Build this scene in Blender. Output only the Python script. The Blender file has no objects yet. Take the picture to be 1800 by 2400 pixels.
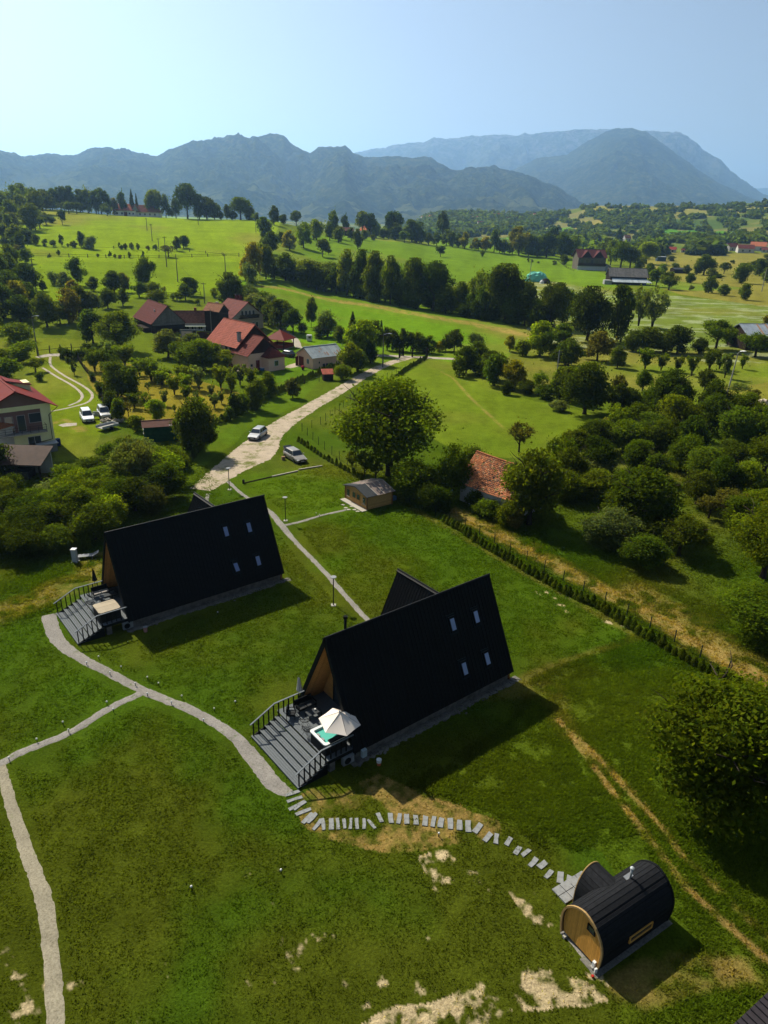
import bpy, math, random
import numpy as np
from mathutils import Vector, Matrix
random.seed(7); RNG = np.random.default_rng(7)
S = bpy.context.scene; COL = S.collection
# ---------------------------------------------------------------- camera, sky, sun, exposure
CH = 32.0; FPX = 1668.93; PITCH = .3959; ROLL = -.0295
cam = bpy.data.cameras.new('camera'); co = bpy.data.objects.new('camera', cam); COL.objects.link(co); S.camera = co
cam.sensor_fit = 'VERTICAL'; cam.sensor_height = 24; cam.lens = FPX/2400*24; cam.clip_start = .5; cam.clip_end = 60000
co.matrix_world = Matrix.Translation((0, 0, CH)) @ Matrix.Rotation(math.pi/2-PITCH, 4, 'X') @ Matrix.Rotation(-ROLL, 4, 'Z')
SAZ = 2.4294; SEL = .7714
W = bpy.data.worlds.new('World'); S.world = W; W.use_nodes = True
wn = W.node_tree; bg = wn.nodes['Background']
sky = wn.nodes.new('ShaderNodeTexSky'); sky.sky_type = 'NISHITA'; sky.sun_disc = False
sky.sun_elevation = SEL; sky.sun_rotation = SAZ-math.pi; sky.air_density = .95; sky.dust_density = 3.2; sky.ozone_density = 1.6; sky.altitude = 700
hs = wn.nodes.new('ShaderNodeHueSaturation'); hs.inputs['Saturation'].default_value = .74; wn.links.new(sky.outputs[0], hs.inputs['Color']); wn.links.new(hs.outputs[0], bg.inputs[0]); bg.inputs[1].default_value = .05
sl = bpy.data.lights.new('sun', 'SUN'); so = bpy.data.objects.new('sun', sl); COL.objects.link(so)
sl.energy = 5.0; sl.angle = math.radians(.5); sl.color = (1, .93, .78)
so.rotation_euler = Vector((math.cos(SEL)*math.sin(SAZ), math.cos(SEL)*math.cos(SAZ), -math.sin(SEL))).to_track_quat('-Z', 'Y').to_euler()
so.location = (-60, 60, 90)
S.view_settings.view_transform = 'Standard'; S.view_settings.look = 'None'; S.view_settings.gamma = 1
S.view_settings.exposure = 1.0; S.view_settings.use_curve_mapping = False
S.cycles.use_denoising = True; S.cycles.max_bounces = 6; S.cycles.diffuse_bounces = 3; S.cycles.transmission_bounces = 3
S.cycles.volume_bounces = 2; S.cycles.caustics_reflective = False; S.cycles.caustics_refractive = False
# ---------------------------------------------------------------- pixel <-> world helpers (numbers measured off the photograph)
cP, sP, cR, sR = math.cos(PITCH), math.sin(PITCH), math.cos(ROLL), math.sin(ROLL)
def ray(px, py):
    X = (px-900)/FPX; Y = -(py-1200)/FPX
    x = X*cR+Y*sR; u = -X*sR+Y*cR
    return x, cP+u*sP, -sP+u*cP
def proj(x, y, z):
    z = z-CH; d = np.maximum(y*cP-z*sP, .3); u = y*sP+z*cP
    X = x*cR-u*sR; Y = x*sR+u*cR
    return 900+FPX*X/d, 1200-FPX*Y/d
def vnoise(x, y, seed=0):
    xi = np.floor(x).astype(np.int64); yi = np.floor(y).astype(np.int64); fx = x-xi; fy = y-yi
    fx = fx*fx*(3-2*fx); fy = fy*fy*(3-2*fy)
    def h(a, b):
        n = (a*374761393+b*668265263+seed*974634777) & 0xffffffff
        n = ((n ^ (n >> 13))*1274126177) & 0xffffffff
        return ((n ^ (n >> 16)) & 0xffff)/65535.
    return (h(xi, yi)*(1-fx)+h(xi+1, yi)*fx)*(1-fy)+(h(xi, yi+1)*(1-fx)+h(xi+1, yi+1)*fx)*fy
def fbm(x, y, o=4, seed=0):
    s = 0; a = .5; t = 0
    for i in range(o):
        s = s+a*vnoise(x*2**i+17.3*i, y*2**i-9.1*i, seed+i); t += a; a *= .5
    return s/t
# ---------------------------------------------------------------- terrain height: columns (px at the horizon) of (distance, image row of the ground | 'h', height)
def hz(px, d, row):   # height of the ground at distance d that shows on image row `row` in column px
    x, y, z = ray(px, row); return CH+z*d/math.hypot(x, y)
T = {
 -1500: [(170, 'h', 0), (300, 'h', 5), (500, 'h', 18), (700, 'h', 28), (1100, 'h', 20), (2000, 'h', 5), (3000, 'h', 0)],
 0: [(170, 'h', 0), (250, 700), (300, 655), (380, 600), (420, 572), (520, 530), (620, 497), (720, 481), (1100, 'h', 18), (1700, 'h', 0)],
 300: [(170, 'h', 0), (250, 700), (310, 661), (380, 604), (420, 578), (450, 560), (520, 537), (620, 508), (670, 503), (900, 'h', 8), (1500, 'h', 0)],
 600: [(200, 'h', 0), (250, 712), (330, 643), (400, 596), (500, 545), (600, 517), (650, 513), (900, 'h', 6), (1500, 'h', -5)],
 760: [(250, 'h', 0), (310, 688), (430, 600), (520, 568), (620, 545), (700, 538), (1000, 'h', 0), (1500, 'h', -8)],
 900: [(265, 'h', 0), (480, 600), (640, 562), (700, 556), (1000, 'h', 0), (1500, 'h', -8)],
 1030: [(400, 'h', 0), (560, 602), (690, 574), (760, 569), (1000, 'h', 0), (1300, 'h', 0), (2000, 'h', 36), (2500, 'h', 15), (3200, 'h', 0)],
 1200: [(600, 'h', 0), (650, 599), (900, 'h', 0), (1100, 563), (1350, 546), (1600, 526), (2000, 504), (2600, 'h', 20), (3300, 'h', 0)],
 1400: [(800, 'h', 0), (1000, 580), (1200, 562), (1500, 525), (1900, 481), (2200, 484), (2700, 'h', 30), (3300, 'h', 0)],
 1600: [(800, 'h', 0), (950, 583), (1200, 560), (1500, 522), (1900, 486), (2200, 488), (2700, 'h', 30), (3300, 'h', 0)],
 1800: [(800, 'h', 0), (900, 592), (1200, 560), (1500, 516), (1900, 481), (2200, 484), (2700, 'h', 30), (3300, 'h', 0)],
 3300: [(800, 'h', 0), (1500, 'h', 20), (2000, 'h', 60), (3300, 'h', 0)]}
TD = np.array([0, 60, 120, 170, 200, 230, 260, 300, 340, 380, 420, 460, 500, 560, 620, 680, 740, 820, 900, 1000, 1100, 1200, 1350, 1500, 1700, 1900, 2000, 2100, 2200, 2500, 2700, 3300, 4000, 30000.])
TC = sorted(T); TH = []
for c in TC:
    d = [0]; h = [0]
    for e in T[c]:
        d.append(e[0]); h.append(e[2] if e[1] == 'h' else hz(c, e[0], e[1]))
    TH.append(np.interp(TD, d, h))
TH = np.array(TH)
TA = np.array([math.atan((c-900)/1809.) for c in TC])
def terr(x, y):
    x = np.asarray(x, float); y = np.asarray(y, float)
    r = np.hypot(x, y); a = np.arctan2(x, np.maximum(y, 1e-6)); back = np.clip((y+40)/60, 0, 1)
    # smooth interpolation in both directions
    ai = np.clip(np.searchsorted(TA, a)-1, 0, len(TA)-2); af = np.clip((a-TA[ai])/(TA[ai+1]-TA[ai]), 0, 1); af = af*af*(3-2*af)
    di = np.clip(np.searchsorted(TD, r)-1, 0, len(TD)-2); df = np.clip((r-TD[di])/(TD[di+1]-TD[di]), 0, 1)
    h = (TH[ai, di]*(1-df)+TH[ai, di+1]*df)*(1-af)+(TH[ai+1, di]*(1-df)+TH[ai+1, di+1]*df)*af
    h = h+(fbm(x/90, y/90, 3, 5)-.5)*np.clip((r-260)/500, 0, 1)*4
    h = h+(fbm(x/260, y/260, 4, 9)-.5)*np.clip((r-1000)/600, 0, 1)*26*np.clip(h/20, 0, 1)
    h = h+(fbm(x/6, y/6, 3, 3)-.5)*.10*np.clip((r-10)/20, 0, 1)
    return h*back
_t = np.concatenate([np.arange(20, 500, .5), np.arange(500, 2600, 4.)])
def G(px, py, lift=0):  # the ground point seen at a pixel
    x, y, z = ray(px, py); n = math.hypot(x, y); X = x/n*_t; Y = y/n*_t; Z = CH+z/n*_t
    b = np.nonzero(Z < terr(X, Y)+lift)[0]
    if len(b) == 0: i = len(_t)-1
    else: i = b[0]
    X = float(X[i]); Y = float(Y[i])
    return Vector((X, Y, float(terr(X, Y))))
def GF(px, py, z=0):
    x, y, zz = ray(px, py); t = (z-CH)/zz; return Vector((x*t, y*t, z))
# ---------------------------------------------------------------- scene helpers
def prop(o, label=None, cat=None, group=None, kind=None):
    for k, v in (('label', label), ('category', cat), ('group', group), ('kind', kind)):
        if v: o[k] = v
    return o
def empty(name, loc, rz=0, label=None, cat=None, group=None, kind=None):
    o = bpy.data.objects.new(name, None); COL.objects.link(o); o.location = loc; o.rotation_euler = (0, 0, rz)
    o.empty_display_size = .3
    return prop(o, label, cat, group, kind)
def inst(name, mesh, parent=None, loc=(0, 0, 0), rz=0, sc=None):
    o = bpy.data.objects.new(name, mesh); COL.objects.link(o); o.parent = parent; o.location = loc
    if rz: o.rotation_euler = (0, 0, rz)
    if sc: o.scale = sc if isinstance(sc, tuple) else (sc, sc, sc)
    return o
def mesh_np(name, v, f, mat, smooth=False, col=None, cname='Col'):
    """v (N,3), f (M,k) numpy"""
    me = bpy.data.meshes.new(name); v = np.asarray(v, np.float32); f = np.asarray(f, np.int32)
    me.vertices.add(len(v)); me.vertices.foreach_set('co', v.ravel())
    me.loops.add(f.size); me.loops.foreach_set('vertex_index', f.ravel())
    me.polygons.add(len(f)); me.polygons.foreach_set('loop_start', np.arange(0, f.size, f.shape[1], dtype=np.int32))
    try: me.polygons.foreach_set('loop_total', np.full(len(f), f.shape[1], dtype=np.int32))
    except Exception: pass
    if smooth: me.polygons.foreach_set('use_smooth', np.ones(len(f), bool))
    if col is not None:
        a = me.color_attributes.new(cname, 'FLOAT_COLOR', 'POINT')
        c = np.ones((len(v), 4), np.float32); c[:, :3] = col; a.data.foreach_set('color', c.ravel())
    me.update(calc_edges=True); me.validate()
    if mat: me.materials.append(mat)
    return me
class MB:
    def __init__(s): s.v = []; s.f = []
    def add(s, v, f):
        n = len(s.v); s.v += [tuple(p) for p in v]; s.f += [tuple(i+n for i in q) for q in f]; return s
    def box(s, c, d, rz=0, rx=0, ry=0):
        M = Matrix.Rotation(rz, 3, 'Z') @ Matrix.Rotation(ry, 3, 'Y') @ Matrix.Rotation(rx, 3, 'X'); c = Vector(c)
        v = [c+M @ Vector((i*d[0]/2, j*d[1]/2, k*d[2]/2)) for i in (-1, 1) for j in (-1, 1) for k in (-1, 1)]
        return s.add(v, [(0, 1, 3, 2), (4, 6, 7, 5), (0, 4, 5, 1), (2, 3, 7, 6), (0, 2, 6, 4), (1, 5, 7, 3)])
    def bb(s, x0, x1, y0, y1, z0, z1): return s.box(((x0+x1)/2, (y0+y1)/2, (z0+z1)/2), (abs(x1-x0), abs(y1-y0), abs(z1-z0)))
    def tube(s, pts, r, n=8, cap=True):
        pts = [Vector(p) for p in pts]; R = r if isinstance(r, (list, tuple)) else [r]*len(pts); v = []; f = []
        up = Vector((0, 0, 1)); prev = None
        for i, p in enumerate(pts):
            d = (pts[min(i+1, len(pts)-1)]-pts[max(i-1, 0)]).normalized()
            a = d.cross(up if abs(d.z) < .95 else Vector((1, 0, 0))).normalized()
            if prev is not None:
                a = (prev-d*prev.dot(d)).normalized() if (prev-d*prev.dot(d)).length > 1e-4 else a
            prev = a; b = d.cross(a)
            v += [p+(a*math.cos(2*math.pi*k/n)+b*math.sin(2*math.pi*k/n))*R[i] for k in range(n)]
        for i in range(len(pts)-1):
            for k in range(n): f.append((i*n+k, i*n+(k+1) % n, (i+1)*n+(k+1) % n, (i+1)*n+k))
        if cap: f.append(tuple(range(n-1, -1, -1))); f.append(tuple((len(pts)-1)*n+k for k in range(n)))
        return s.add(v, f)
    def prism(s, poly, a, b, axis='x'):
        """extrude polygon given in the plane normal to axis from a to b; poly is [(p,q)]"""
        mk = {'x': lambda t, p, q: (t, p, q), 'y': lambda t, p, q: (p, t, q), 'z': lambda t, p, q: (p, q, t)}[axis]
        n = len(poly); v = [mk(a, *p) for p in poly]+[mk(b, *p) for p in poly]
        return s.add(v, [tuple(range(n)), tuple(range(2*n-1, n-1, -1))]+[(i, i+n, (i+1) % n+n, (i+1) % n) for i in range(n)])
    def lathe(s, prof, n=12, c=(0, 0, 0)):
        v = []; f = []
        for r, z in prof: v += [(c[0]+r*math.cos(2*math.pi*k/n), c[1]+r*math.sin(2*math.pi*k/n), c[2]+z) for k in range(n)]
        for i in range(len(prof)-1):
            for k in range(n): f.append((i*n+k, i*n+(k+1) % n, (i+1)*n+(k+1) % n, (i+1)*n+k))
        f.append(tuple(range(n-1, -1, -1))); f.append(tuple((len(prof)-1)*n+k for k in range(n)))
        return s.add(v, f)
    def mesh(s, name, mat, smooth=False):
        me = bpy.data.meshes.new(name); me.from_pydata(s.v, [], s.f)
        import bmesh
        bm = bmesh.new(); bm.from_mesh(me); bmesh.ops.recalc_face_normals(bm, faces=bm.faces); bm.to_mesh(me); bm.free()
        if smooth:
            for p in me.polygons: p.use_smooth = True
        if mat: me.materials.append(mat)
        return me
    def build(s, name, mat, parent=None, loc=(0, 0, 0), rz=0, smooth=False, label=None, kind=None, bevel=0):
        o = inst(name, s.mesh(name, mat, smooth), parent, loc, rz)
        if label: o['label'] = label
        if kind: o['kind'] = kind
        if bevel:
            m = o.modifiers.new('edge', 'BEVEL'); m.width = bevel; m.segments = 2; m.limit_method = 'ANGLE'
        return o
# ---------------------------------------------------------------- materials
def nmat(name):
    m = bpy.data.materials.new(name); m.use_nodes = True; return m, m.node_tree, m.node_tree.nodes['Principled BSDF']
def mix_rgb(nt, a, b, fac, typ='MIX'):
    n = nt.nodes.new('ShaderNodeMix'); n.data_type = 'RGBA'; n.blend_type = typ
    for s, v in ((6, a), (7, b), (0, fac)):
        if hasattr(v, 'is_linked') or hasattr(v, 'links'): nt.links.new(v, n.inputs[s])
        else: n.inputs[s].default_value = (*v, 1) if isinstance(v, tuple) else v
    return n.outputs[2]
def noise(nt, scale, detail=4, rough=.6, coord='Object', stretch=None, dist=0):
    tc = nt.nodes.new('ShaderNodeTexCoord'); mp = nt.nodes.new('ShaderNodeMapping'); n = nt.nodes.new('ShaderNodeTexNoise')
    nt.links.new(tc.outputs[coord], mp.inputs[0]); nt.links.new(mp.outputs[0], n.inputs[0])
    if stretch: mp.inputs['Scale'].default_value = stretch
    n.inputs['Scale'].default_value = scale; n.inputs['Detail'].default_value = detail; n.inputs['Roughness'].default_value = rough
    n.inputs['Distortion'].default_value = dist
    return n.outputs[0]
def ramp(nt, fac, stops):
    r = nt.nodes.new('ShaderNodeValToRGB'); nt.links.new(fac, r.inputs[0]); e = r.color_ramp.elements
    while len(e) < len(stops): e.new(.5)
    for k, (p, c) in enumerate(stops): e[k].position = p; e[k].color = (*c, 1) if isinstance(c, tuple) else (c, c, c, 1)
    return r.outputs[0]
def bump(nt, bs, h, strength, dist=.02):
    b = nt.nodes.new('ShaderNodeBump'); b.inputs['Strength'].default_value = strength; b.inputs['Distance'].default_value = dist
    nt.links.new(h, b.inputs['Height']); nt.links.new(b.outputs[0], bs.inputs['Normal'])
def M(name, c, rough=.7, var=.25, scale=3, metal=0, stretch=None, bmp=0, c2=None, spec=.02):
    """paint / wood / plaster: a base colour broken up by two scales of noise"""
    c = tuple(v*.66 for v in c); c2 = c2 and tuple(v*.66 for v in c2)
    m, nt, b = nmat(name); b.inputs['Roughness'].default_value = rough; b.inputs['Metallic'].default_value = metal
    b.inputs['Specular IOR Level'].default_value = spec
    c2 = c2 or tuple(x*(1-var) for x in c); hi = tuple(min(1, x*(1+var*.6)) for x in c)
    n = noise(nt, scale, 5, .65, stretch=stretch)
    nt.links.new(ramp(nt, n, [(.3, c2), (.52, c), (.75, hi)]), b.inputs['Base Color'])
    if bmp: bump(nt, b, noise(nt, scale*6, 4, .7, stretch=stretch), bmp)
    return m
def stripes(name, c, c2, period, axis=0, width=.12, rough=.6, var=.2, scale=2, metal=0, bmp=.6, stretch=None, spec=.02):
    """boards, seams or tile rows: dark lines every `period` metres along an object axis"""
    c = tuple(v*.66 for v in c); c2 = tuple(v*.66 for v in c2)
    m, nt, b = nmat(name); b.inputs['Roughness'].default_value = rough; b.inputs['Metallic'].default_value = metal
    b.inputs['Specular IOR Level'].default_value = spec
    tc = nt.nodes.new('ShaderNodeTexCoord'); sx = nt.nodes.new('ShaderNodeSeparateXYZ'); nt.links.new(tc.outputs['Object'], sx.inputs[0])
    d = nt.nodes.new('ShaderNodeMath'); d.operation = 'DIVIDE'; nt.links.new(sx.outputs[axis], d.inputs[0]); d.inputs[1].default_value = period
    fr = nt.nodes.new('ShaderNodeMath'); fr.operation = 'FRACT'; nt.links.new(d.outputs[0], fr.inputs[0])
    fl = nt.nodes.new('ShaderNodeMath'); fl.operation = 'FLOOR'; nt.links.new(d.outputs[0], fl.inputs[0])
    wn_ = nt.nodes.new('ShaderNodeTexWhiteNoise'); wn_.noise_dimensions = '1D'; nt.links.new(fl.outputs[0], wn_.inputs['W'])
    base = ramp(nt, noise(nt, scale, 5, .65, stretch=stretch), [(.3, tuple(x*(1-var) for x in c)), (.7, tuple(min(1, x*(1+var)) for x in c))])
    pl = mix_rgb(nt, base, ramp(nt, wn_.outputs['Value'], [(0, .7), (1, 1.0)]), .8, 'MULTIPLY')
    ln = ramp(nt, fr.outputs[0], [(0, 1.), (width, 0.), (1-width*.5, 0.), (1, 1.)])
    nt.links.new(mix_rgb(nt, pl, c2, ln), b.inputs['Base Color'])
    if bmp:
        iv = nt.nodes.new('ShaderNodeMath'); iv.operation = 'SUBTRACT'; iv.inputs[0].default_value = 1; nt.links.new(ln, iv.inputs[1]); bump(nt, b, iv.outputs[0], bmp, .02)
    return m
def leafmat(name, trans=.5, gloss=.0):
    m = bpy.data.materials.new(name); m.use_nodes = True; nt = m.node_tree; nt.nodes.clear()
    out = nt.nodes.new('ShaderNodeOutputMaterial'); oi = nt.nodes.new('ShaderNodeObjectInfo'); at = nt.nodes.new('ShaderNodeAttribute'); at.attribute_name = 'Col'
    c = mix_rgb(nt, oi.outputs['Color'], at.outputs['Color'], 1., 'MULTIPLY')
    d = nt.nodes.new('ShaderNodeBsdfDiffuse'); t = nt.nodes.new('ShaderNodeBsdfTranslucent'); mx = nt.nodes.new('ShaderNodeMixShader')
    nt.links.new(c, d.inputs[0]); nt.links.new(mix_rgb(nt, c, (1.5, 1.5, .4), 1., 'MULTIPLY'), t.inputs[0])
    mx.inputs[0].default_value = trans; nt.links.new(d.outputs[0], mx.inputs[1]); nt.links.new(t.outputs[0], mx.inputs[2])
    g = nt.nodes.new('ShaderNodeBsdfGlossy'); g.inputs['Roughness'].default_value = .45; g.inputs[0].default_value = (.9, 1, .8, 1)
    m2 = nt.nodes.new('ShaderNodeMixShader'); m2.inputs[0].default_value = gloss
    nt.links.new(mx.outputs[0], m2.inputs[1]); nt.links.new(g.outputs[0], m2.inputs[2]); nt.links.new(m2.outputs[0], out.inputs[0])
    return m
LEAF = leafmat('leaf', .52, 0)
BARK = M('bark', (.06, .047, .034), .9, .5, 8, bmp=.8)
BLACKROOF = M('black_roof', (.0075, .0078, .0085), .6, .3, 1.2, spec=.06)
RIB = M('black_roof_seam', (.009, .0095, .0105), .55, .2, 3, spec=.10)
WOOD = stripes('larch_boards', (.42, .20, .075), (.12, .05, .02), .14, 2, .08, .6, .3, 3, stretch=(1, 1, 9))
DECKW = M('grey_deck_wood', (.155, .17, .18), .65, .35, 5, stretch=(9, 1, 9), bmp=.2)
BLACKP = M('black_paint', (.012, .013, .014), .45, .2, 4)
RAILG = M('grey_rail', (.19, .21, .23), .5, .25, 6)
GRAVEL = None
STONE = M('slab_stone', (.27, .28, .28), .8, .3, 4, bmp=.5)
WHITE = M('white_paint', (.78, .78, .76), .5, .08, 2)
GLASS, _nt, _b = nmat('window_glass'); _b.inputs['Base Color'].default_value = (.03, .04, .05, 1); _b.inputs['Roughness'].default_value = .06; _b.inputs['Specular IOR Level'].default_value = .9
SKYGL, _nt, _b = nmat('skylight_glass'); _b.inputs['Base Color'].default_value = (.11, .16, .32, 1); _b.inputs['Roughness'].default_value = .12; _b.inputs['Specular IOR Level'].default_value = 1.
STEEL = M('steel', (.45, .46, .47), .4, .2, 3, .6)
CONC = M('concrete', (.42, .40, .36), .85, .25, 3, bmp=.3)
# ---------------------------------------------------------------- ground
def inpoly(px, py, poly):
    r = np.zeros(px.shape, bool); n = len(poly)
    for i in range(n):
        x0, y0 = poly[i]; x1, y1 = poly[(i+1) % n]
        if y0 == y1: continue
        c = ((y0 > py) != (y1 > py)) & (px < (x1-x0)*(py-y0)/(y1-y0)+x0); r ^= c
    return r
def segdist(x, y, pts):
    d = np.full(x.shape, 1e9)
    for (x0, y0), (x1, y1) in zip(pts[:-1], pts[1:]):
        dx, dy = x1-x0, y1-y0; L = dx*dx+dy*dy+1e-9
        t = np.clip(((x-x0)*dx+(y-y0)*dy)/L, 0, 1); d = np.minimum(d, np.hypot(x-x0-t*dx, y-y0-t*dy))
    return d
LAWN = (.050, .084, .005)
MEADOWS = [  # (polygon in photograph pixels, colour, blend)
 ([(-300, 470), (120, 478), (560, 500), (660, 515), (640, 610), (560, 680), (-300, 735)], (.165, .255, .012), 1),
 ([(-300, 614), (640, 614), (560, 690), (-300, 735)], (.135, .215, .014), .8),
 ([(560, 655), (700, 690), (900, 735), (1230, 790), (1180, 860), (880, 850), (700, 800), (600, 740), (520, 720)], (.105, .215, .014), 1),
 ([(640, 560), (900, 540), (1100, 570), (1360, 610), (1450, 660), (1450, 800), (1200, 790), (900, 735), (620, 690)], (.110, .200, .018), 1),
 ([(1240, 650), (1420, 680), (1560, 690), (2100, 750), (2100, 900), (1240, 800)], (.125, .180, .045), 1),
 ([(1500, 590), (2300, 600), (2300, 730), (1800, 720), (1600, 690), (1500, 660)], (.19, .185, .06), .85),
 ([(1480, 650), (1560, 656), (1760, 676), (1640, 682), (1500, 672)], (.12, .20, .03), .9),
 ([(860, 880), (960, 838), (1080, 850), (1180, 920), (1340, 960), (1460, 1000), (1440, 1060), (1230, 1075), (1090, 1070), (1000, 1020), (900, 990)], (.120, .185, .020), 1),
 ([(1380, 840), (2000, 820), (2000, 1010), (1500, 1000), (1440, 930)], (.125, .185, .025), 1),
 ([(1660, 910), (2000, 880), (2000, 1010), (1760, 1000)], (.20, .20, .05), .8),
 ([(180, 835), (300, 850), (500, 900), (600, 935), (550, 985), (520, 1010), (430, 1045), (330, 1000), (255, 965), (205, 900)], (.215, .19, .035), .9),
 ([(-200, 780), (240, 800), (190, 850), (-200, 870)], (.15, .195, .025), .8),
 ([(60, 840), (150, 850), (250, 960), (220, 1080), (130, 1080), (90, 940)], (.135, .20, .016), .9),
 ([(500, 790), (780, 820), (760, 880), (640, 900)], (.08, .17, .014), .9),
 ([(420, 1060), (500, 980), (700, 880), (800, 850), (700, 950), (560, 1020), (470, 1110), (380, 1200)], (.085, .155, .014), .9),
 ([(540, 1120), (760, 1085), (860, 1140), (830, 1200), (650, 1220), (600, 1200)], (.075, .135, .010), .9),
 ([(680, 1250), (850, 1190), (960, 1190), (1500, 1500), (1300, 1560), (1100, 1500), (900, 1420), (800, 1400)], (.058, .112, .008), .8),
 ([(1520, 536), (1600, 540), (1760, 543), (1750, 560), (1640, 568), (1518, 555)], (.07, .20, .02), 1),
 ([(1195, 545), (1330, 532), (1340, 548), (1260, 562), (1180, 560)], (.10, .22, .03), 1),
 ([(1330, 528), (1430, 505), (1450, 515), (1350, 545)], (.24, .22, .09), .8),
 ([(1520, 487), (2100, 480), (2100, 505), (1760, 500), (1560, 510)], (.20, .20, .07), .8),
 ([(1360, 483), (1480, 480), (1480, 492), (1360, 500)], (.20, .20, .06), .8)]
DRY = (.27, .185, .055)
DRYLINES = [  # (polyline px, half width m, strength)
 ([(1050, 1195), (1130, 1235), (1250, 1300), (1380, 1372), (1500, 1430), (1650, 1520), (1800, 1600), (1990, 1690)], 1.2, .85),
 ([(1500, 1400), (1600, 1470), (1720, 1545), (1850, 1600)], 2.2, .55),
 ([(1035, 872), (1060, 885), (1100, 930), (1180, 1005)], .35, .5),
 ([(1308, 1690), (1365, 1768), (1420, 1842), (1530, 1992), (1610, 2085), (1700, 2170), (1830, 2290)], .26, 1.),
 ([(1345, 1725), (1440, 1820), (1530, 1925), (1600, 2015)], .25, .95), ([(1600, 2015), (1700, 2110), (1860, 2270)], .22, .6),
 ([(1450, 2325), (1540, 2280), (1640, 2265), (1730, 2280), (1850, 2320)], .6, .7),
 ([(1500, 2345), (1600, 2310), (1700, 2300)], .5, .55),
 ([(590, 672), (760, 700), (900, 722), (1100, 758), (1230, 785)], 3.2, .8),
 ([(110, 1000), (150, 985), (190, 1010)], .9, .6),
 ([(960, 1190), (1200, 1330), (1500, 1500)], .5, .25), ([(1100, 1640), (1290, 1620), (1330, 1720)], .8, .25),
 ([(1185, 1622), (1290, 1560), (1500, 1500)], .4, .25),
 ([(0, 1440), (120, 1390), (215, 1350), (230, 1310)], 1.6, .5)]
RING = [(670, 1880), (720, 1855), (800, 1862), (900, 1815), (1010, 1870), (1100, 1900), (1180, 1925), (1190, 1955), (1130, 1985), (1000, 2000), (850, 1995), (740, 1965), (685, 1925)]
SAND = (.55, .43, .25)
SANDS = [([(850, 2420), (930, 2365), (1040, 2330), (1160, 2300), (1250, 2270), (1330, 2300), (1400, 2310), (1430, 2352), (1330, 2372), (1200, 2380), (1120, 2420)], .505),
 ([(985, 2010), (1050, 2000), (1130, 2050), (1160, 2090), (1080, 2110), (1010, 2080)], .555), ([(1200, 2090), (1290, 2100), (1330, 2190), (1240, 2170)], .555),
 ([(1330, 2180), (1390, 2230), (1430, 2320), (1380, 2300), (1320, 2230)], .50),
 ([(560, 2030), (700, 2030), (720, 2120), (580, 2120)], .605), ([(430, 2170), (820, 2150), (1100, 2120), (1200, 2240), (820, 2400), (440, 2420)], .70),
 ([(0, 2230), (420, 2180), (700, 2330), (600, 2420), (0, 2420)], .645),
 ([(1240, 1385), (1460, 1400), (1480, 1470), (1330, 1440)], .585), ([(1700, 1600), (1900, 1600), (1900, 1700)], .62)]
NA = math.radians(45)
az = np.concatenate([np.linspace(-math.pi, -NA, 34)[:-1], np.linspace(-NA, NA, 860), np.linspace(NA, math.pi, 34)[1:]])
rr = [.5, 4, 8, 11, 14, 16]
while rr[-1] < 700: rr.append(rr[-1]*1.0046)
while rr[-1] < 3400: rr.append(rr[-1]*1.011)
while rr[-1] < 34000: rr.append(rr[-1]*1.14)
rr = np.array(rr); R_, A_ = np.meshgrid(rr, az, indexing='ij'); gx = (R_*np.sin(A_)).ravel(); gy = (R_*np.cos(A_)).ravel()
gz = terr(gx, gy); gz = np.where(np.hypot(gx, gy) > 3300, gz-2, gz)
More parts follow.
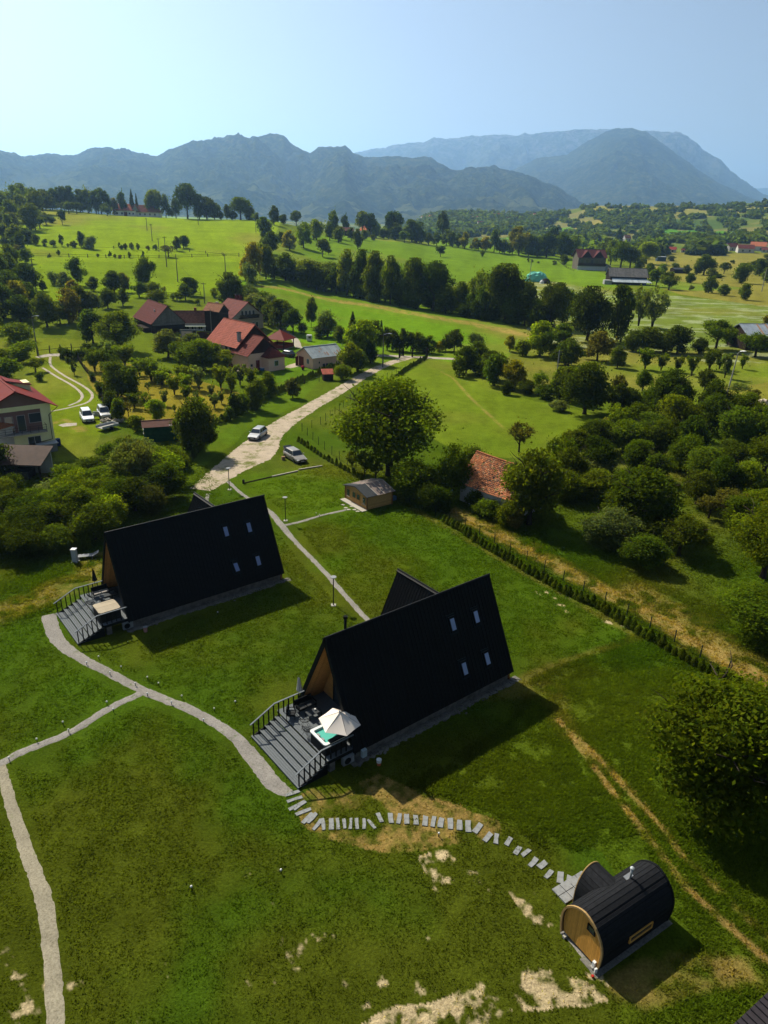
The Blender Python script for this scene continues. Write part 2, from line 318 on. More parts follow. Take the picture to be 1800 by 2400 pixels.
def groundcol(x, y, z):
    r = np.hypot(x, y); amp = .25+.006*r
    wx = x+(fbm(x/2.2/(1+r/60), y/2.2/(1+r/60), 3, 11)-.5)*3*amp; wy = y+(fbm(x/2.2/(1+r/60), y/2.2/(1+r/60), 3, 12)-.5)*3*amp
    px, py = proj(wx, wy, z); front = (y > 3) & (np.abs(x) < 1.3*y+20)
    c = np.empty((len(x), 3)); c[:] = LAWN
    far = np.clip((r-105)/60, 0, 1)[:, None]; c = c*(1-far)+np.array((.092, .125, .009))*far
    vf = np.clip((r-850)/200, 0, 1)[:, None]; nn = fbm(x/140, y/60, 4, 21)[:, None]
    c = c*(1-vf)+vf*np.where(nn > .56, np.array((.14, .135, .04)), np.where(nn > .46, np.array((.09, .115, .022)), np.array((.055, .09, .02))))
    for poly, col, b in MEADOWS:
        m = inpoly(px, py, poly) & front; c[m] = c[m]*(1-b)+np.array(col)*(.90, .82, .5)*b
    # brownish and lush blotches over the mown lawns, dry scorch in the sun-burnt meadows
    n1 = fbm(x/7, y/7, 4, 31); n2 = fbm(x/1.6, y/1.6, 4, 32); n3 = fbm(x/26/(1+r/300), y/14/(1+r/300), 4, 33)
    near = np.clip((130-r)/60, 0, 1)
    k = (np.clip((n1-.46)*4+np.clip((48-r)/40, 0, .5), 0, 1)*near*.42)[:, None]; c = c*(1-k)+np.array((.078, .068, .007))*k
    k = (np.clip((.44-n1)*5, 0, 1)*near*.5)[:, None]; c = c*(1-k)+np.array((.045, .095, .005))*k
    k = np.where((r > 60) & (r < 800), np.clip((n3-.55)*5, 0, 1)*.65*(1-.5*near), 0)[:, None]; c = c*(1-k)+np.array((.17, .145, .03))*k
    # weedy dark green strip at the lower right, dry ring by the deck
    m = inpoly(px, py, [(1300, 1600), (1560, 1560), (1900, 1700), (1900, 2500), (1420, 2500), (1500, 2200), (1420, 2000), (1100, 1900), (1000, 1850), (1200, 1700)]) & front
    c[m] = c[m]*.45+np.array((.082, .118, .007))*.55
    m = inpoly(px, py, RING) & front; k = (m*np.clip(.45+(n2-.48)*6, .0, 1)*np.clip(.5+(fbm(x/.4, y/.4, 3, 77)-.4)*3, .2, 1)*.9)[:, None]; c = c*(1-k)+np.array((.27, .18, .055))*k
    for pts, w, s in DRYLINES:
        P = [tuple(G(*p)[:2]) for p in pts]; d = segdist(x, y, P)
        k = (np.clip(1.6-d/w*(.7+.9*n2), 0, 1)*s*np.clip(.25+(fbm(x*1.1, y*1.1, 3, 41)-.3)*2.6, 0, 1))[:, None]
        c = c*(1-k)+np.array(DRY)*k
    sn = fbm(x/2.6, y/2.6, 4, 51)*.5+fbm(x/.55, y/.55, 4, 52)*.5
    for poly, th in SANDS:
        m = inpoly(px, py, poly) & front; k = (m*np.clip((sn-th-.02)*12, 0, .88))[:, None]; c = c*(1-k)+np.array(SAND)*k
    # white flowering streaks across the right-hand hay field
    m = inpoly(px, py, MEADOWS[4][0]) & front; k = (m*np.clip((fbm(x/9, y/3, 4, 61)-.52)*7, 0, 1)*.6)[:, None]; c = c*(1-k)+np.array((.25, .28, .16))*k
    # individual tufts: value jitter
    j = .82+.36*fbm(x/.45/(1+r/50), y/.45/(1+r/50), 3, 71); return np.clip(c*j[:, None], .003, .9)
gc = groundcol(gx, gy, gz)
nr, na = R_.shape; I = np.arange(nr*na).reshape(nr, na)
gf = np.stack([I[:-1, :-1], I[:-1, 1:], I[1:, 1:], I[1:, :-1]], -1).reshape(-1, 4)[:, ::-1]
gm, nt, b = nmat('meadow_ground'); b.inputs['Roughness'].default_value = .95; b.inputs['Specular IOR Level'].default_value = 0
at = nt.nodes.new('ShaderNodeAttribute'); at.attribute_name = 'Col'
f1 = ramp(nt, noise(nt, 6.5, 6, .75), [(.30, .50), (.5, .95), (.72, 1.45)]); f2 = ramp(nt, noise(nt, .55, 5, .7), [(.3, .84), (.7, 1.14)])
f3 = ramp(nt, noise(nt, .06, 4, .6), [(.3, .86), (.7, 1.12)])
nt.links.new(mix_rgb(nt, mix_rgb(nt, mix_rgb(nt, at.outputs['Color'], f1, 1, 'MULTIPLY'), f2, 1, 'MULTIPLY'), f3, 1, 'MULTIPLY'), b.inputs['Base Color'])
bump(nt, b, noise(nt, 5.5, 6, .8), 1., .22)
GO = inst('ground', mesh_np('ground', np.stack([gx, gy, gz], 1), gf, gm, True, gc)); prop(GO, kind='structure')
# ---------------------------------------------------------------- ribbons laid on the ground: gravel road, garden paths, farm track
def gravelmat(name, c, c2, grass, gth, sc=9, gs=1.3):
    m, nt, b = nmat(name); b.inputs['Roughness'].default_value = .95; b.inputs['Specular IOR Level'].default_value = .1
    g = ramp(nt, noise(nt, sc, 4, .85), [(.3, c2), (.5, c), (.72, tuple(min(1, v*1.35) for v in c))])
    big = ramp(nt, noise(nt, .7, 4, .7), [(.3, .78), (.7, 1.15)])
    g = mix_rgb(nt, g, big, 1, 'MULTIPLY'); k = ramp(nt, noise(nt, gs, 6, .75), [(gth-.03, 0.), (gth+.10, 1.)])
    nt.links.new(mix_rgb(nt, g, grass, k), b.inputs['Base Color']); bump(nt, b, noise(nt, sc*2.5, 3, .7), .45, .03); return m
GRAVEL = gravelmat('grey_gravel', (.175, .162, .145), (.08, .073, .064), (.05, .08, .008), .61)
GRAVELN = gravelmat('tan_gravel', (.20, .178, .128), (.09, .078, .052), (.05, .08, .008), .64)
LIME = gravelmat('limestone_track', (.30, .245, .18), (.20, .16, .11), (.085, .095, .015), .53, 12, .45)
EARTH = gravelmat('farm_track', (.27, .235, .19), (.17, .14, .10), (.09, .12, .012), .64, 5)
def ribbon(name, pts, mat, lift=.012, step=.22, jit=.17, label=None, flat=False, parent=None):
    """pts: (px, py, half width m)"""
    P = [(*G(a, c)[:2], w*.74) for a, c, w in pts]; Q = []
    for i in range(len(P)-1):  # Catmull-Rom
        p0 = P[max(i-1, 0)]; p1 = P[i]; p2 = P[i+1]; p3 = P[min(i+2, len(P)-1)]; n = max(2, int(math.dist(p1[:2], p2[:2])/step))
        for k in range(n):
            t = k/n; Q.append([.5*((2*b_)+(-a_+c_)*t+(2*a_-5*b_+4*c_-d_)*t*t+(-a_+3*b_-3*c_+d_)*t**3) for a_, b_, c_, d_ in zip(p0, p1, p2, p3)])
    Q.append(list(P[-1])); Q = np.array(Q); d = np.gradient(Q[:, :2], axis=0); d /= np.linalg.norm(d, axis=1)[:, None]+1e-9; nrm = np.stack([-d[:, 1], d[:, 0]], 1)
    K = np.linspace(-1, 1, 7); V = []
    sgn = np.array([1, 0, 0, 0, 0, 0, 1])
    for j, k in enumerate(K):
        w = Q[:, 2]+(fbm(Q[:, 0]*2.6+j*9, Q[:, 1]*2.6, 4, 5)-.5)*2*jit*sgn[j]
        xy = Q[:, :2]+nrm*(k*w)[:, None]; z = terr(xy[:, 0], xy[:, 1])+lift-(.02+lift)*sgn[j]; V.append(np.stack([xy[:, 0], xy[:, 1], z], 1))
    V = np.stack(V, 1); n = len(Q); I = np.arange(n*7).reshape(n, 7)
    f = np.stack([I[:-1, :-1], I[:-1, 1:], I[1:, 1:], I[1:, :-1]], -1).reshape(-1, 4)
    o = inst(name, mesh_np(name, V.reshape(-1, 3), f, mat, True), parent)
    if parent is None: prop(o, label, kind='structure')
    return o
ribbon('gravel_path', [(115, 1445, .9), (128, 1490, .85), (165, 1530, .75), (240, 1572, .6), (345, 1628, .6), (450, 1672, .58), (540, 1728, .62), (592, 1778, .8), (640, 1838, .8), (678, 1864, .55)], GRAVEL, .03)
ribbon('gravel_path', [(330, 1630, .5), (255, 1668, .5), (165, 1718, .5), (60, 1768, .5), (0, 1795, .55), (-80, 1832, .5)], GRAVEL, .026)
ribbon('gravel_path', [(5, 1800, .42), (22, 1875, .5), (60, 1990, .55), (100, 2100, .62), (118, 2200, .6), (128, 2310, .58), (134, 2430, .58), (138, 2600, .55)], GRAVELN, .022)
ribbon('gravel_path', [(535, 1130, .4), (570, 1160, .38), (630, 1200, .5), (658, 1232, .6), (700, 1280, .42), (760, 1345, .40), (812, 1400, .40), (868, 1462, .4)], GRAVEL, .03)
ribbon('gravel_path', [(655, 1236, .4), (700, 1224, .36), (760, 1208, .35), (812, 1195, .3)], GRAVEL, .026)
ribbon('gravel_path', [(488, 1158, .35), (482, 1185, .35), (476, 1210, .35)], GRAVEL, .026)
road = ribbon('gravel_road', [(470, 1150, 2.2), (535, 1102, 3.4), (592, 1064, 4.9), (632, 1020, 3.4), (700, 972, 2.6), (780, 925, 2.3), (850, 882, 2.1), (905, 855, 2.0), (960, 838, 2.2)], LIME, .03, jit=.6)
ribbon('lane', [(700, 815, 1.3), (800, 828, 1.6), (900, 834, 1.9), (985, 838, 2.0), (1090, 843, 1.8)], EARTH, .05, jit=.3)
ribbon('farm_track', [(86, 838, 1.2), (120, 833, 1.9), (165, 832, 1.7)], EARTH, .03, jit=.3)
ribbon('farm_track', [(118, 838, .45), (120, 858, .4), (150, 880, .4), (195, 905, .4), (216, 925, .4), (207, 942, .4), (170, 955, .4), (120, 965, .35)], EARTH, .034, jit=.12)
ribbon('farm_track', [(100, 862, .4), (130, 882, .4), (170, 905, .4), (192, 925, .4), (186, 940, .4), (160, 952, .35)], EARTH, .034, jit=.12)
ribbon('gravel_yard', [(672, 862, 1.6), (712, 852, 2.6), (755, 848, 1.8), (800, 846, 1.2)], LIME, .03, jit=.2)
ribbon('gravel_yard', [(545, 868, 1.), (590, 872, 1.)], EARTH, .03, jit=.2)
ribbon('gravel_yard', [(142, 1000, 1.3), (160, 997, 1.6), (180, 995, 1.3)], EARTH, .02, jit=.5)
ribbon('dirt_lane', [(640, 760, 1.), (668, 778, 1.4), (690, 795, 1.5), (700, 815, 1.3)], EARTH, .05, jit=.3)
# ---------------------------------------------------------------- mountains
def mrow(prof, seed, d0, d1, dback, base, rough, mat, name, nu=520, nv=150, gull=1., cl=0, e=1.25):
    px = np.array([p[0] for p in prof])/.9217; py = np.array([p[1] for p in prof])/.9217
    u = np.linspace(px[0], px[-1], nu); yr = np.interp(u, px, py)
    yr = yr+(fbm(u/14, u*0, 4, seed)-.5)*rough*2
    a = np.array([math.atan2(ray(p, 500)[0], ray(p, 500)[1]) for p in u])
    hc = np.array([hz(p, d1, q) for p, q in zip(u, yr)])
    v = np.concatenate([np.linspace(0, 1, nv), np.linspace(1.05, 1.6, 12)]); V, U = np.meshgrid(v, np.arange(nu), indexing='ij')
    D = np.where(V <= 1, d0+(d1-d0)*V, d1+(dback-d1)*(V-1)/.6); A = a[U]; X = D*np.sin(A); Y = D*np.cos(A)
    s = np.where(V <= 1, np.clip(V, 0, 1)**e, np.clip(1-(V-1)/.6, 0, 1))
    H0 = base+(hc[U]-base)*s
    L = d1/11.
    rn = 1-np.abs(2*fbm(X/L+3, Y/L/1.7, 5, seed+3)-1); sub = 1-np.abs(2*fbm(X/L*3.3, Y/L*2.2, 4, seed+7)-1)
    env = np.clip(V*2.2, 0, 1)*np.clip((1-V)*5+.0, 0, 1)
    Z = H0+env*((rn-.70)*.46+(sub-.7)*.24)*gull*np.maximum(hc[U]-base, 80)
    f = (fbm(X/28, Y/28, 3, seed+9)-.5)*18*np.clip(V*8, 0, 1); Z = Z+f
    I = np.arange(V.size).reshape(V.shape); fa = np.stack([I[:-1, :-1], I[:-1, 1:], I[1:, 1:], I[1:, :-1]], -1).reshape(-1, 4)[:, ::-1]
    o = inst(name, mesh_np(name, np.stack([X.ravel(), Y.ravel(), Z.ravel()], 1), fa, mat, True)); prop(o, kind='structure'); return o
def forestmat(name, rock, rockh0, rockh1, fields=0.):
    m, nt, b = nmat(name); b.inputs['Roughness'].default_value = 1; b.inputs['Specular IOR Level'].default_value = 0
    c = ramp(nt, noise(nt, .018, 6, .8), [(.34, (.008, .014, .009)), (.48, (.030, .046, .018)), (.58, (.065, .075, .026)), (.72, (.13, .115, .045))])
    c = mix_rgb(nt, c, ramp(nt, noise(nt, .0022, 5, .6), [(.35, (.55, .6, .6)), (.65, (1.25, 1.2, 1.))]), 1, 'MULTIPLY')
    tc = nt.nodes.new('ShaderNodeTexCoord'); sx = nt.nodes.new('ShaderNodeSeparateXYZ'); nt.links.new(tc.outputs['Object'], sx.inputs[0])
    mr = nt.nodes.new('ShaderNodeMapRange'); nt.links.new(sx.outputs[2], mr.inputs[0]); mr.inputs[1].default_value = rockh0; mr.inputs[2].default_value = rockh1
    mu = nt.nodes.new('ShaderNodeMath'); mu.operation = 'MULTIPLY'; nt.links.new(mr.outputs[0], mu.inputs[0])
    nt.links.new(ramp(nt, noise(nt, .006, 6, .8, dist=1.), [(.46, 0.), (.58, 1.)]), mu.inputs[1])
    c = mix_rgb(nt, c, rock, mu.outputs[0])
    if fields:
        m2 = nt.nodes.new('ShaderNodeMapRange'); nt.links.new(sx.outputs[2], m2.inputs[0]); m2.inputs[1].default_value = fields; m2.inputs[2].default_value = fields*.45
        m3 = nt.nodes.new('ShaderNodeMath'); m3.operation = 'MULTIPLY'; nt.links.new(m2.outputs[0], m3.inputs[0])
        nt.links.new(ramp(nt, noise(nt, .0035, 4, .6), [(.52, 0.), (.56, 1.)]), m3.inputs[1])
        c = mix_rgb(nt, c, (.10, .11, .035), m3.outputs[0])
    nt.links.new(c, b.inputs['Base Color']); bump(nt, b, noise(nt, .03, 6, .85), 1., 55); return m
A_PR = [(-900, 345), (-500, 350), (-200, 330), (0, 322), (35, 330), (70, 340), (115, 333), (175, 338), (200, 324), (245, 320), (290, 326), (350, 340), (380, 322), (430, 306), (470, 300), (520, 290), (545, 297), (565, 295), (582, 290), (600, 289), (615, 293), (640, 316), (672, 330), (688, 319), (715, 318), (745, 315), (765, 334), (800, 342), (850, 337), (885, 342), (910, 338), (925, 341), (940, 352), (960, 360), (985, 370), (1010, 363), (1055, 358), (1100, 370), (1150, 385), (1200, 406), (1240, 430), (1270, 446)]
B_PR = [(1040, 400), (1100, 368), (1150, 341), (1180, 338), (1210, 334), (1250, 305), (1285, 285), (1305, 277), (1340, 277), (1370, 285), (1400, 305), (1430, 325), (1460, 345), (1500, 372), (1540, 395), (1580, 412), (1620, 430), (1680, 445), (1740, 452)]
C_PR = [(740, 345), (765, 331), (800, 321), (830, 318), (850, 312), (908, 307), (930, 297), (960, 300), (1000, 294), (1050, 291), (1075, 290), (1100, 294), (1117, 286), (1130, 290), (1170, 284), (1200, 283), (1235, 278), (1290, 280), (1335, 278), (1360, 283), (1385, 281), (1400, 284), (1440, 285), (1463, 300), (1480, 308), (1492, 322), (1520, 336), (1535, 345), (1560, 368), (1600, 395), (1640, 418), (1700, 436), (1800, 450)]
D_PR = [(1560, 412), (1600, 408), (1625, 407), (1659, 405), (1750, 400), (1900, 405), (2100, 400), (2600, 410)]
FM = forestmat('mountain_forest', (.30, .28, .25), 700, 1100, 230)
RM = forestmat('rocky_mountain', (.16, .155, .15), 500, 1100)
FM2 = forestmat('peak_forest', (.35, .33, .30), 1400, 1800)
mrow(A_PR, 3, 3300, 5600, 7200, -30, 2.6, FM, 'mountain_range', 900, 190)
mrow(B_PR, 13, 5200, 8600, 10500, -40, .8, FM2, 'mountain_peak', 420, 150, .45, e=1.05)
mrow(C_PR, 23, 8600, 11500, 13500, -40, 2.4, RM, 'mountain_massif', 620, 150, .75)
mrow(D_PR, 33, 15000, 18500, 20000, -40, .6, FM2, 'far_hills', 160, 30, .5)
# ---------------------------------------------------------------- air
hb = MB(); hb.bb(-16000, 16000, -3000, 20300, -70, 1400)
hm = bpy.data.materials.new('haze'); hm.use_nodes = True; nt = hm.node_tree; nt.nodes.clear(); out = nt.nodes.new('ShaderNodeOutputMaterial')
pv = nt.nodes.new('ShaderNodeVolumePrincipled'); pv.inputs['Color'].default_value = (.36, .62, 1., 1); pv.inputs['Density'].default_value = 7.4e-5; pv.inputs['Anisotropy'].default_value = .5
nt.links.new(pv.outputs[0], out.inputs['Volume']); hm.cycles.homogeneous_volume = True if hasattr(hm.cycles, 'homogeneous_volume') else None
prop(hb.build('haze', hm), kind='stuff')
# ---------------------------------------------------------------- vegetation library: unit plants (height 1, width 1) reused by every tree of a kind
def leaves(P, Nrm, size, rng, jit=.5, flat=.75):
    n = len(P); d = Nrm*flat+rng.normal(0, 1, (n, 3))*jit; d /= np.linalg.norm(d, axis=1)[:, None]+1e-9
    a = np.cross(d, rng.normal(0, 1, (n, 3))); a /= np.linalg.norm(a, axis=1)[:, None]+1e-9; b_ = np.cross(d, a)
    s = (size*rng.uniform(.55, 1.35, n))[:, None]; a *= s; b_ *= s*.62
    V = np.stack([P-a, P-b_*.9+d*s*.12, P+a, P+b_*.9+d*s*.12], 1).reshape(-1, 3)
    return V, np.arange(n*4).reshape(n, 4)
def blobset(kind, rng, nb):
    out = []; NL = 9 if kind in ('round', 'oval') else 7; ld = rng.normal(0, 1, (NL, 3)); ld /= np.linalg.norm(ld, axis=1)[:, None]; ld *= rng.uniform(.45, .85, NL)[:, None]; ld[0] = (0, 0, .75); ld[1] *= .2
    for i in range(nb):
        for _ in range(60):
            p = rng.uniform(-1, 1, 3)
            if np.linalg.norm(p) < 1: break
        if kind in ('round', 'oval', 'bush', 'spread') and i % 4: p = ld[i % NL]+rng.normal(0, .17, 3); p = p/max(1, np.linalg.norm(p)/.92)
        else: p = p/np.linalg.norm(p)*rng.uniform(.35, .80)**.8
        x, y, z = p; r = rng.uniform(.15, .27)
        if kind == 'round': q = (x*.45, y*.45, .58+z*.40); r *= .72
        elif kind == 'oval': q = (x*.41, y*.41, .52+z*.47); r *= .70
        elif kind == 'tall': zz = .14+(z*.5+.5)*.80; w = .40*math.sin(min(1, (1-zz)*1.6+.12)*math.pi/2); q = (x*w, y*w, zz); r *= .42+.3*(1-zz)
        elif kind == 'spread': q = (x*.47, y*.47, .66+z*.24); r *= .6
        elif kind == 'bush': q = (x*.42, y*.42, .44+z*.40); r *= .78
        elif kind == 'vase': a = rng.uniform(0, 6.28); t = rng.uniform(.15, 1); q = (math.cos(a)*.40*t**.8*rng.uniform(.3, 1), math.sin(a)*.40*t**.8*rng.uniform(.3, 1), .18+.66*t); r *= .42
        elif kind == 'sparse': q = (x*.42, y*.42, .60+z*.32); r *= .34
        elif kind == 'multi': q = (x*.46, y*.46, .55+z*.40); r *= .42
        out.append((np.array(q), r))
    return out
def crown(kind, seed, n, leaf, nb=34):
    rng = np.random.default_rng(seed); P = []; N = []; C = []
    if kind == 'conifer':
        k = 12; per = n//k
        for i in range(k):
            t = i/(k-1); z0 = .10+.84*t; rad = .5*(1-t)**.85*.95+.03; a = rng.uniform(0, 6.28, per); nbr = 9
            a = np.round(a/6.28*nbr)/nbr*6.28+rng.normal(0, .16, per)+i; q = rng.uniform(0, 1, per)**.6*rad*rng.uniform(.75, 1.08, per)
            P.append(np.stack([np.cos(a)*q, np.sin(a)*q, z0-q*.32+rng.normal(0, .012, per)+.02], 1)); N.append(np.stack([np.cos(a)*.3, np.sin(a)*.3, np.full(per, 1.)], 1)); C.append(np.full(per, .8+.25*rng.random()))
    elif kind == 'thuja':
        t = rng.uniform(0, 1, n); a = rng.uniform(0, 6.28, n); r = .46*np.sin(np.clip((1-t)*1.25+.06, 0, 1)*math.pi/2)*(.85+.15*rng.random(n))*(.8+.2*np.sin(t*8+a*2))
        P.append(np.stack([np.cos(a)*r, np.sin(a)*r, .03+t*.97], 1)); N.append(np.stack([np.cos(a), np.sin(a), .5+0*a], 1)); C.append(.8+.4*rng.random(n))
    else:
        B = blobset(kind, rng, nb); tot = sum(r*r for _, r in B)
        for c, r in B:
            m = int(n*r*r/tot); d = rng.normal(0, 1, (m, 3)); d /= np.linalg.norm(d, axis=1)[:, None]
            lum = rng.uniform(.72, 1.28); q = r*rng.uniform(.55, 1.12, m)[:, None]*(1+.25*np.sin(d[:, :1]*7+c[0]*20)*np.cos(d[:, 1:2]*6))
            P.append(c+d*q*np.array([1, 1, .85])); N.append(d+np.array([0, 0, .35])); C.append(lum*rng.uniform(.75, 1.25, m))
        # inner leaves
        m = n//9; d = rng.normal(0, .16, (m, 3)); d[:, 2] = d[:, 2]*.9+.55; P.append(d); N.append(rng.normal(0, 1, (m, 3))); C.append(np.full(m, .8))
    P = np.concatenate(P); N = np.concatenate(N); C = np.concatenate(C); P[:, 2] = np.clip(P[:, 2], .01, 1.02)
    if kind not in ('conifer', 'thuja'):
        q = np.percentile(np.hypot(P[:, 0], P[:, 1]), 99); P[:, :2] *= .5/q; P[:, 2] *= 1/np.percentile(P[:, 2], 99.5)
    V, F = leaves(P, N, leaf, rng); warm = rng.uniform(0, 1, len(P)); col = np.stack([C*(.90+.30*warm), C, C*(1-.3*warm)], 1)
    return mesh_np('crown_'+kind, V, F, LEAF, False, np.repeat(col, 4, 0))
def trunk(kind, seed):
    rng = random.Random(seed); b = MB()
    if kind in ('thuja', 'conifer', 'tall'):
        b.tube([(0, 0, -.02), (.004, .003, .4), (0, 0, .93)], [.022, .016, .003], 6)
        if kind == 'tall':
            for i in range(10):
                a = rng.uniform(0, 6.28); z = .2+.06*i; b.tube([(0, 0, z), (.13*math.cos(a), .13*math.sin(a), z+.12), (.2*math.cos(a), .2*math.sin(a), z+.24)], [.008, .005, .002], 4)
        return b.mesh('trunk_'+kind, BARK, True)
    if kind in ('multi', 'vase', 'bush'):
        for i in range(7 if kind != 'bush' else 5):
            a = i*.9+rng.uniform(-.3, .3); k = rng.uniform(.22, .42)
            b.tube([(.015*math.cos(a), .015*math.sin(a), -.02), (.05*math.cos(a), .05*math.sin(a), .22), (k*.55*math.cos(a), k*.55*math.sin(a), .5), (k*math.cos(a+.2), k*math.sin(a+.2), .85)], [.018, .014, .010, .003], 5)
        if kind == 'vase': b.tube([(0, 0, -.02), (0, 0, .16)], [.028, .022], 6)
        return b.mesh('trunk_'+kind, BARK, True)
    fork = .30 if kind != 'spread' else .34; r = .036
    b.tube([(0, 0, -.02), (.006, 0, .05), (.012, .006, fork), (.02, .01, fork+.22), (.0, .02, .86)], [r*1.4, r, r*.8, r*.5, r*.12], 8)
    for i in range(9):
        a = i*2.4+rng.uniform(-.3, .3); z = fork-.04+i*.045; k = rng.uniform(.28, .42); zz = rng.uniform(.16, .34) if kind != 'spread' else rng.uniform(.16, .3)
        p = [(.012, .006, z), (k*.4*math.cos(a), k*.4*math.sin(a), z+zz*.35), (k*.8*math.cos(a+.12), k*.8*math.sin(a+.12), z+zz*.8), (k*1.08*math.cos(a+.2), k*1.08*math.sin(a+.2), z+zz)]
        b.tube(p, [r*.55, r*.36, r*.2, r*.06], 5)
        for j in (0, 1, 2):
            c = a+(-1)**j*rng.uniform(.4, .9); q = p[1+j % 2]; b.tube([q, (q[0]+.12*math.cos(c), q[1]+.12*math.sin(c), q[2]+.07), (q[0]+.19*math.cos(c+.3), q[1]+.19*math.sin(c+.3), q[2]+.14)], [r*.22, r*.12, r*.04], 4)
    return b.mesh('trunk_'+kind, BARK, True)
_lib = {}
LOD = {'x': (26000, .0165, 60), 'h': (12000, .024, 46), 'm': (5200, .036, 34), 's': (1900, .056, 22), 't': (700, .085, 14)}
DENS = {'sparse': .30, 'multi': .42, 'vase': .75, 'thuja': .22, 'conifer': .8}
def lib(kind, lod, k):
    key = (kind, lod, k)
    if key not in _lib:
        n, lf, nb = LOD[lod]
        _lib[key] = (crown(kind, hash_(kind)+k*31+len(lod), int(n*DENS.get(kind, 1)), lf*(1.0 if kind != 'thuja' else 1.7), nb if kind not in ('vase', 'sparse', 'multi') else nb+14))
    if ('t', kind, k % 2) not in _lib: _lib[('t', kind, k % 2)] = trunk(kind, k % 2+5)
    return _lib[key], _lib[('t', kind, k % 2)]
def hash_(s): return sum(ord(c)*(i+3) for i, c in enumerate(s))
TINT = {'D': (.034, .055, .005), 'M': (.066, .098, .006), 'L': (.10, .145, .007), 'Y': (.16, .165, .010), 'O': (.11, .105, .010), 'G': (.085, .115, .036), 'B': (.070, .076, .016), 'F': (.050, .076, .007)}
TW = {'D': 'dark green', 'M': 'mid-green', 'L': 'light green', 'Y': 'yellowing', 'O': 'orange-tinged', 'G': 'silvery green', 'B': 'brownish', 'F': 'deep green'}
KN = {'round': ('broadleaf_tree', 'round-crowned tree', 'tree'), 'oval': ('broadleaf_tree', 'leafy tree', 'tree'), 'tall': ('birch_tree', 'slender tree', 'tree'), 'spread': ('orchard_tree', 'low spreading tree', 'tree'),
      'bush': ('bush', 'rounded bush', 'bush'), 'vase': ('fruit_tree', 'fruit tree', 'tree'), 'sparse': ('sparse_tree', 'sparse tree', 'tree'), 'multi': ('multi_stemmed_tree', 'multi-stemmed tree', 'tree'),
      'conifer': ('spruce_tree', 'pointed spruce', 'tree'), 'thuja': ('thuja_shrub', 'narrow thuja shrub', 'shrub')}
ORD = 'first second third fourth fifth sixth seventh eighth ninth tenth eleventh twelfth thirteenth fourteenth fifteenth sixteenth seventeenth eighteenth nineteenth twentieth'.split()
TENS = {20: ('twenty', 'twentieth'), 30: ('thirty', 'thirtieth'), 40: ('forty', 'fortieth'), 50: ('fifty', 'fiftieth')}
def ordn(i):
    if i < 20: return ORD[i]
    n = i+1; t = n//10*10; return TENS[t][0]+'-'+ORD[n % 10-1] if n % 10 else TENS[t][1]
TREES = []   # (x px, kind, tint, place, root object)
def put_tree(p, h, w, kind, tint, place, px, wpx, group=None, share=None):
    lod = 'x' if wpx > 190 else 'h' if wpx > 78 else 'm' if wpx > 44 else 's' if wpx > 20 else 't'
    cm, tm = lib(kind, lod, random.randrange(3 if lod not in 'x' else 2))
    n = KN[kind]; e = empty(n[0], p, random.uniform(0, 6.28), cat=n[2], group=group); e.scale = (w*random.uniform(.88, 1.08), w*random.uniform(.92, 1.14), h); e.rotation_euler.x = random.uniform(-.05, .05)
    c = inst('crown', cm, e); t = TINT[tint]; j = random.uniform(.85, 1.45); g = random.uniform(-.08, .16); c.color = (t[0]*j*(1+g), t[1]*j, t[2]*j, 1)
    if kind != 'thuja': inst('trunk', tm, e)
    if share: e['label'] = share
    else: TREES.append((px, kind, tint, place, e))
    return e
def _base(px, py):
    p = G(px, py); r = math.hypot(p.x, p.y)
    lim = 700 if px < 1000 else 800 if px < 1320 else 2300
    if r < lim: return p
    x, y, z = ray(px, py); n = math.hypot(x, y); t = np.arange(200, lim-20, 4.); X = x/n*t; Y = y/n*t; c = (CH+z/n*t-terr(X, Y))/t
    i = int(np.argmin(c)); return Vector((float(X[i]), float(Y[i]), float(terr(X[i], Y[i]))))
def tree(px, py, hpx, wpx, kind='oval', tint='M', place='', group=None, share=None):
    """base pixel, size in photograph pixels"""
    p = _base(px, py); d = math.hypot(p.x, p.y); wpx *= 1.04; hpx *= 1.08; dep = p.y*cP-(p.z-CH)*sP; w = wpx*dep/FPX
    zt = hz(px, d+w*.12, py-hpx); h = max(zt-p.z, .6); lift = math.atan2(CH-p.z, d)
    if kind in ('oval', 'round', 'bush', 'spread'): h = max(h-w*.10*math.tan(lift), .6*h)   # seen from above the far rim shows over the top
    p.z -= .05; return put_tree(p, h, w, kind, tint, place, px, wpx, group, share)
def name_trees():
    from collections import defaultdict
    g = defaultdict(list)
    for t in TREES: g[(t[1], t[2], t[3])].append(t)
    for (k, c, pl), L in g.items():
        L.sort(key=lambda t: t[0])
        for i, t in enumerate(L):
            base = f'{TW[c]} {KN[k][1]} {pl}'
            t[4]['label'] = base if len(L) == 1 else f'{base}, {ordn(i)} from left' if len(L) < 60 else base
            if len(L) > 1 and 'group' not in t[4]: t[4]['group'] = f'{TW[c]} {KN[k][1]}s {pl}'.replace('bushs', 'bushes')
def many(place, s, sc=1, ox=0, oy=0, group=None):
    bo = 1.28 if 'orchard below' in place else 1
    """'x y h w kind tint; ...' in crop coordinates"""
    for q in s.split(';'):
        q = q.split()
        if not q: continue
        x, y, h, w = map(float, q[:4]); tree(ox+x/sc, oy+y/sc, h/sc*(1+(bo-1)*.4), w/sc*bo, q[4], q[5], place, group)
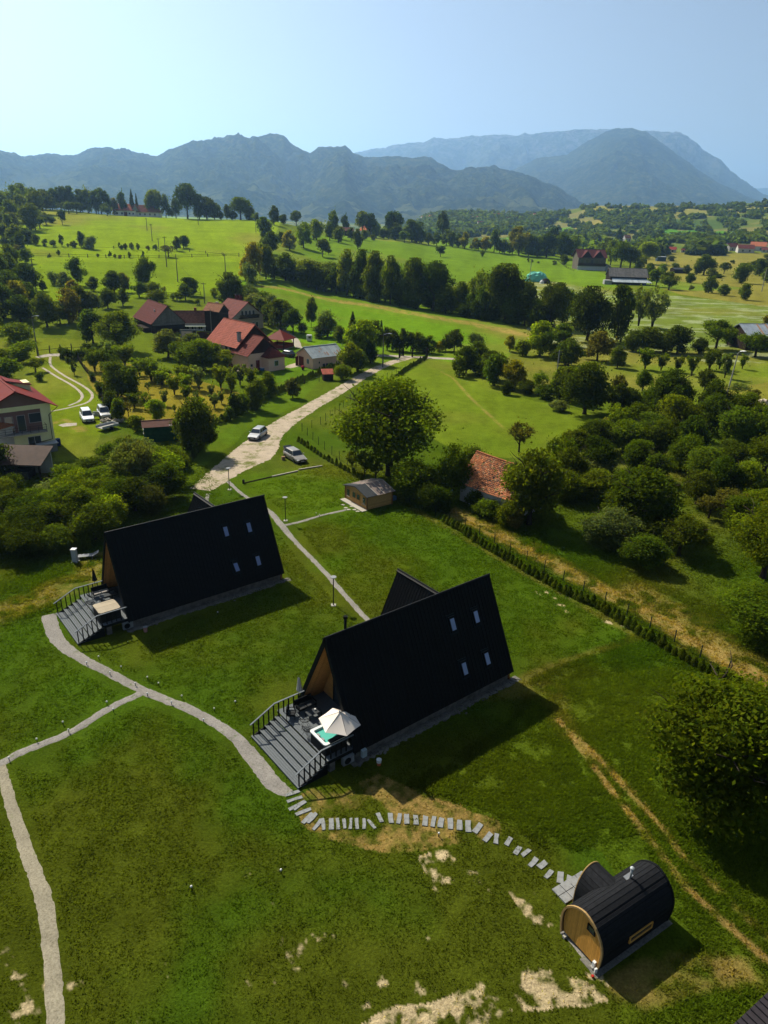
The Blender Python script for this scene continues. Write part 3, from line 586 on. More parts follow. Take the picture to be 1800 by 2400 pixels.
def scatter(poly, n, hr, wr, kinds, share, seed, mind=14, group=None, per=True):
    rng = random.Random(seed); xs = [p[0] for p in poly]; ys = [p[1] for p in poly]; pts = []
    for _ in range(n*60):
        if len(pts) >= n: break
        x = rng.uniform(min(xs), max(xs)); y = rng.uniform(min(ys), max(ys))
        if not inpoly(np.array([x]), np.array([y]), poly)[0]: continue
        if any(math.hypot(x-a, (y-b)*1.4) < mind for a, b in pts): continue
        pts.append((x, y))
    pts.sort(key=lambda p: p[1]); 
    for x, y in pts:
        k, t = rng.choice(kinds); tree(x, y, rng.uniform(*hr), rng.uniform(*wr), k, t, share, group or share)
# near right side
many('overhanging the vehicle tracks at the lower right', '1678 1893 340 375 oval M')
many('beside the fence at the right edge', '1786 1357 190 190 round M; 1785 1500 120 200 bush M')
many('in the row behind the mown dry strip', '1422 1288 95 125 oval G; 1511 1332 82 110 oval F; 1590 1305 100 120 spread F; 1500 1245 150 165 oval D; 1660 1215 55 60 sparse B; 1705 1225 75 80 sparse B')
many('in front of the ruined tiled barn', '1122 1192 44 62 bush F; 1240 1232 175 150 oval F; 1150 1215 45 75 bush M; 1185 1235 60 60 bush M; 1205 1240 50 50 bush B')
many('left of the ruined tiled barn', '1058 1165 120 85 bush M; 1035 1200 60 60 bush D; 1110 1105 60 70 bush D')
many('in the meadow behind the small wooden shed', '914 1113 215 245 round M')
many('right of the small wooden shed', '968 1172 95 128 oval M; 1000 1190 60 80 bush D')
many('beside the big walnut', '853 1122 60 45 sparse M; 880 1128 55 50 sparse M; 826 1105 45 34 sparse M')
many('in the meadow above the ruined barn', '1216 1060 66 58 sparse B')
many('at the edge of the meadow above the ruined barn', '1338 1055 25 45 bush B; 1420 1010 30 40 bush B')
# left thicket between the black cabin and the house with the balcony
many('before the thicket behind the far cabin', '355 1205 68 85 bush B; 278 1232 70 60 bush L; 190 1245 70 80 bush F; 60 1285 75 110 bush D; 130 1290 60 90 bush F; 20 1300 70 90 bush D; 225 1270 90 110 bush F; 100 1240 80 120 bush D; 330 1150 120 90 multi G; 300 1165 110 80 multi G; 300 1090 62 60 oval D; 262 1085 46 55 bush M; 405 1090 46 56 bush M; 320 1062 34 40 bush M')
scatter([(60, 1270), (80, 1205), (176, 1168), (250, 1120), (310, 1092), (400, 1112), (400, 1165), (340, 1195), (260, 1215), (150, 1260)], 30, (58, 92), (80, 130), [('oval', 'D'), ('bush', 'F'), ('oval', 'F'), ('bush', 'M'), ('bush', 'G'), ('oval', 'M'), ('multi', 'L')], 'in the dense thicket behind the far black cabin', 3, 30)
scatter([(255, 1075), (300, 1058), (420, 1095), (425, 1120), (380, 1125), (300, 1095)], 12, (30, 48), (44, 66), [('bush', 'M'), ('bush', 'G'), ('oval', 'F')], 'below the green garden hut', 5, 26)
scatter([(0, 1200), (60, 1190), (90, 1300), (0, 1330)], 6, (60, 80), (80, 110), [('bush', 'D'), ('oval', 'D')], 'at the left edge beside the far black cabin', 6, 30)
many('beside the balconied house at the left edge', '10 1120 80 70 oval D; 30 1165 50 60 bush D; 5 1180 60 80 bush M')
many('beside the lane above the far black cabin', '462 1062 125 105 oval F; 440 1050 70 60 bush D')
# orchard below the pink house (crop units)
many('in the orchard below the pink house', '360 700 90 90 vase L; 215 640 100 90 vase L; 600 860 70 60 vase L; 700 850 80 60 vase G; 520 730 90 80 vase L; 390 690 80 70 vase G; 180 850 90 80 vase M; 640 560 120 120 oval L; 760 610 120 110 oval L; 560 500 120 120 oval G; 120 575 110 110 vase L; 290 672 125 120 vase L; 335 685 75 80 bush L; 440 762 110 85 vase M; 520 800 90 65 vase M; 600 732 130 80 vase G; 545 702 110 70 vase M; 475 672 90 75 vase L; 740 722 130 80 vase M; 810 762 120 62 vase M; 865 702 120 80 vase G; 940 722 115 66 vase M; 375 832 85 42 vase G; 585 822 75 38 vase G; 250 862 100 65 sparse M; 270 752 60 36 sparse M; 680 772 65 42 vase G; 745 822 75 38 vase G; 440 872 42 22 vase M; 330 932 125 105 oval L; 75 782 200 165 oval F; 165 790 170 100 oval M; 400 522 160 150 oval G; 620 612 185 170 oval M; 540 592 150 130 oval M; 705 602 150 130 oval M; 40 700 130 120 vase M; 470 560 120 110 vase M; 800 650 60 50 sparse M', 2.765, 250, 650)
many('along the hedge beside the lane', '835 905 150 115 oval F; 970 862 190 125 oval F; 1050 782 165 125 oval L; 1205 782 125 115 oval B; 880 882 120 90 oval F; 800 930 90 80 bush F; 930 845 100 80 bush F', 2.765, 250, 650)
scatter([(130, 880), (215, 900), (270, 985), (300, 1000), (240, 1010), (150, 990)], 0, (20, 30), (20, 30), [('bush', 'M')], 'x', 5)
many('left of the grey-gabled barn', '1110 722 350 365 round L; 865 655 300 220 oval D; 440 502 300 235 oval M; 640 462 300 230 oval O; 735 402 270 220 oval M; 30 425 320 270 oval F; 180 385 300 250 oval O; 850 400 220 200 oval G; 1000 330 180 170 oval F; 960 700 60 100 bush M; 800 740 90 120 bush F; 560 470 200 180 oval M; 300 330 180 180 oval F', 3.95, 0, 640)
many('left of the curving farm track', '180 640 170 290 bush M; 208 808 170 290 bush L; 330 920 130 190 spread L; 372 1000 90 100 bush L; 60 1000 210 280 oval M; 20 800 100 160 bush M; 140 880 60 120 bush D', 3.95, 0, 640)
many('in front of the grey-gabled barn', '690 950 130 70 vase F; 640 840 60 60 bush D; 880 910 200 200 vase M; 980 890 170 160 vase M; 1160 860 180 180 vase L; 1080 1080 230 200 oval M; 1210 1090 160 150 bush M; 930 1080 70 70 bush D; 860 1010 70 60 bush D; 1000 800 160 150 vase G', 3.95, 0, 640)
many('behind the grey-gabled barn', '1140 305 150 150 round F; 1290 225 135 140 round M; 1060 190 200 180 oval F; 1160 180 170 130 oval B; 1350 160 280 195 tall F; 1455 290 130 190 bush M; 1525 200 70 48 sparse B; 1640 260 80 100 spread M; 1720 255 150 150 oval F; 1760 210 160 170 oval D; 1830 300 60 60 bush L; 1600 250 50 60 bush M', 3.95, 0, 640)
many('at the edge of the lower hill meadow', '725 905 240 170 tall F; 510 905 120 130 bush G; 600 930 140 150 oval G; 400 960 100 90 oval F; 870 960 130 130 oval F; 130 880 190 170 oval M; 30 860 170 130 oval M; 230 920 150 150 oval M; 680 980 120 150 oval O', 3.95, 0, 440)
many('on the fence line across the hill meadow', '335 532 95 85 oval F; 415 542 65 55 bush F; 495 547 60 75 bush F; 570 542 98 50 tall F; 632 548 32 34 bush M; 690 555 60 66 bush F; 755 555 140 80 oval F; 838 568 115 125 bush G; 1108 570 60 30 tall M; 1130 572 40 44 bush M; 1165 572 55 44 bush F; 1222 572 62 46 bush M; 1280 576 58 46 bush M; 1372 580 42 40 bush B; 1440 580 52 50 bush F; 1640 585 125 95 oval F; 1700 560 110 110 oval M; 1560 640 100 130 sparse B', 3.95, 0, 440)
many('along the lower rail fence on the hill', '163 640 105 92 oval O; 245 702 128 135 oval M; 543 632 55 38 oval M; 1020 656 65 34 tall F; 1065 655 40 30 bush M; 1110 655 32 40 bush B; 1200 652 55 40 bush M; 1330 657 65 26 tall F; 905 640 30 30 bush M; 455 650 30 40 bush D; 50 648 26 50 bush D', 3.95, 0, 440)
many('on the hill meadow below the farmhouse', '580 345 130 85 round D; 330 392 120 140 spread F; 372 382 110 120 spread F; 430 350 110 130 spread M; 640 242 105 120 spread F; 712 242 98 120 spread F; 600 230 90 110 spread M; 910 222 92 75 round D; 995 262 110 118 round F; 480 330 60 90 bush M; 280 270 90 140 bush G; 230 260 100 100 bush M; 110 240 110 150 bush G', 3.95, 0, 440)
many('behind the hilltop farmhouse', '1216 150 120 74 conifer D; 1265 150 88 60 conifer D; 1130 150 100 85 tall F; 935 190 170 150 round D; 820 195 140 110 oval L; 1010 170 100 80 oval M; 740 180 150 120 oval F; 650 150 150 120 oval F; 560 150 150 130 oval F; 480 160 140 110 oval F; 420 170 130 110 oval M; 1060 150 50 80 bush B', 3.95, 0, 440)
many('right of the hilltop farmhouse', '1215 290 190 165 round D; 1000 254 120 130 round M; 1075 285 120 70 oval F; 1340 290 110 110 oval D; 1390 295 80 80 oval F; 1430 300 35 40 bush F; 1560 308 125 135 round M; 1508 318 52 68 bush D; 1470 300 75 60 oval F; 1610 320 60 50 bush M; 1140 285 100 80 oval D; 1290 285 120 80 oval F; 1645 325 40 50 bush L', 2.765, 0, 400)
scatter([(-40, 520), (0, 505), (75, 488), (108, 500), (100, 520), (60, 560), (40, 580), (-40, 580)], 24, (36, 62), (32, 50), [('oval', 'F'), ('oval', 'M'), ('tall', 'M'), ('oval', 'G'), ('oval', 'M')], 'in the wood left of the hill meadow', 7, 15)
scatter([(-60, 480), (120, 470), (240, 478), (235, 487), (100, 486), (-60, 500)], 18, (26, 42), (26, 40), [('oval', 'F'), ('oval', 'M'), ('tall', 'M')], 'along the hill crest left of the farmhouse', 8, 13)
scatter([(0, 575), (70, 560), (95, 573), (60, 582), (0, 582)], 6, (20, 36), (20, 34), [('bush', 'D'), ('bush', 'F')], 'at the foot of the left hill wood', 9, 12)
scatter([(-40, 640), (20, 640), (70, 680), (60, 760), (-40, 780)], 10, (50, 75), (50, 70), [('oval', 'F'), ('oval', 'M')], 'at the left edge above the farm track', 10, 26)
# centre
many('in the middle hedgerow climbing the hill', '530 168 105 112 round F; 325 192 170 120 oval F; 160 150 72 60 oval M; 95 120 90 110 oval F; 410 180 85 80 oval D; 470 420 170 150 oval Y; 600 402 210 170 oval L; 720 330 180 165 oval L; 872 310 235 115 tall F; 980 200 95 80 tall F; 920 352 140 115 oval F; 300 460 200 170 oval D; 250 320 190 160 oval F; 840 330 150 120 oval F; 620 300 130 120 oval L; 400 380 120 110 oval F', 3.95, 560, 480)
many('around the small white house on the crest', '1140 190 120 150 round M; 1215 200 110 120 round D; 1270 292 125 98 oval L; 1100 412 175 115 oval F; 1165 330 90 80 oval F; 1040 330 110 90 oval F; 1240 330 50 50 bush M', 3.95, 560, 480)
many('along the crest right of the small white house', '1440 240 165 165 round D; 1450 330 150 150 oval D; 1600 310 160 150 oval F; 1530 350 100 95 round M; 1340 300 70 80 bush F; 1650 350 90 90 oval M; 1385 290 80 80 oval F', 3.95, 560, 480)
many('alone in the central meadow', '775 482 155 122 round F; 830 460 90 60 oval B', 3.95, 560, 480)
many('at the lower end of the middle hedgerow', '130 700 330 190 oval Y; 250 690 300 170 oval F; 110 740 190 150 bush G; 60 700 200 120 oval Y; 190 640 260 140 oval L; 330 690 120 100 bush D', 3.95, 560, 480)
many('in the tall belt across the middle meadow', '430 705 245 200 oval M; 640 765 235 220 oval M; 800 805 200 170 oval F; 1000 842 400 210 oval M; 1120 865 420 200 oval D; 1250 890 430 210 oval F; 1400 922 420 210 oval M; 1560 950 400 200 oval F; 720 785 200 180 oval D; 900 830 250 150 oval D; 1060 860 300 160 oval D; 1190 880 300 160 bush D; 1480 940 300 200 bush D', 3.95, 560, 480)
many('in the dark belt right of the middle meadow', '60 885 440 230 oval F; 215 902 420 330 round D; 455 940 290 220 oval M; 640 960 410 240 multi F; 880 1010 510 400 round D; 1060 1040 370 240 oval D; 1290 1062 400 300 round F; 700 990 300 240 bush D; 960 1030 300 240 bush D; 1170 1062 250 200 bush M; 330 930 240 200 bush D; 560 960 200 160 bush D', 3.95, 960, 500)
many('alone in the upper right meadow', '285 405 95 88 round D; 670 402 60 50 bush L', 3.95, 960, 500)
many('beyond the far edge of the central meadow', '310 170 170 125 round D; 60 270 180 180 oval D; 110 272 110 100 oval M; 175 298 110 92 round M; 250 300 115 90 oval F; 340 300 140 120 oval F; 395 312 130 110 oval F; 450 318 120 100 oval F; 510 330 145 100 oval Y; 605 342 105 110 oval Y; 700 350 125 100 oval Y; 780 362 200 110 oval M; 880 372 120 90 oval L; 830 365 110 90 oval F; 1010 392 250 185 round O; 1100 398 190 120 oval F; 1180 402 170 140 oval F; 1265 412 210 190 round D; 1330 270 130 140 round D; 1400 420 230 170 oval M; 1450 430 200 130 oval M; 1340 400 180 120 oval M; 950 380 110 100 oval F; 640 345 90 80 oval F; 1500 400 180 130 oval L', 3.95, 960, 500)
many('beside the three-storey chalet', '465 912 98 50 conifer D; 1360 1130 10 10 bush D; 340 1025 60 60 bush D; 455 1035 45 60 bush D; 275 1028 30 34 bush F; 105 1010 28 20 tall F; 130 1012 18 18 bush F; 170 1015 12 20 bush F', 2.765, 1200, 250)
many('between the chalet and the grey barn', '270 372 150 120 conifer D; 290 588 230 240 round M; 380 590 180 190 round F; 530 548 190 205 round L; 470 600 120 110 bush L; 550 700 150 150 oval M; 200 560 220 130 oval M; 150 480 160 110 oval F; 60 400 130 130 oval M; 430 560 130 120 oval F', 3.95, 1380, 480)
many('in the scrub right of the grey barn', '620 760 155 150 round M; 740 785 155 180 round M; 945 795 50 50 bush G; 1105 815 145 138 bush F; 1253 840 100 125 bush G; 1435 882 145 132 bush F; 1400 725 175 170 oval F; 1060 650 180 200 round F; 1250 640 100 105 round F; 1140 672 80 120 bush M; 930 725 90 110 bush D; 1330 548 36 50 bush D; 760 522 48 80 bush F; 1580 660 150 150 oval F; 1650 720 130 140 oval M; 680 640 90 90 bush L; 1200 680 40 90 bush M; 800 600 60 80 bush M; 900 640 80 80 oval F; 1000 650 90 80 oval F; 1500 640 110 110 oval M; 1650 520 60 70 bush M; 690 460 40 60 bush D', 3.95, 1380, 480)
many('behind the orchard rows on the right', '250 660 400 320 oval D; 480 665 410 215 oval D; 650 545 290 180 multi G; 755 565 300 190 multi G; 60 520 260 200 oval D; 330 815 220 215 oval B; 720 745 190 260 oval M; 600 740 160 180 bush F; 950 760 210 230 oval D; 850 755 170 200 bush M; 1250 725 220 260 spread M; 1400 660 110 110 oval F; 1340 700 120 90 oval M; 1560 785 180 260 spread M; 1650 560 120 90 oval O; 80 850 140 200 bush F; 60 700 170 200 oval M; 1640 650 90 100 oval M; 1120 760 120 160 bush D', 3.318, 1300, 600)
many('in the whitewashed orchard rows on the right', '485 868 165 150 oval F; 700 885 155 125 vase M; 825 893 130 120 vase M; 950 905 120 90 vase M; 1062 935 145 120 vase M; 1200 890 160 150 vase M; 1320 950 190 100 vase G; 1456 882 110 70 vase M; 680 1052 165 155 round F; 1280 880 120 110 vase M', 3.318, 1300, 600)
many('in the belt below the right-hand orchard', '230 1235 400 360 oval D; 480 1130 190 130 tall B; 560 1245 210 180 oval D; 480 1240 240 170 oval D; 860 1285 390 350 oval D; 1000 1230 220 200 oval D; 1190 1335 360 290 oval D; 1165 1045 165 160 oval F; 1440 1335 270 280 oval M; 1610 1350 190 200 oval L; 1420 1090 100 170 sparse G; 1520 1180 140 120 sparse B; 100 1130 260 180 oval F; 640 1310 160 170 bush M; 1560 1240 90 90 oval F; 720 1230 200 160 bush F', 3.318, 1300, 600)
scatter([(1290, 1120), (1330, 1070), (1440, 1025), (1560, 1010), (1830, 1030), (1830, 1180), (1720, 1200), (1620, 1185), (1560, 1230), (1480, 1220), (1400, 1180), (1350, 1180), (1310, 1170)], 28, (60, 100), (66, 104), [('oval', 'L'), ('oval', 'F'), ('bush', 'M'), ('oval', 'D'), ('oval', 'F'), ('bush', 'F'), ('multi', 'M'), ('oval', 'M')], 'in the wild thicket right of the ruined barn', 11, 44)
many('in the wild thicket right of the ruined barn', '1380 1125 60 150 bush G; 1320 1170 70 90 bush M')
scatter([(1680, 1215), (1800, 1200), (1830, 1330), (1790, 1290), (1740, 1290)], 5, (60, 90), (70, 100), [('oval', 'M'), ('oval', 'L')], 'at the right edge below the thicket', 12, 34)
many('along the hedge of the triangular meadow', '1000 830 160 150 oval F; 1160 872 170 160 oval F; 960 852 120 90 bush M; 1060 805 160 150 oval F; 1170 905 180 160 oval F; 1290 925 170 150 oval Y; 1430 962 140 110 sparse M; 1360 950 80 120 bush D; 1560 990 190 140 oval F; 1480 985 90 130 bush D; 930 702 130 120 oval F; 1065 705 110 110 bush G; 1440 725 200 190 oval L; 1262 702 95 70 oval Y; 1340 725 90 90 bush M; 1610 785 160 160 oval F; 1530 740 90 90 bush M; 880 700 100 90 oval M; 1560 1060 70 130 bush G; 1240 960 80 80 bush D; 1080 850 90 90 bush D', 2.552, 700, 550)
many('along the hedge by the lane gate', '560 695 120 80 tall M; 620 698 130 80 oval M; 670 700 110 80 oval F; 720 705 115 90 oval M; 780 708 100 100 oval M; 530 690 130 70 oval F; 590 700 90 80 bush D; 750 712 70 80 bush D; 840 700 60 60 bush Y', 2.552, 700, 550)
many('right of the pale-roofed garage', '370 760 235 190 oval L; 310 835 180 170 oval L; 450 715 190 130 oval F; 320 640 170 110 conifer F; 490 630 110 40 conifer D; 240 640 90 90 bush F; 430 770 120 120 bush D; 350 820 120 120 bush D; 260 870 90 110 bush M', 2.552, 700, 550)
many('behind the brown-roofed gazebo', '75 560 170 82 tall F; 172 612 150 140 bush G; 20 590 60 60 bush D; 130 620 80 80 bush M', 2.552, 700, 550)
many('behind the dark red-roofed house', '805 190 210 190 oval F; 1130 345 190 160 oval F; 1210 372 160 120 round D; 950 230 120 120 oval G; 1000 270 130 120 oval G; 1050 310 130 120 oval M; 880 160 90 90 bush D; 300 125 90 120 bush M; 1070 240 120 100 bush G; 700 130 60 70 bush L', 2.765, 250, 650)
many('at the farm drive entrance', '580 790 100 80 bush D; 640 810 110 110 bush D; 720 800 90 100 bush F; 760 790 80 80 bush D; 830 820 90 90 bush D', 3.95, 0, 640)
many('beside the curving farm track', '870 495 140 80 bush D; 910 500 120 70 conifer F; 960 640 200 160 bush D; 1020 700 200 140 bush F; 800 340 80 60 bush M; 850 430 80 60 bush M; 1110 650 120 90 sparse B; 1000 590 100 90 bush D; 1150 740 90 100 bush M; 1190 780 140 150 oval M', 3.687, 0, 800)
scatter([(660, 655), (800, 690), (960, 725), (1100, 745), (1290, 772), (1290, 762), (1100, 730), (960, 700), (800, 672), (660, 645)], 40, (30, 55), (40, 60), [('bush', 'D'), ('bush', 'F')], 'low down in the long meadow belt', 21, 14)
scatter([(560, 690), (640, 735), (660, 760), (600, 740)], 6, (36, 50), (40, 50), [('bush', 'G'), ('bush', 'M')], 'between the red-roofed house and the meadow', 22, 16)
# thuja rows: the low hedge at the foot of the wire fence and the one beside the lane
def hedge(pts, n, hm, wm, share, group):
    P = [G(*p) for p in pts]; L = [0]
    for a, c in zip(P[:-1], P[1:]): L.append(L[-1]+(c-a).length)
    for i in range(n):
        t = i/(n-1)*L[-1]; k = max(j for j in range(len(P)-1) if L[j] <= t+1e-6); q = P[k].lerp(P[k+1], (t-L[k])/(L[k+1]-L[k]))
        q = q+Vector((random.uniform(-.08, .08), random.uniform(-.08, .08), -.03)); px = float(proj(q.x, q.y, q.z)[0])
        m = random.uniform(.72, 1.2); put_tree(q, hm*m, wm*random.uniform(.85, 1.15), 'thuja', 'F', '', px, 50, group, share)
hedge([(700, 1035), (760, 1075), (830, 1115), (880, 1145), (945, 1178)], 26, .95, .72, 'dark thuja shrub in the low row running to the wooden shed', 'thuja row behind the wooden shed lawn')
hedge([(1040, 1226), (1075, 1245), (1145, 1290), (1225, 1335), (1310, 1385), (1400, 1430), (1480, 1475), (1560, 1530), (1640, 1570), (1730, 1612)], 62, 1.0, .80, 'dark thuja shrub in the long row under the right wire fence', 'thuja row along the right fence')
hedge([(500, 1000), (560, 975), (630, 935), (700, 900), (760, 875), (795, 862)], 48, 1.5, 1.2, 'dark thuja in the long hedge between orchard and gravel road', 'thuja hedge along the gravel road')
hedge([(925, 890), (950, 870), (975, 855), (998, 842)], 24, 1.1, 1.0, 'dark thuja shrub in the short hedge beside the lane gate', 'thuja hedge beside the gate')
hedge([(415, 1120), (440, 1090), (470, 1055), (500, 1020)], 26, 1.3, .8, 'dark thuja shrub in the row left of the gravel parking area', 'thuja row left of the gravel road')
hedge([(125, 1300), (165, 1295), (210, 1288)], 9, 1.6, .9, 'tall thuja shrub in the row behind the white post by the far cabin', 'thuja row left of the far cabin')
name_trees()
# ---------------------------------------------------------------- far woods and hill scrub that read as one mass
def blobs(name, pts, hs, ws, seed, mat=LEAF, col=(.040, .066, .010)):
    """each plant: a lumpy ball of leaf clumps"""
    rng = np.random.default_rng(seed); n = len(pts); k = 26
    d = rng.normal(0, 1, (n, k, 3)); d /= np.linalg.norm(d, axis=2)[..., None]; d[:, :, 2] = np.abs(d[:, :, 2])*.95-.05
    P = pts[:, None, :]+d*np.stack([ws/2, ws/2, hs], 1)[:, None, :]*rng.uniform(.7, 1.05, (n, k, 1)); sz = np.repeat(ws*.36, k)
    V, F = leaves(P.reshape(-1, 3), d.reshape(-1, 3)+.2, 1., rng); c = P.reshape(-1, 3); V = (V.reshape(-1, 4, 3)-c[:, None])*sz[:, None, None]+c[:, None]
    tint = rng.uniform(.6, 1.5, (n, 1, 1))*rng.uniform(.7, 1.3, (n, k, 1))*np.array(col)*np.array([1, 1, 1])+rng.uniform(0, .02, (n, 1, 1))*np.array([1, .6, 0])
    o = inst(name, mesh_np(name, V.reshape(-1, 3), F, mat, False, np.repeat(tint.reshape(-1, 3), 4, 0))); o.color = (1, 1, 1, 1); return prop(o, kind='stuff')
def area(polys, seed, h, w):
    rng = np.random.default_rng(seed); out = []
    for poly, n, clump in polys:
        xs = [p[0] for p in poly]; ys = [p[1] for p in poly]; got = 0
        for _ in range(80):
            if got >= n: break
            x = rng.uniform(min(xs), max(xs), n); y = rng.uniform(min(ys), max(ys), n); m = inpoly(x, y, poly)&(fbm(x/22, y/7, 3, seed) > clump)
            for a, c in zip(x[m], y[m]):
                if (1685 < a < 1815 or 1552 < a < 1620) and 571 < c < 604: continue
                if 1445 < a < 1490 and 556 < c < 584: continue
                if got >= n: break
                out.append(G(a, c)); got += 1
    P = np.array([tuple(p) for p in out]); k = len(P); return P, rng.uniform(*h, k), rng.uniform(*w, k)
P, hh, ww = area([([(1190, 520), (1380, 485), (1420, 500), (1800, 480), (1800, 600), (1500, 598), (1400, 590), (1200, 570)], 950, .56),
    ([(1400, 498), (1560, 500), (1640, 530), (1520, 540), (1420, 528)], 330, .45), ([(1500, 560), (1800, 560), (1800, 585), (1500, 590)], 420, .3), ([(1380, 480), (1800, 478), (1800, 490), (1380, 490)], 110, .45)], 5, (5, 10), (7, 15))
blobs('hillside_scrub', P, hh, ww, 5)
P, hh, ww = area([([(930, 520), (1000, 502), (1100, 503), (1200, 508), (1330, 505), (1250, 545), (1060, 560), (900, 560)], 1500, .30), ([(1540, 575), (1800, 580), (1800, 598), (1480, 600)], 160, .3)], 6, (9, 15), (10, 18))
blobs('valley_wood', P, hh, ww, 6, col=(.036, .060, .013))
P, hh, ww = area([([(1210, 598), (1340, 560), (1420, 575), (1500, 590), (1500, 606), (1430, 600)], 130, .2)], 8, (9, 15), (9, 14))
blobs('village_wood', P, hh, ww, 8, col=(.055, .09, .010))
# ---------------------------------------------------------------- the two black cabins
def thing(name, label, cat, x, y, z=0, rz=0, group=None): return empty(name, (x, y, z), rz, label, cat, group)
CL, CW, CR, CE = 14.7, 3.31, 7.48, .72
def slope(mb, x0, x1, w0, z0, w1, z1, th):
    """roof slab between (w0,z0) ridge and (w1,z1) eave, from x0 to x1, thickness th below"""
    n = Vector((0, -(z1-z0), w1-w0)); n = n.normalized()*(1 if (w1-w0) > 0 else -1)*th
    mb.add([(x0, -w0, z0), (x1, -w0, z0), (x1, -w1, z1), (x0, -w1, z1)]+[(x0, -w0, z0-th*1.4), (x1, -w0, z0-th*1.4), (x1, -w1+(n.y if w1 > 0 else n.y)*0+(th if w1 > w0 else -th)*.9, z1-th*.2), (x0, -w1+(th if w1 > w0 else -th)*.9, z1-th*.2)],
           [(0, 1, 2, 3), (7, 6, 5, 4), (0, 4, 5, 1), (2, 6, 7, 3), (1, 5, 6, 2), (0, 3, 7, 4)])
KNOTWOOD = stripes('pine_cladding', (.72, .36, .11), (.16, .06, .02), .13, 0, .06, .55, .25, 2.5, stretch=(1, 1, 6))
PLINTH = M('stone_plinth', (.17, .16, .145), .9, .5, 2.2, bmp=1.)
STRIP = gravelmat('plinth_gravel', (.12, .115, .10), (.05, .047, .04), (.04, .06, .01), .62)
def cabin(label, hx, hy, a, first):
    t = thing('a_frame_cabin', label, 'cabin', hx, hy, 0, a, 'black A-frame cabins with decks')
    # note: local x runs along the ridge, local y to the left (w = -y)
    for s in (1, -1):
        m = MB(); slope(m, 0, CL, 0, CR, s*CW, CE, .22); m.build('roof_panel', BLACKROOF, t)
        m = MB(); k = 44; sl = math.hypot(CW, CR-CE); tx = CW/sl; tz = (CR-CE)/sl
        for i in range(k+1):
            x = .03+i*(CL-.06)/k; m.add([(x+dx, -s*(w+nx*tz), z+nx*tx) for dx in (-.02, .02) for (w, z) in ((.02, CR-.03), (CW, CE)) for nx in (0.004, .045)], [(0, 2, 3, 1), (4, 5, 7, 6), (1, 3, 7, 5), (2, 6, 7, 3), (0, 1, 5, 4)])
        m.build('standing_seam', RIB, t, kind='stuff')
        m = MB(); m.add([(x, -s*(w+q*tz), z+q*tx) for x in (-.05, .02) for (w, z) in ((0, CR+.02), (CW+.02, CE-.04)) for q in (-.26, .06)], [(0, 1, 3, 2), (4, 6, 7, 5), (0, 4, 5, 1), (2, 3, 7, 6), (1, 5, 7, 3), (0, 2, 6, 4)]); m.build('barge_board', BLACKP, t)
        # warm boarded lining under the overhang
        m = MB(); m.add([(x, -s*(w), z) for x in (.03, 1.75) for (w, z) in ((.02, CR-.42), (CW-.30, CE+.05))], [(0, 2, 3, 1)]); m.build('soffit_boarding', KNOTWOOD, t)
    MB().tube([(-.05, 0, CR+.03), (CL+.05, 0, CR+.03)], .07, 6).build('ridge_cap', RIB, t)
    # recessed gable wall with triangular window and glazed door
    wz = lambda z: (CW-.26)*(CR-.35-z)/(CR-.35-CE)
    m = MB(); m.prism([(-wz(1.0), 1.0), (wz(1.0), 1.0), (0, CR-.35)], 1.75, 1.9, 'x'); m.build('gable_wall', KNOTWOOD, t)
    m = MB(); m.prism([(-wz(.2), .2), (wz(.2), .2), (wz(CR-1), CR-1), (-wz(CR-1), CR-1)], CL-.35, CL-.25, 'x'); m.build('gable_wall', WOOD, t)
    f = MB(); 
    for p, q in (((-1.25, 3.55), (1.25, 3.55)), ((1.25, 3.55), (.12, 5.95)), ((.12, 5.95), (-.12, 5.95)), ((-.12, 5.95), (-1.25, 3.55))): f.tube([(1.70, *p), (1.70, *q)], .07, 4)
    g = f.build('triangular_window', BLACKP, t); MB().prism([(-1.2, 3.6), (1.2, 3.6), (.08, 5.9), (-.08, 5.9)], 1.715, 1.735, 'x').build('pane', GLASS, g)
    f = MB(); 
    for y in (-1.5, -.5, .5, 1.5): f.bb(1.66, 1.745, y-.05, y+.05, 1.02, 3.15)
    f.bb(1.66, 1.745, -1.55, 1.55, 3.15, 3.25); f.bb(1.66, 1.745, -1.55, 1.55, 1.02, 1.1)
    d = f.build('glazed_door', BLACKP, t)
    for y in (-1, 0, 1): MB().bb(1.69, 1.72, y-.45, y+.45, 1.1, 3.15).build('pane', GLASS, d)
    MB().bb(1.6, 1.66, -.44, -.40, 1.9, 2.2).build('handle', STEEL, d)
    if first: MB().bb(1.640, 1.655, -.9, -.5, 2.3, 2.9).build('notice', WHITE, t)
    MB().tube([(1.55, -1.8, 2.9), (1.7, -1.8, 2.9)], .05, 6).build('wall_lamp', BLACKP, t)
    # cross wing on the far side
    wl, wr, wh, wo = 5.07, 7.16, 2.95, 10.1
    for s in (1, -1):
        m = MB(); y0 = 0; pts = [(wo, .35, wr), (wo, wl, wr), (wo+s*wh, wl, .8), (wo+s*wh, CW*.98, .8)]
        nx = Vector((s*(wr-.8), 0, wh)).normalized()*.2
        m.add(pts+[tuple(Vector(p)-nx) for p in pts], [(0, 1, 2, 3), (7, 6, 5, 4), (0, 4, 5, 1), (1, 5, 6, 2), (2, 6, 7, 3), (3, 7, 4, 0)]); m.build('wing_roof_panel', BLACKROOF, t)
        m = MB()
        for i in range(17):
            y = .5+i*(wl-.55)/16; q = min(1, max(.02, (CR-.02-y*(CR-CE)/CW)/wr)); zb = max(.8, CR-y*(CR-CE)/CW) if y < CW else .8; tb = (wr-zb)/(wr-.8)
            m.tube([(wo+s*.03, y, wr-.01), (wo+s*(wh*tb+.03), y, zb)], .03, 4)
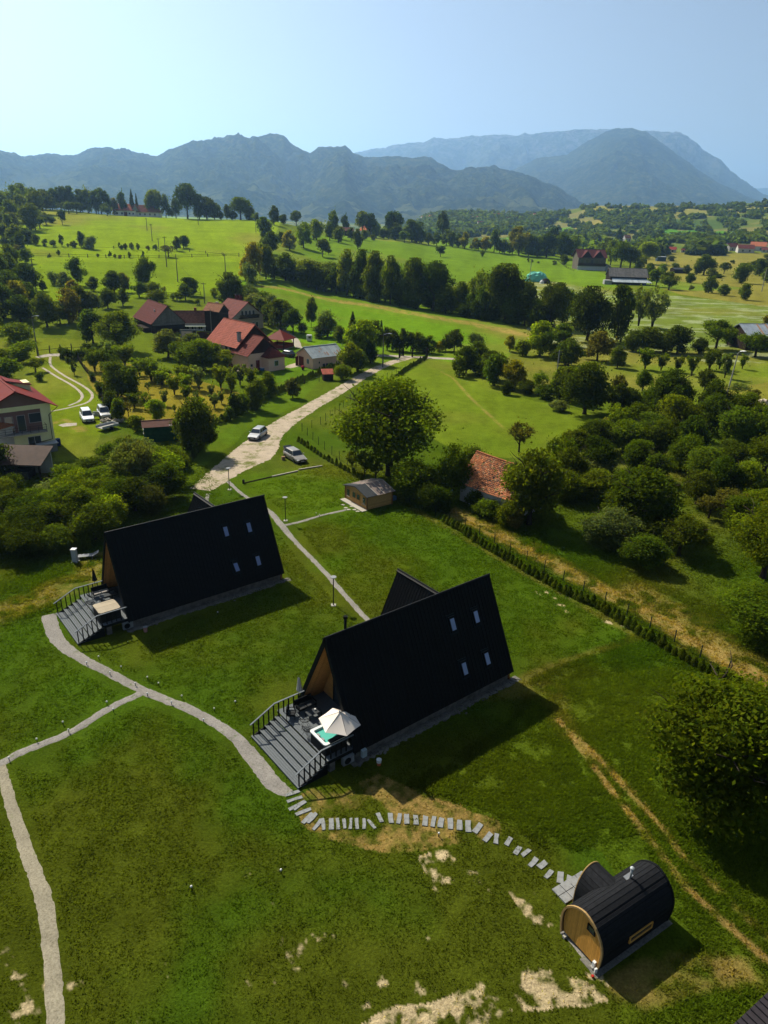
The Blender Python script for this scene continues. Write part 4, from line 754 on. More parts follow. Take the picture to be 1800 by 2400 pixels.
        m.build('standing_seam', RIB, t, kind='stuff')
    MB().prism([(wo-wh+.25, .8), (wo+wh-.25, .8), (wo, wr-.35)], wl-.3, wl-.2, 'y').build('wing_gable', WOOD, t)
    MB().tube([(wo, .3, wr+.02), (wo, wl+.05, wr+.02)], .06, 6).build('wing_ridge_cap', RIB, t)
    # skylights on the near slope
    sl = math.hypot(CW, CR-CE); ang = math.atan2(CR-CE, CW)
    for i, (l, u) in enumerate([(10.08, .313), (12.36, .336), (10.12, .748), (12.38, .756)]):
        w = CW*u; z = CR-(CR-CE)*u; n = Vector((0, -math.sin(ang), math.cos(ang))); q = Vector((l, -w, z))
        R = Matrix.Rotation(-(math.pi/2)+0, 3, 'X')
        def slab(name, lx, ls, th, off, mat, par, tilt=0):
            b_ = MB(); u_ = Vector((0, -math.cos(ang), -math.sin(ang))); c = q+n*off
            v = [c+Vector((i_*lx/2, 0, 0))+u_*(j*ls/2)+n*(k*th/2+(tilt if j > 0 else 0)) for i_ in (-1, 1) for j in (-1, 1) for k in (-1, 1)]
            b_.add(v, [(0, 1, 3, 2), (4, 6, 7, 5), (0, 4, 5, 1), (2, 3, 7, 6), (0, 2, 6, 4), (1, 5, 7, 3)]); return b_.build(name, mat, par)
        op = .22 if (not first and i == 2) else 0
        fl = slab('skylight', .80, 1.45, .05, .035, M_SKYF, t); slab('frame', .58, 1.14, .10, .10, BLACKP, fl, op); slab('pane', .37, .84, .02, .162, SKYGL, fl, op)
    m = MB(); m.bb(.2, CL-.1, -CW+.25, CW-.25, -.1, .78); m.build('plinth', PLINTH, t)
    m = MB(); m.bb(1.9, CL-.3, -CW+.35, CW-.35, .78, 1.02); m.build('floor_slab', CONC, t)
    for x in (CL-.3,): MB().bb(x, x+.12, -CW+.2, -CW+.32, 0, .9).build('corner_post', BLACKP, t)
    if first:
        c = MB(); c.tube([(1.66, .15, 7.0), (1.66, .15, 8.25)], .09, 8); ch = c.build('chimney_pipe', BLACKP, t, smooth=True); MB().tube([(1.66, .15, 8.25), (1.66, .15, 8.42)], .14, 8).build('cowl', BLACKP, ch)
    # gravel strip at the foot of the near slope
    m = MB(); n = 60; v = []
    for i in range(n+1):
        x = -.3+(CL+.8)*i/n; v += [(x, -CW+.24, .03), (x, -CW-.28+random.uniform(-.18, .18), .028), (x, -CW-.42+random.uniform(-.18, .18), -.05)]
    m.add(v, [(i*3+j, i*3+j+1, i*3+j+4, i*3+j+3) for i in range(n) for j in (0, 1)]); m.build('gravel_strip', STRIP, t)
    m = MB(); rs = random.Random(8)
    for i in range(150):
        m.box((rs.uniform(0, CL+.3), -CW+.1-abs(rs.gauss(0, .28)), .03), (rs.uniform(.08, .26), rs.uniform(.06, .18), rs.uniform(.05, .12)), rz=rs.uniform(0, 3), rx=rs.uniform(-.3, .3))
    m.build('plinth_stones', PLINTH, t, kind='stuff')
    return t
M_SKYF = M('skylight_flashing', (.012, .018, .022), .45, .2, 4)
A = dict(x=-.1078*32, y=1.1858*32, a=.6816); Bc = dict(x=-.7068*32, y=1.6403*32, a=.6865)
cabin('black metal A-frame cabin beside the open white parasol', A['x'], A['y'], A['a'], True)
cabin('farther black metal A-frame cabin behind the deck with the covered hot tub', Bc['x'], Bc['y'], Bc['a'], False)
def deck(c, label, grp='grey timber decks with wide steps'):
    t = thing('wooden_deck', label, 'deck', c['x'], c['y'], 0, c['a'], grp); zt = 1.02
    m = DECKW; rng = random.Random(int(c['x']*10))
    bw = .148; n = int(6.0/bw) # deck boards run parallel to the steps (across the gable)
    x = -1.95; i = 0
    while x < 1.6:
        w = 2.98 if x < 0 else 2.9; MB().bb(x, x+.132, -3.12 if x < .2 else -2.75, 2.92 if x < .2 else 2.75, zt-.035+rng.uniform(-.004, .004), zt+rng.uniform(-.002, .003)).build('deck_board', m, t); x += .142
    lv = [(-4.12, -3.50, .17), (-3.50, -3.10, .34), (-3.10, -2.72, .51), (-2.72, -2.34, .68), (-2.34, -1.95, .85)]
    for x0, x1, z in lv:
        s = MB(); nb = 4 if x1-x0 > .5 else 3; w = (x1-x0)/nb
        for k in range(nb): s.bb(x0+k*w+.004, x0+(k+1)*w-.008, -3.15, 2.62, z-.035+rng.uniform(-.003, .003), z)
        s.bb(x0+.03, x0+.06, -3.13, 2.6, z-.17, z-.04); s.build('step', m, t)
    MB().prism([(-4.05, .02), (-1.95, .02), (-1.95, .98), (-2.3, .8), (-4.05, .12)], -3.12, -3.06, 'y').build('stringer', BLACKP, t)
    MB().prism([(-4.05, .02), (-1.95, .02), (-1.95, .98), (-2.3, .8), (-4.05, .12)], 2.54, 2.60, 'y').build('stringer', BLACKP, t)
    MB().bb(-1.93, .9, -3.16, -3.08, .78, .99).build('fascia', BLACKP, t); MB().bb(-1.93, .9, 2.86, 2.92, .78, .99).build('fascia', BLACKP, t)
    for px_, py_ in ((-1.55, -2.85), (-.1, -2.9), (-1.5, 2.6)):
        s = MB(); rr_ = random.Random(5)
        s.bb(px_-.2, px_+.2, py_-.2, py_+.2, 0, .8); s.build('stone_pier', PLINTH, t)
    for side, y0 in (('l', 2.50), ('r', -3.06)):
        pts = [(-4.18, 1.15), (-2.36, 2.02), (.02, 2.02)]; r = MB()
        for (x0, z0), (x1, z1) in zip(pts[:-1], pts[1:]):
            r.box(((x0+x1)/2, y0, (z0+z1)/2), (math.hypot(x1-x0, z1-z0)+.03, .10, .05), ry=-math.atan2(z1-z0, x1-x0))
        r.build('handrail', RAILG, t)
        for k in range(11 if side == 'l' else 10):
            x = -3.98+k*.385; 
            if x > 0: break
            zt_ = np.interp(x, [-4.18, -2.36, 5], [1.15, 2.02, 2.02])-.03
            zb = max([z for x0, x1, z in lv if x0 <= x]+([1.02] if x >= -1.95 else []))
            MB().bb(x-.035, x+.035, y0-.035, y0+.035, zb-.02 if side == 'l' else zb-.1, zt_).build('baluster', BLACKP, t)
    return t
deck(A, 'grey timber deck and wide steps under the open white parasol'); deck(Bc, 'grey timber deck and wide steps under the tan covered hot tub')
def at(c, l, w, z=0):
    ca, sa = math.cos(c['a']), math.sin(c['a']); return (c['x']+ca*l+sa*w, c['y']+sa*l-ca*w, z)
TUBS = M('tub_skirt', (.03, .028, .028), .5, .3, 3); SHELL = M('tub_shell', (.80, .82, .80), .25, .05, 2)
WATER, _nt, _b = nmat('tub_water'); _b.inputs['Base Color'].default_value = (.08, .34, .28, 1); _b.inputs['Roughness'].default_value = .05
TANV = M('tan_vinyl', (.44, .37, .27), .55, .1, 3, bmp=.15)
def rrect(a, b, r, n=5):
    return [(sx*(a-r)+r*math.cos(q+k*math.pi/2/n), sy*(b-r)+r*math.sin(q+k*math.pi/2/n)) for sx, sy, q in ((1, 1, 0), (-1, 1, math.pi/2), (-1, -1, math.pi), (1, -1, 1.5*math.pi)) for k in range(n+1)]
def tub(c, l, w, covered, label):
    t = thing('hot_tub', label, 'hot tub', *at(c, l, w, 1.02), c['a'], 'hot tubs on the decks')
    m = MB(); m.prism(rrect(.86, .86, .14), 0, .84 if covered else .60, 'z'); m.build('cabinet', TUBS, t)
    if not covered: o_ = rrect(.86, .86, .14); n_ = len(o_); MB().add([(x, y, z) for z in (.58, .82) for x, y in o_], [(k, (k+1) % n_, (k+1) % n_+n_, k+n_) for k in range(n_)]).build('cabinet_band', TUBS, t)
    if covered:
        m = MB(); m.prism(rrect(.90, .90, .16), .84, .92, 'z'); m.build('cover_skirt', TUBS, t)
        for s in (-1, 1):
            m = MB(); P = [(x if x*s > 0 else 0*x, y) for x, y in rrect(.88, .88, .16)]
            q = [(min(max(y, -.88), .88), x) for x, y in P]; 
            m.add([(x*s*0+y, x, .922+.05*(1-abs(x)/.9)) for x, y in [(s*.01, -.87), (s*.01, .87), (s*.72, .87), (s*.87, .72), (s*.87, -.72), (s*.72, -.87)]]+[(y, x, .90) for x, y in [(s*.01, -.87), (s*.01, .87), (s*.72, .87), (s*.87, .72), (s*.87, -.72), (s*.72, -.87)]],
                  [(0, 1, 2, 3, 4, 5), (11, 10, 9, 8, 7, 6)]+[(i, (i+1) % 6, (i+1) % 6+6, i+6) for i in range(6)]); m.build('cover_half', TANV, t)
        m = MB(); m.tube([(-.2, .97, .3), (-.2, .97, 1.25), (.9, .95, 1.25)], .02, 6); m.build('cover_lifter', BLACKP, t)
    else:
        o = rrect(.89, .89, .17); i = rrect(.70, .70, .14); n = len(o); v = [(x, y, .88) for x, y in o]+[(x, y, .88) for x, y in i]+[(x, y, .80) for x, y in o]+[(x*.93, y*.93, .55) for x, y in i]
        f = [(k, (k+1) % n, (k+1) % n+n, k+n) for k in range(n)]+[(k+2*n, (k+1) % n+2*n, (k+1) % n, k) for k in range(n)]+[(k+n, (k+1) % n+n, (k+1) % n+3*n, k+3*n) for k in range(n)]
        MB().add(v, f).build('rim', SHELL, t); MB().add([(x*.98, y*.98, .74) for x, y in i], [tuple(range(n))]).build('water', WATER, t)
        for y in (-.25, .25): MB().box((-.60, y, .82), (.12, .26, .06)).build('headrest', M_GREYP, t)
        m = MB(); m.bb(-.5, .9, -.92, -.60, .885, .96); m.build('folded_cover', TUBS, t)
    return t
M_GREYP = M('grey_plastic', (.30, .31, .32), .5, .1, 3)
tub(A, -1.0, 1.85, False, 'open hot tub with turquoise water under the white parasol'); tub(Bc, -1.2, 1.85, True, 'hot tub closed by a tan folding cover on the far deck')
# parasols
CANV = M('parasol_canvas', (.92, .82, .72), .8, .06, 2); 
def canopy(t, c, r, h, n, mat, tilt=(0, 0), sag=.05):
    R = Matrix.Rotation(tilt[0], 3, 'X') @ Matrix.Rotation(tilt[1], 3, 'Y')
    for k in range(n):
        a0 = 2*math.pi*k/n+.25; a1 = 2*math.pi*(k+1)/n+.25; v = []; S_ = 6
        for i in range(S_+1):
            for j in range(3):
                a = a0+(a1-a0)*j/2; q = i/S_; rad = r*q*(1 if j != 1 else math.cos(math.pi/n)*.97); z = h*(1-q)-sag*4*q*(1-q)*(1.0 if j == 1 else .25)
                v.append(Vector(c)+R @ Vector((rad*math.cos(a), rad*math.sin(a), z)))
        f = [(i*3+j, i*3+j+1, (i+1)*3+j+1, (i+1)*3+j) for i in range(S_) for j in range(2)]
        n0 = len(v); v += [p-R @ Vector((0, 0, .006)) for p in v]; f += [tuple(x+n0 for x in q[::-1]) for q in f]
        MB().add(v, f).build('canopy_panel', mat, t, smooth=True)
        MB().tube([Vector(c)+R @ Vector((0, 0, h)), Vector(c)+R @ Vector((r*math.cos(a0), r*math.sin(a0), -.012))], .009, 4).build('rib', BLACKP, t)
t = thing('cantilever_parasol', 'open off-white cantilever parasol shading the hot tub', 'parasol', *at(A, .35, 2.0, 1.02), A['a'])
canopy(t, (-.78, -.22, 1.68), 1.34, .80, 6, CANV, (.06, .03)); m = MB()
m.tube([(0, 0, 0), (0, 0, 1.75)], .028, 8); m.build('pole', BLACKP, t); MB().tube([(0, 0, 1.7), (-.15, -.02, 2.2), (-.6, -.05, 2.72), (-.78, -.2, 2.52)], .02, 6).build('arm', BLACKP, t); MB().lathe([(.3, 0), (.3, .05), (.05, .08)], 12).build('base', BLACKP, t)
MB().lathe([(.05, 2.28), (.06, 2.42), (.02, 2.5)], 8, (-.80, -.23, .06)).build('hub', WHITE, t)
def folded(c, l, w, mat, label):
    t = thing('folded_parasol', label, 'parasol', *at(c, l, w, 1.02), c['a'])
    MB().tube([(0, 0, 0), (0, 0, 2.3)], .022, 6).build('pole', BLACKP, t)
    m = MB(); n = 14; pr = [(.02, 2.42), (.06, 2.3), (.09, 2.0), (.13, 1.6), (.17, 1.35), (.05, 1.3)]; v = []; f = []
    for i, (r, z) in enumerate(pr): v += [(r*(1+.35*(k % 2))*math.cos(2*math.pi*k/n)+.05*i*.2, r*(1+.35*(k % 2))*math.sin(2*math.pi*k/n), z) for k in range(n)]
    for i in range(len(pr)-1): f += [(i*n+k, i*n+(k+1) % n, (i+1)*n+(k+1) % n, (i+1)*n+k) for k in range(n)]
    m.add(v, f); m.build('furled_canopy', mat, t, smooth=False)
folded(A, -.55, -2.35, M('grey_canvas', (.62, .58, .55), .8, .1, 3), 'folded pale grey parasol by the rail of the near deck'); folded(Bc, -.75, -2.3, M('black_canvas', (.02, .02, .02), .8, .1, 3), 'folded black parasol by the rail of the far deck')
# deck furniture
CUSH = M('charcoal_cushion', (.05, .052, .055), .9, .1, 6); CUSHL = M('light_cushion', (.36, .33, .30), .9, .1, 6); TBL = M('table_top', (.07, .075, .08), .3, .1, 4)
def sofa(c, l, w, cush, label, rz=0):
    t = thing('garden_sofa', label, 'sofa', *at(c, l, w, 1.02), c['a']+rz)
    f = MB()
    for x in (-.66, .66):
        f.bb(x-.02, x+.02, -.33, -.29, 0, .58); f.bb(x-.02, x+.02, .29, .33, 0, .82); f.bb(x-.03, x+.03, -.34, .33, .56, .60)
    f.bb(-.66, .66, -.32, .32, .28, .31); f.build('frame', BLACKP, t)
    for x in (-.33, .33): MB().bb(x-.31, x+.31, -.33, .2, .31, .43).build('seat_cushion', cush, t, bevel=.03)
    MB().box((0, .28, .62), (1.28, .09, .42), rx=-.15).build('backrest', BLACKP, t)
def lowchair(c, l, w, rz, label):
    t = thing('garden_chair', label, 'chair', *at(c, l, w, 1.02), c['a']+rz, 'black garden chairs')
    f = MB()
    for x in (-.29, .29):
        f.bb(x-.018, x+.018, -.30, -.265, 0, .58); f.bb(x-.018, x+.018, .26, .295, 0, .8); f.bb(x-.025, x+.025, -.3, .29, .56, .59)
    f.bb(-.29, .29, -.28, .28, .28, .31); f.build('frame', BLACKP, t); MB().bb(-.26, .26, -.28, .2, .31, .42).build('seat_cushion', CUSH, t, bevel=.03); MB().box((0, .25, .6), (.54, .07, .42), rx=-.15).build('backrest', BLACKP, t)
def wirechair(c, l, w, rz, label):
    t = thing('wire_chair', label, 'chair', *at(c, l, w, 1.02), c['a']+rz, 'round black wire chairs')
    tilt = Matrix.Rotation(math.radians(38), 3, 'X'); m = MB(); n = 24
    ring = lambda r, z: [tilt @ Vector((r*math.cos(2*math.pi*k/n), r*math.sin(2*math.pi*k/n), z))+Vector((0, 0, .5)) for k in range(n+1)]
    m.tube(ring(.38, .12), .014, 5, False); m.tube(ring(.12, -.10), .008, 4, False); m.build('rim', BLACKP, t)
    m = MB()
    for k in range(22):
        a = 2*math.pi*k/22; m.tube([tilt @ Vector((r*math.cos(a), r*math.sin(a), z))+Vector((0, 0, .5)) for r, z in ((.38, .12), (.28, -.03), (.12, -.10), (.02, -.11))], .008, 4, False)
    m.build('wire_basket', BLACKP, t)
    for sx in (-1, 1):
        for sy in (-1, 1): MB().tube([(sx*.12, sy*.12, .4), (sx*.26, sy*.26, 0)], .010, 4).build('leg', BLACKP, t)
def table(c, l, w, label, lx=.5, ly=.28, ht=.4):
    t = thing('low_table', label, 'table', *at(c, l, w, 1.02), c['a'], 'low black deck tables'); MB().bb(-lx, lx, -ly, ly, ht-.03, ht).build('table_top', TBL, t)
    for sx in (-1, 1):
        for sy in (-1, 1): MB().bb(sx*(lx-.04)-.02, sx*(lx-.04)+.02, sy*(ly-.04)-.02, sy*(ly-.04)+.02, 0, ht-.03).build('leg', BLACKP, t)
sofa(A, -.35, -1.9, CUSH, 'black two-seat sofa against the rail of the near deck'); lowchair(A, -1.55, -1.75, .9, 'black armchair left of the sofa on the near deck')
table(A, -.3, -.95, 'low black table before the sofa on the near deck'); wirechair(A, -1.35, -.35, 2.6, 'wire chair facing the low table on the near deck'); wirechair(A, -1.75, .45, 1.9, 'wire chair beside the open hot tub')
MB_ = MB(); MB_.lathe([(.05, 0), (.07, .08), (.06, .1)], 10); prop(MB_.build('white_bowl', WHITE, None, at(A, -.15, -1.0, 1.42)), 'small white bowl on the low table of the near deck', 'bowl')
sofa(Bc, -.5, -1.85, CUSHL, 'black sofa with grey cushions on the far deck'); table(Bc, -.4, -.9, 'low black table before the sofa on the far deck'); wirechair(Bc, -1.5, -1.5, 1.2, 'wire chair at the left rail of the far deck'); wirechair(Bc, -1.9, -.1, 2.4, 'wire chair left of the covered hot tub'); lowchair(Bc, .3, -.9, -1.4, 'black armchair by the gable of the far deck')
# outdoor units, bins, posts
def acunit(c, l, w, z, label, mat):
    t = thing('air_conditioner', label, 'air conditioner', *at(c, l, w, z), c['a'], 'outdoor units under the decks'); MB().bb(-.42, .42, -.15, .15, 0, .62).build('casing', mat, t, bevel=.02)
    m = MB(); m.lathe([(.24, -.01), (.24, .01)], 20); o = m.build('fan_grille', BLACKP, t); o.rotation_euler = (math.pi/2, 0, 0); o.location = (-.1, -.16, .31); MB().bb(.2, .38, -.165, -.15, .1, .5).build('side_panel', M_GREYP, t)
UNITP = M('unit_paint', (.22, .24, .25), .5, .1, 3)
PGREY = M('pale_grey_paint', (.52, .55, .56), .5, .1, 3)
acunit(A, -.45, 3.15, .12, 'pale outdoor unit hung under the near deck', UNITP); acunit(Bc, -.1, 3.15, .12, 'pale outdoor unit hung under the far deck', UNITP)
m = MB(); m.bb(-.18, .18, -.12, .12, 0, .55); prop(m.build('meter_box', M('box_blue_white', (.34, .42, .46), .5, .1, 3), None, at(A, .55, 3.5, .35), A['a'], bevel=.02), 'small pale meter box at the corner of the near cabin', 'box')
t = thing('bucket', 'white and orange bucket at the corner of the near cabin', 'bucket', *at(A, 1.1, 4.35, 0)); MB().lathe([(.13, 0), (.15, .2)], 12).build('orange_base', M('orange_plastic', (.55, .13, .04), .5, .1, 3), t); MB().lathe([(.15, .2), (.17, .42)], 12).build('white_top', WHITE, t)
t = thing('bucket', 'pinkish bucket at the corner of the far cabin', 'bucket', *at(Bc, .9, 4.3, 0)); MB().lathe([(.14, 0), (.17, .42)], 12).build('pail', M('pink_plastic', (.50, .25, .22), .5, .1, 3), t); MB().lathe([(.175, .42), (.18, .45), (.05, .46)], 12).build('lid', M_GREYP, t)
p = G(177, 1318); t = thing('utility_post', 'short white post on a concrete pad left of the far cabin', 'post', *p); MB().bb(-.35, .35, -.35, .35, -.05, .08).build('pad', CONC, t); MB().bb(-.22, .22, -.22, .22, .08, 1.35).build('shaft', PGREY, t, bevel=.02); MB().bb(-.25, .25, -.25, .25, 1.35, 1.42).build('cap', WHITE, t)
p = G(207, 1310); t = thing('lounger', 'grey lounger on the grass beside the white post', 'lounger', *p, rz=.3); MB().bb(-.9, .5, -.33, .33, .25, .32).build('seat', M_GREYP, t, bevel=.02); MB().box((.75, 0, .45), (.6, .66, .06), ry=-.5).build('backrest', M_GREYP, t)
for x in (-.8, .4):
    for y in (-.28, .28): MB().bb(x-.03, x+.03, y-.03, y+.03, 0, .25).build('leg', M_GREYP, t)
# ---------------------------------------------------------------- stepping slabs
path = empty('stepping_path', (0, 0, 0), kind='structure'); c4 = lambda x, y: (640+x/2.074, 1820+y/2.074)
SL = [(95, 112, 60, 16), (105, 130, 66, 16), (115, 147, 70, 17), (130, 170, 66, 18), (148, 185, 66, 18), (168, 208, 62, 20), (190, 222, 60, 18), (215, 238, 58, 17), (243, 250, 56, 15), (283, 252, 58, 20), (315, 252, 56, 12), (346, 250, 52, 15), (376, 246, 52, 12), (408, 242, 54, 14), (442, 236, 52, 13), (478, 236, 52, 13), (517, 228, 52, 20), (571, 219, 52, 22), (612, 217, 54, 18), (649, 217, 54, 20), (693, 219, 52, 20), (738, 228, 54, 22), (778, 233, 56, 20), (814, 243, 54, 22), (860, 250, 56, 22), (904, 261, 56, 22), (946, 271, 56, 22), (992, 285, 54, 22), (1042, 305, 52, 22), (1083, 318, 50, 20), (1140, 343, 46, 20), (1187, 366, 44, 20), (1225, 398, 46, 18), (1263, 427, 50, 20), (1306, 450, 44, 22), (1338, 478, 46, 18), (1394, 509, 52, 22), (1432, 534, 50, 20), (1472, 558, 46, 22)]
P = [G(*c4(a, c)) for a, c, _, _ in SL]
for i, p in enumerate(P):
    q = P[min(i+1, len(P)-1)]-P[max(i-1, 0)]; an = math.atan2(q.y, q.x)+random.uniform(-.12, .12); L = SL[i][2]/54*random.uniform(.72, .82); w = SL[i][3]*.0135+random.uniform(-.02, .02)
    m = MB(); e = [(-w/2+random.uniform(-.03, .03), -L/2), (w/2+random.uniform(-.03, .03), -L/2+random.uniform(-.03, .03)), (w/2+random.uniform(-.03, .03), 0), (w/2, L/2+random.uniform(-.05, .05)), (-w/2+random.uniform(-.02, .03), L/2), (-w/2+random.uniform(-.03, .03), 0)]
    m.prism(e, -.02, .05, 'z'); m.build('stone_slab', STONE, path, (p.x, p.y, p.z), an)
# ---------------------------------------------------------------- barrel sauna
SA = dict(x=9.8, y=23.2, a=.57); t = thing('barrel_sauna', 'barrel sauna with black shingled shell and golden wooden end', 'sauna', SA['x'], SA['y'], .0, SA['a'])
PR = []
for k in range(21):
    q = k/20; ang = -.42+q*(math.pi+.84); PR.append((1.22*math.cos(ang)*(1 if math.sin(ang) < .5 else 1), 1.10+2.4*math.sin(ang) if math.sin(ang) < 0 else 1.10+1.42*math.sin(ang)))
PR = [(y*(1-.10*max(0, z-1.9)), z+.06*max(0, 1-abs(y)*1.1)) for y, z in PR]
SW = dict(stretch=(1, 1, 1)); GOLD = stripes('golden_cladding', (.85, .42, .09), (.36, .16, .03), .085, 1, .08, .5, .2, 3, stretch=(1, 9, 1)); SHG = stripes('black_shingle', (.022, .023, .026), (.008, .008, .009), .22, 2, .1, .75, .3, 6, bmp=.5)
def shell(x0, x1, s0, s1, name, mat, par=t, lip=0):
    n = len(PR); v = [(x, y*s, 1.1+(z-1.1)*s) for s in (s0, s1) for x in (x0, x1) for y, z in PR]; f = []
    for i in range(n-1): f += [(i, i+1, n+i+1, n+i), (2*n+i, 3*n+i, 3*n+i+1, 2*n+i+1), (i, 2*n+i, 2*n+i+1, i+1), (n+i, n+i+1, 3*n+i+1, 3*n+i)]
    f += [(0, n, 3*n, 2*n), (n-1, 3*n-1, 4*n-1, 2*n-1)]
    return MB().add(v, f).build(name, mat, par)
shell(.06, 5.0, .96, 1.03, 'shingle_roof', SHG); shell(-.03, .06, .97, 1.05, 'end_trim', M('pale_trim', (.40, .26, .11), .6, .2, 4)); shell(4.96, 5.08, .95, 1.05, 'end_trim', BLACKP)
for k in (1.3, 1.6, 1.9, 2.2):
    pass
P2 = [(y*.955, 1.1+(z-1.1)*.955) for y, z in PR]
MB().prism(P2, .10, .18, 'x').build('end_wall', GOLD, t); MB().prism(P2, 4.85, 4.93, 'x').build('end_wall', GOLD, t)
f = MB(); f.bb(.05, .11, -.62, -.22, 1.75, 1.80); f.bb(.05, .11, -.62, -.22, 2.10, 2.15); f.bb(.05, .11, -.66, -.60, 1.75, 2.15); f.bb(.05, .11, -.24, -.18, 1.75, 2.15); g = f.build('window', BLACKP, t); MB().bb(.07, .09, -.6, -.24, 1.80, 2.10).build('pane', GLASS, g)
# shingle courses as thin raised lips
m = MB(); 
for i in range(2, len(PR)-2):
    y, z = PR[i]; s = 1.035; m.box((2.55, y*s, 1.1+(z-1.1)*s), (4.85, .012, .012))
m.build('shingle_course', SHG, t, kind='stuff')
f = MB(); f.bb(1.9, 3.45, -1.32, -1.22, .78, .84); f.bb(1.9, 3.45, -1.30, -1.20, 1.12, 1.18); f.bb(1.86, 1.92, -1.32, -1.2, .78, 1.18); f.bb(3.43, 3.49, -1.32, -1.2, .78, 1.18); g = f.build('window', GOLD, t); MB().bb(1.92, 3.43, -1.27, -1.24, .84, 1.12).build('pane', GLASS, g)
# arched entrance bay on the far side
n = 17; AR = [(2.45+.90*math.cos(math.pi*k/(n-1)), 0.75+1.60*math.sin(math.pi*k/(n-1))**.85) for k in range(n)]; AR = [(AR[0][0], .1)]+AR+[(AR[-1][0], .1)]; n = len(AR)
v = [(x, y, z) for s in (1, 1.05) for y in (.35, 1.85) for x, z in [(2.45+(x-2.45)*s, .1+(z-.1)*s) for x, z in AR]]; f = []
for i in range(n-1): f += [(i, i+1, n+i+1, n+i), (2*n+i, 3*n+i, 3*n+i+1, 2*n+i+1), (i, 2*n+i, 2*n+i+1, i+1), (n+i, n+i+1, 3*n+i+1, 3*n+i)]
MB().add(v, f).build('bay_roof', SHG, t); MB().prism(AR, 1.66, 1.72, 'y').build('bay_wall', GOLD, t); MB().tube([(x, 1.87, z*1.05) for x, z in AR], .045, 6).build('bay_trim', M('trim_wood', (.38, .25, .10), .6, .2, 4), t)
MB().bb(2.1, 2.8, 1.73, 1.77, .15, 2.0).build('door', GOLD, t)
m = MB(); m.tube([(3.35, .25, 2.4), (3.35, .25, 3.1)], .06, 8); c_ = m.build('chimney_pipe', STEEL, t, smooth=True); MB().lathe([(.03, 3.1), (.10, 3.16), (.10, 3.24), (.02, 3.3)], 10, (3.35, .25, 0)).build('cowl', PGREY, c_); MB().box((3.35, .25, 2.56), (.5, .45, .03), rx=.12).build('flashing', STEEL, t)
MB().bb(.2, 4.85, -.7, .7, -.02, .12).build('base', BLACKP, t); MB().bb(-.04, .10, -1.0, -.86, .0, .45).build('drain_pipe', WHITE, t)
for y in (.86, -.9): MB().bb(-.1, .12, y-.07, y+.07, 0, .14).build('foot', CONC, t)
prop(MB().bb(-.07, .07, -.05, .05, 0, .30).build('white_canister', WHITE, None, (SA['x']+.55, SA['y']-1.02, .05), .3, bevel=.03), 'white canister leaning at the lower corner of the sauna end', 'canister')
prop(MB().bb(-.06, .06, -.06, .06, 0, .10).build('red_box', M('red_paint', (.45, .03, .02), .5, .1, 3), None, (SA['x']+.38, SA['y']-1.20, .03), .3, bevel=.02), 'small red box on the gravel by the sauna corner', 'box')
ribbon('gravel_pad', [(1318, 2185, .30), (1350, 2225, .30), (1395, 2290, .30)], GRAVEL, .02, jit=.06); MB_ = MB(); MB_.bb(-.2, 5.15, -1.38, -.3, -.06, .03); prop(MB_.build('gravel_pad', STRIP, None, (SA['x'], SA['y'], 0), SA['a']), kind='structure')
en = empty('entrance_paving', (SA['x'], SA['y'], 0), SA['a'], kind='structure')
for i in range(4):
    for j in range(2): MB().bb(1.35+i*.55, 1.35+i*.55+.52, 2.15+j*.5, 2.62+j*.5, -.03, .07+random.uniform(0, .01)).build('paving_slab', STONE, en, bevel=.008)
# dark roof corner at the lower right edge
_a = GF(1795, 2326, 2.0); _b = GF(1706, 2402, 2.0); SHR = math.atan2(_a.y-_b.y, _a.x-_b.x); SHP = (_a.x, _a.y, 0, SHR-math.pi/2)
t = thing('dark_roof_shelter', 'flat dark tiled roof corner at the lower right edge', 'shelter', *SHP)
m = MB(); m.add([(0, -3, 1.55), (4, -3, 1.65), (4, 1.3, 2.1), (0, 1.3, 2.0), (0, -3, 1.47), (4, -3, 1.57), (4, 1.3, 2.02), (0, 1.3, 1.92)], [(0, 1, 2, 3), (7, 6, 5, 4), (0, 4, 5, 1), (1, 5, 6, 2), (2, 6, 7, 3), (3, 7, 4, 0)])
m.build('roof', M('dark_roof_tile', (.04, .035, .04), .6, .2, 6), t)
for k in range(14): MB().box((2, -3+.3*k+.15, 1.555+(.3*k+.15)*.1047+.05), (4, .03, .02), rx=.105).build('tile_course', BLACKP, t)
for x, y in ((.1, 1.1), (.1, -2.8), (3.9, 1.1), (3.9, -2.8)): MB().bb(x-.06, x+.06, y-.06, y+.06, -.1, 1.6).build('post', BLACKP, t)
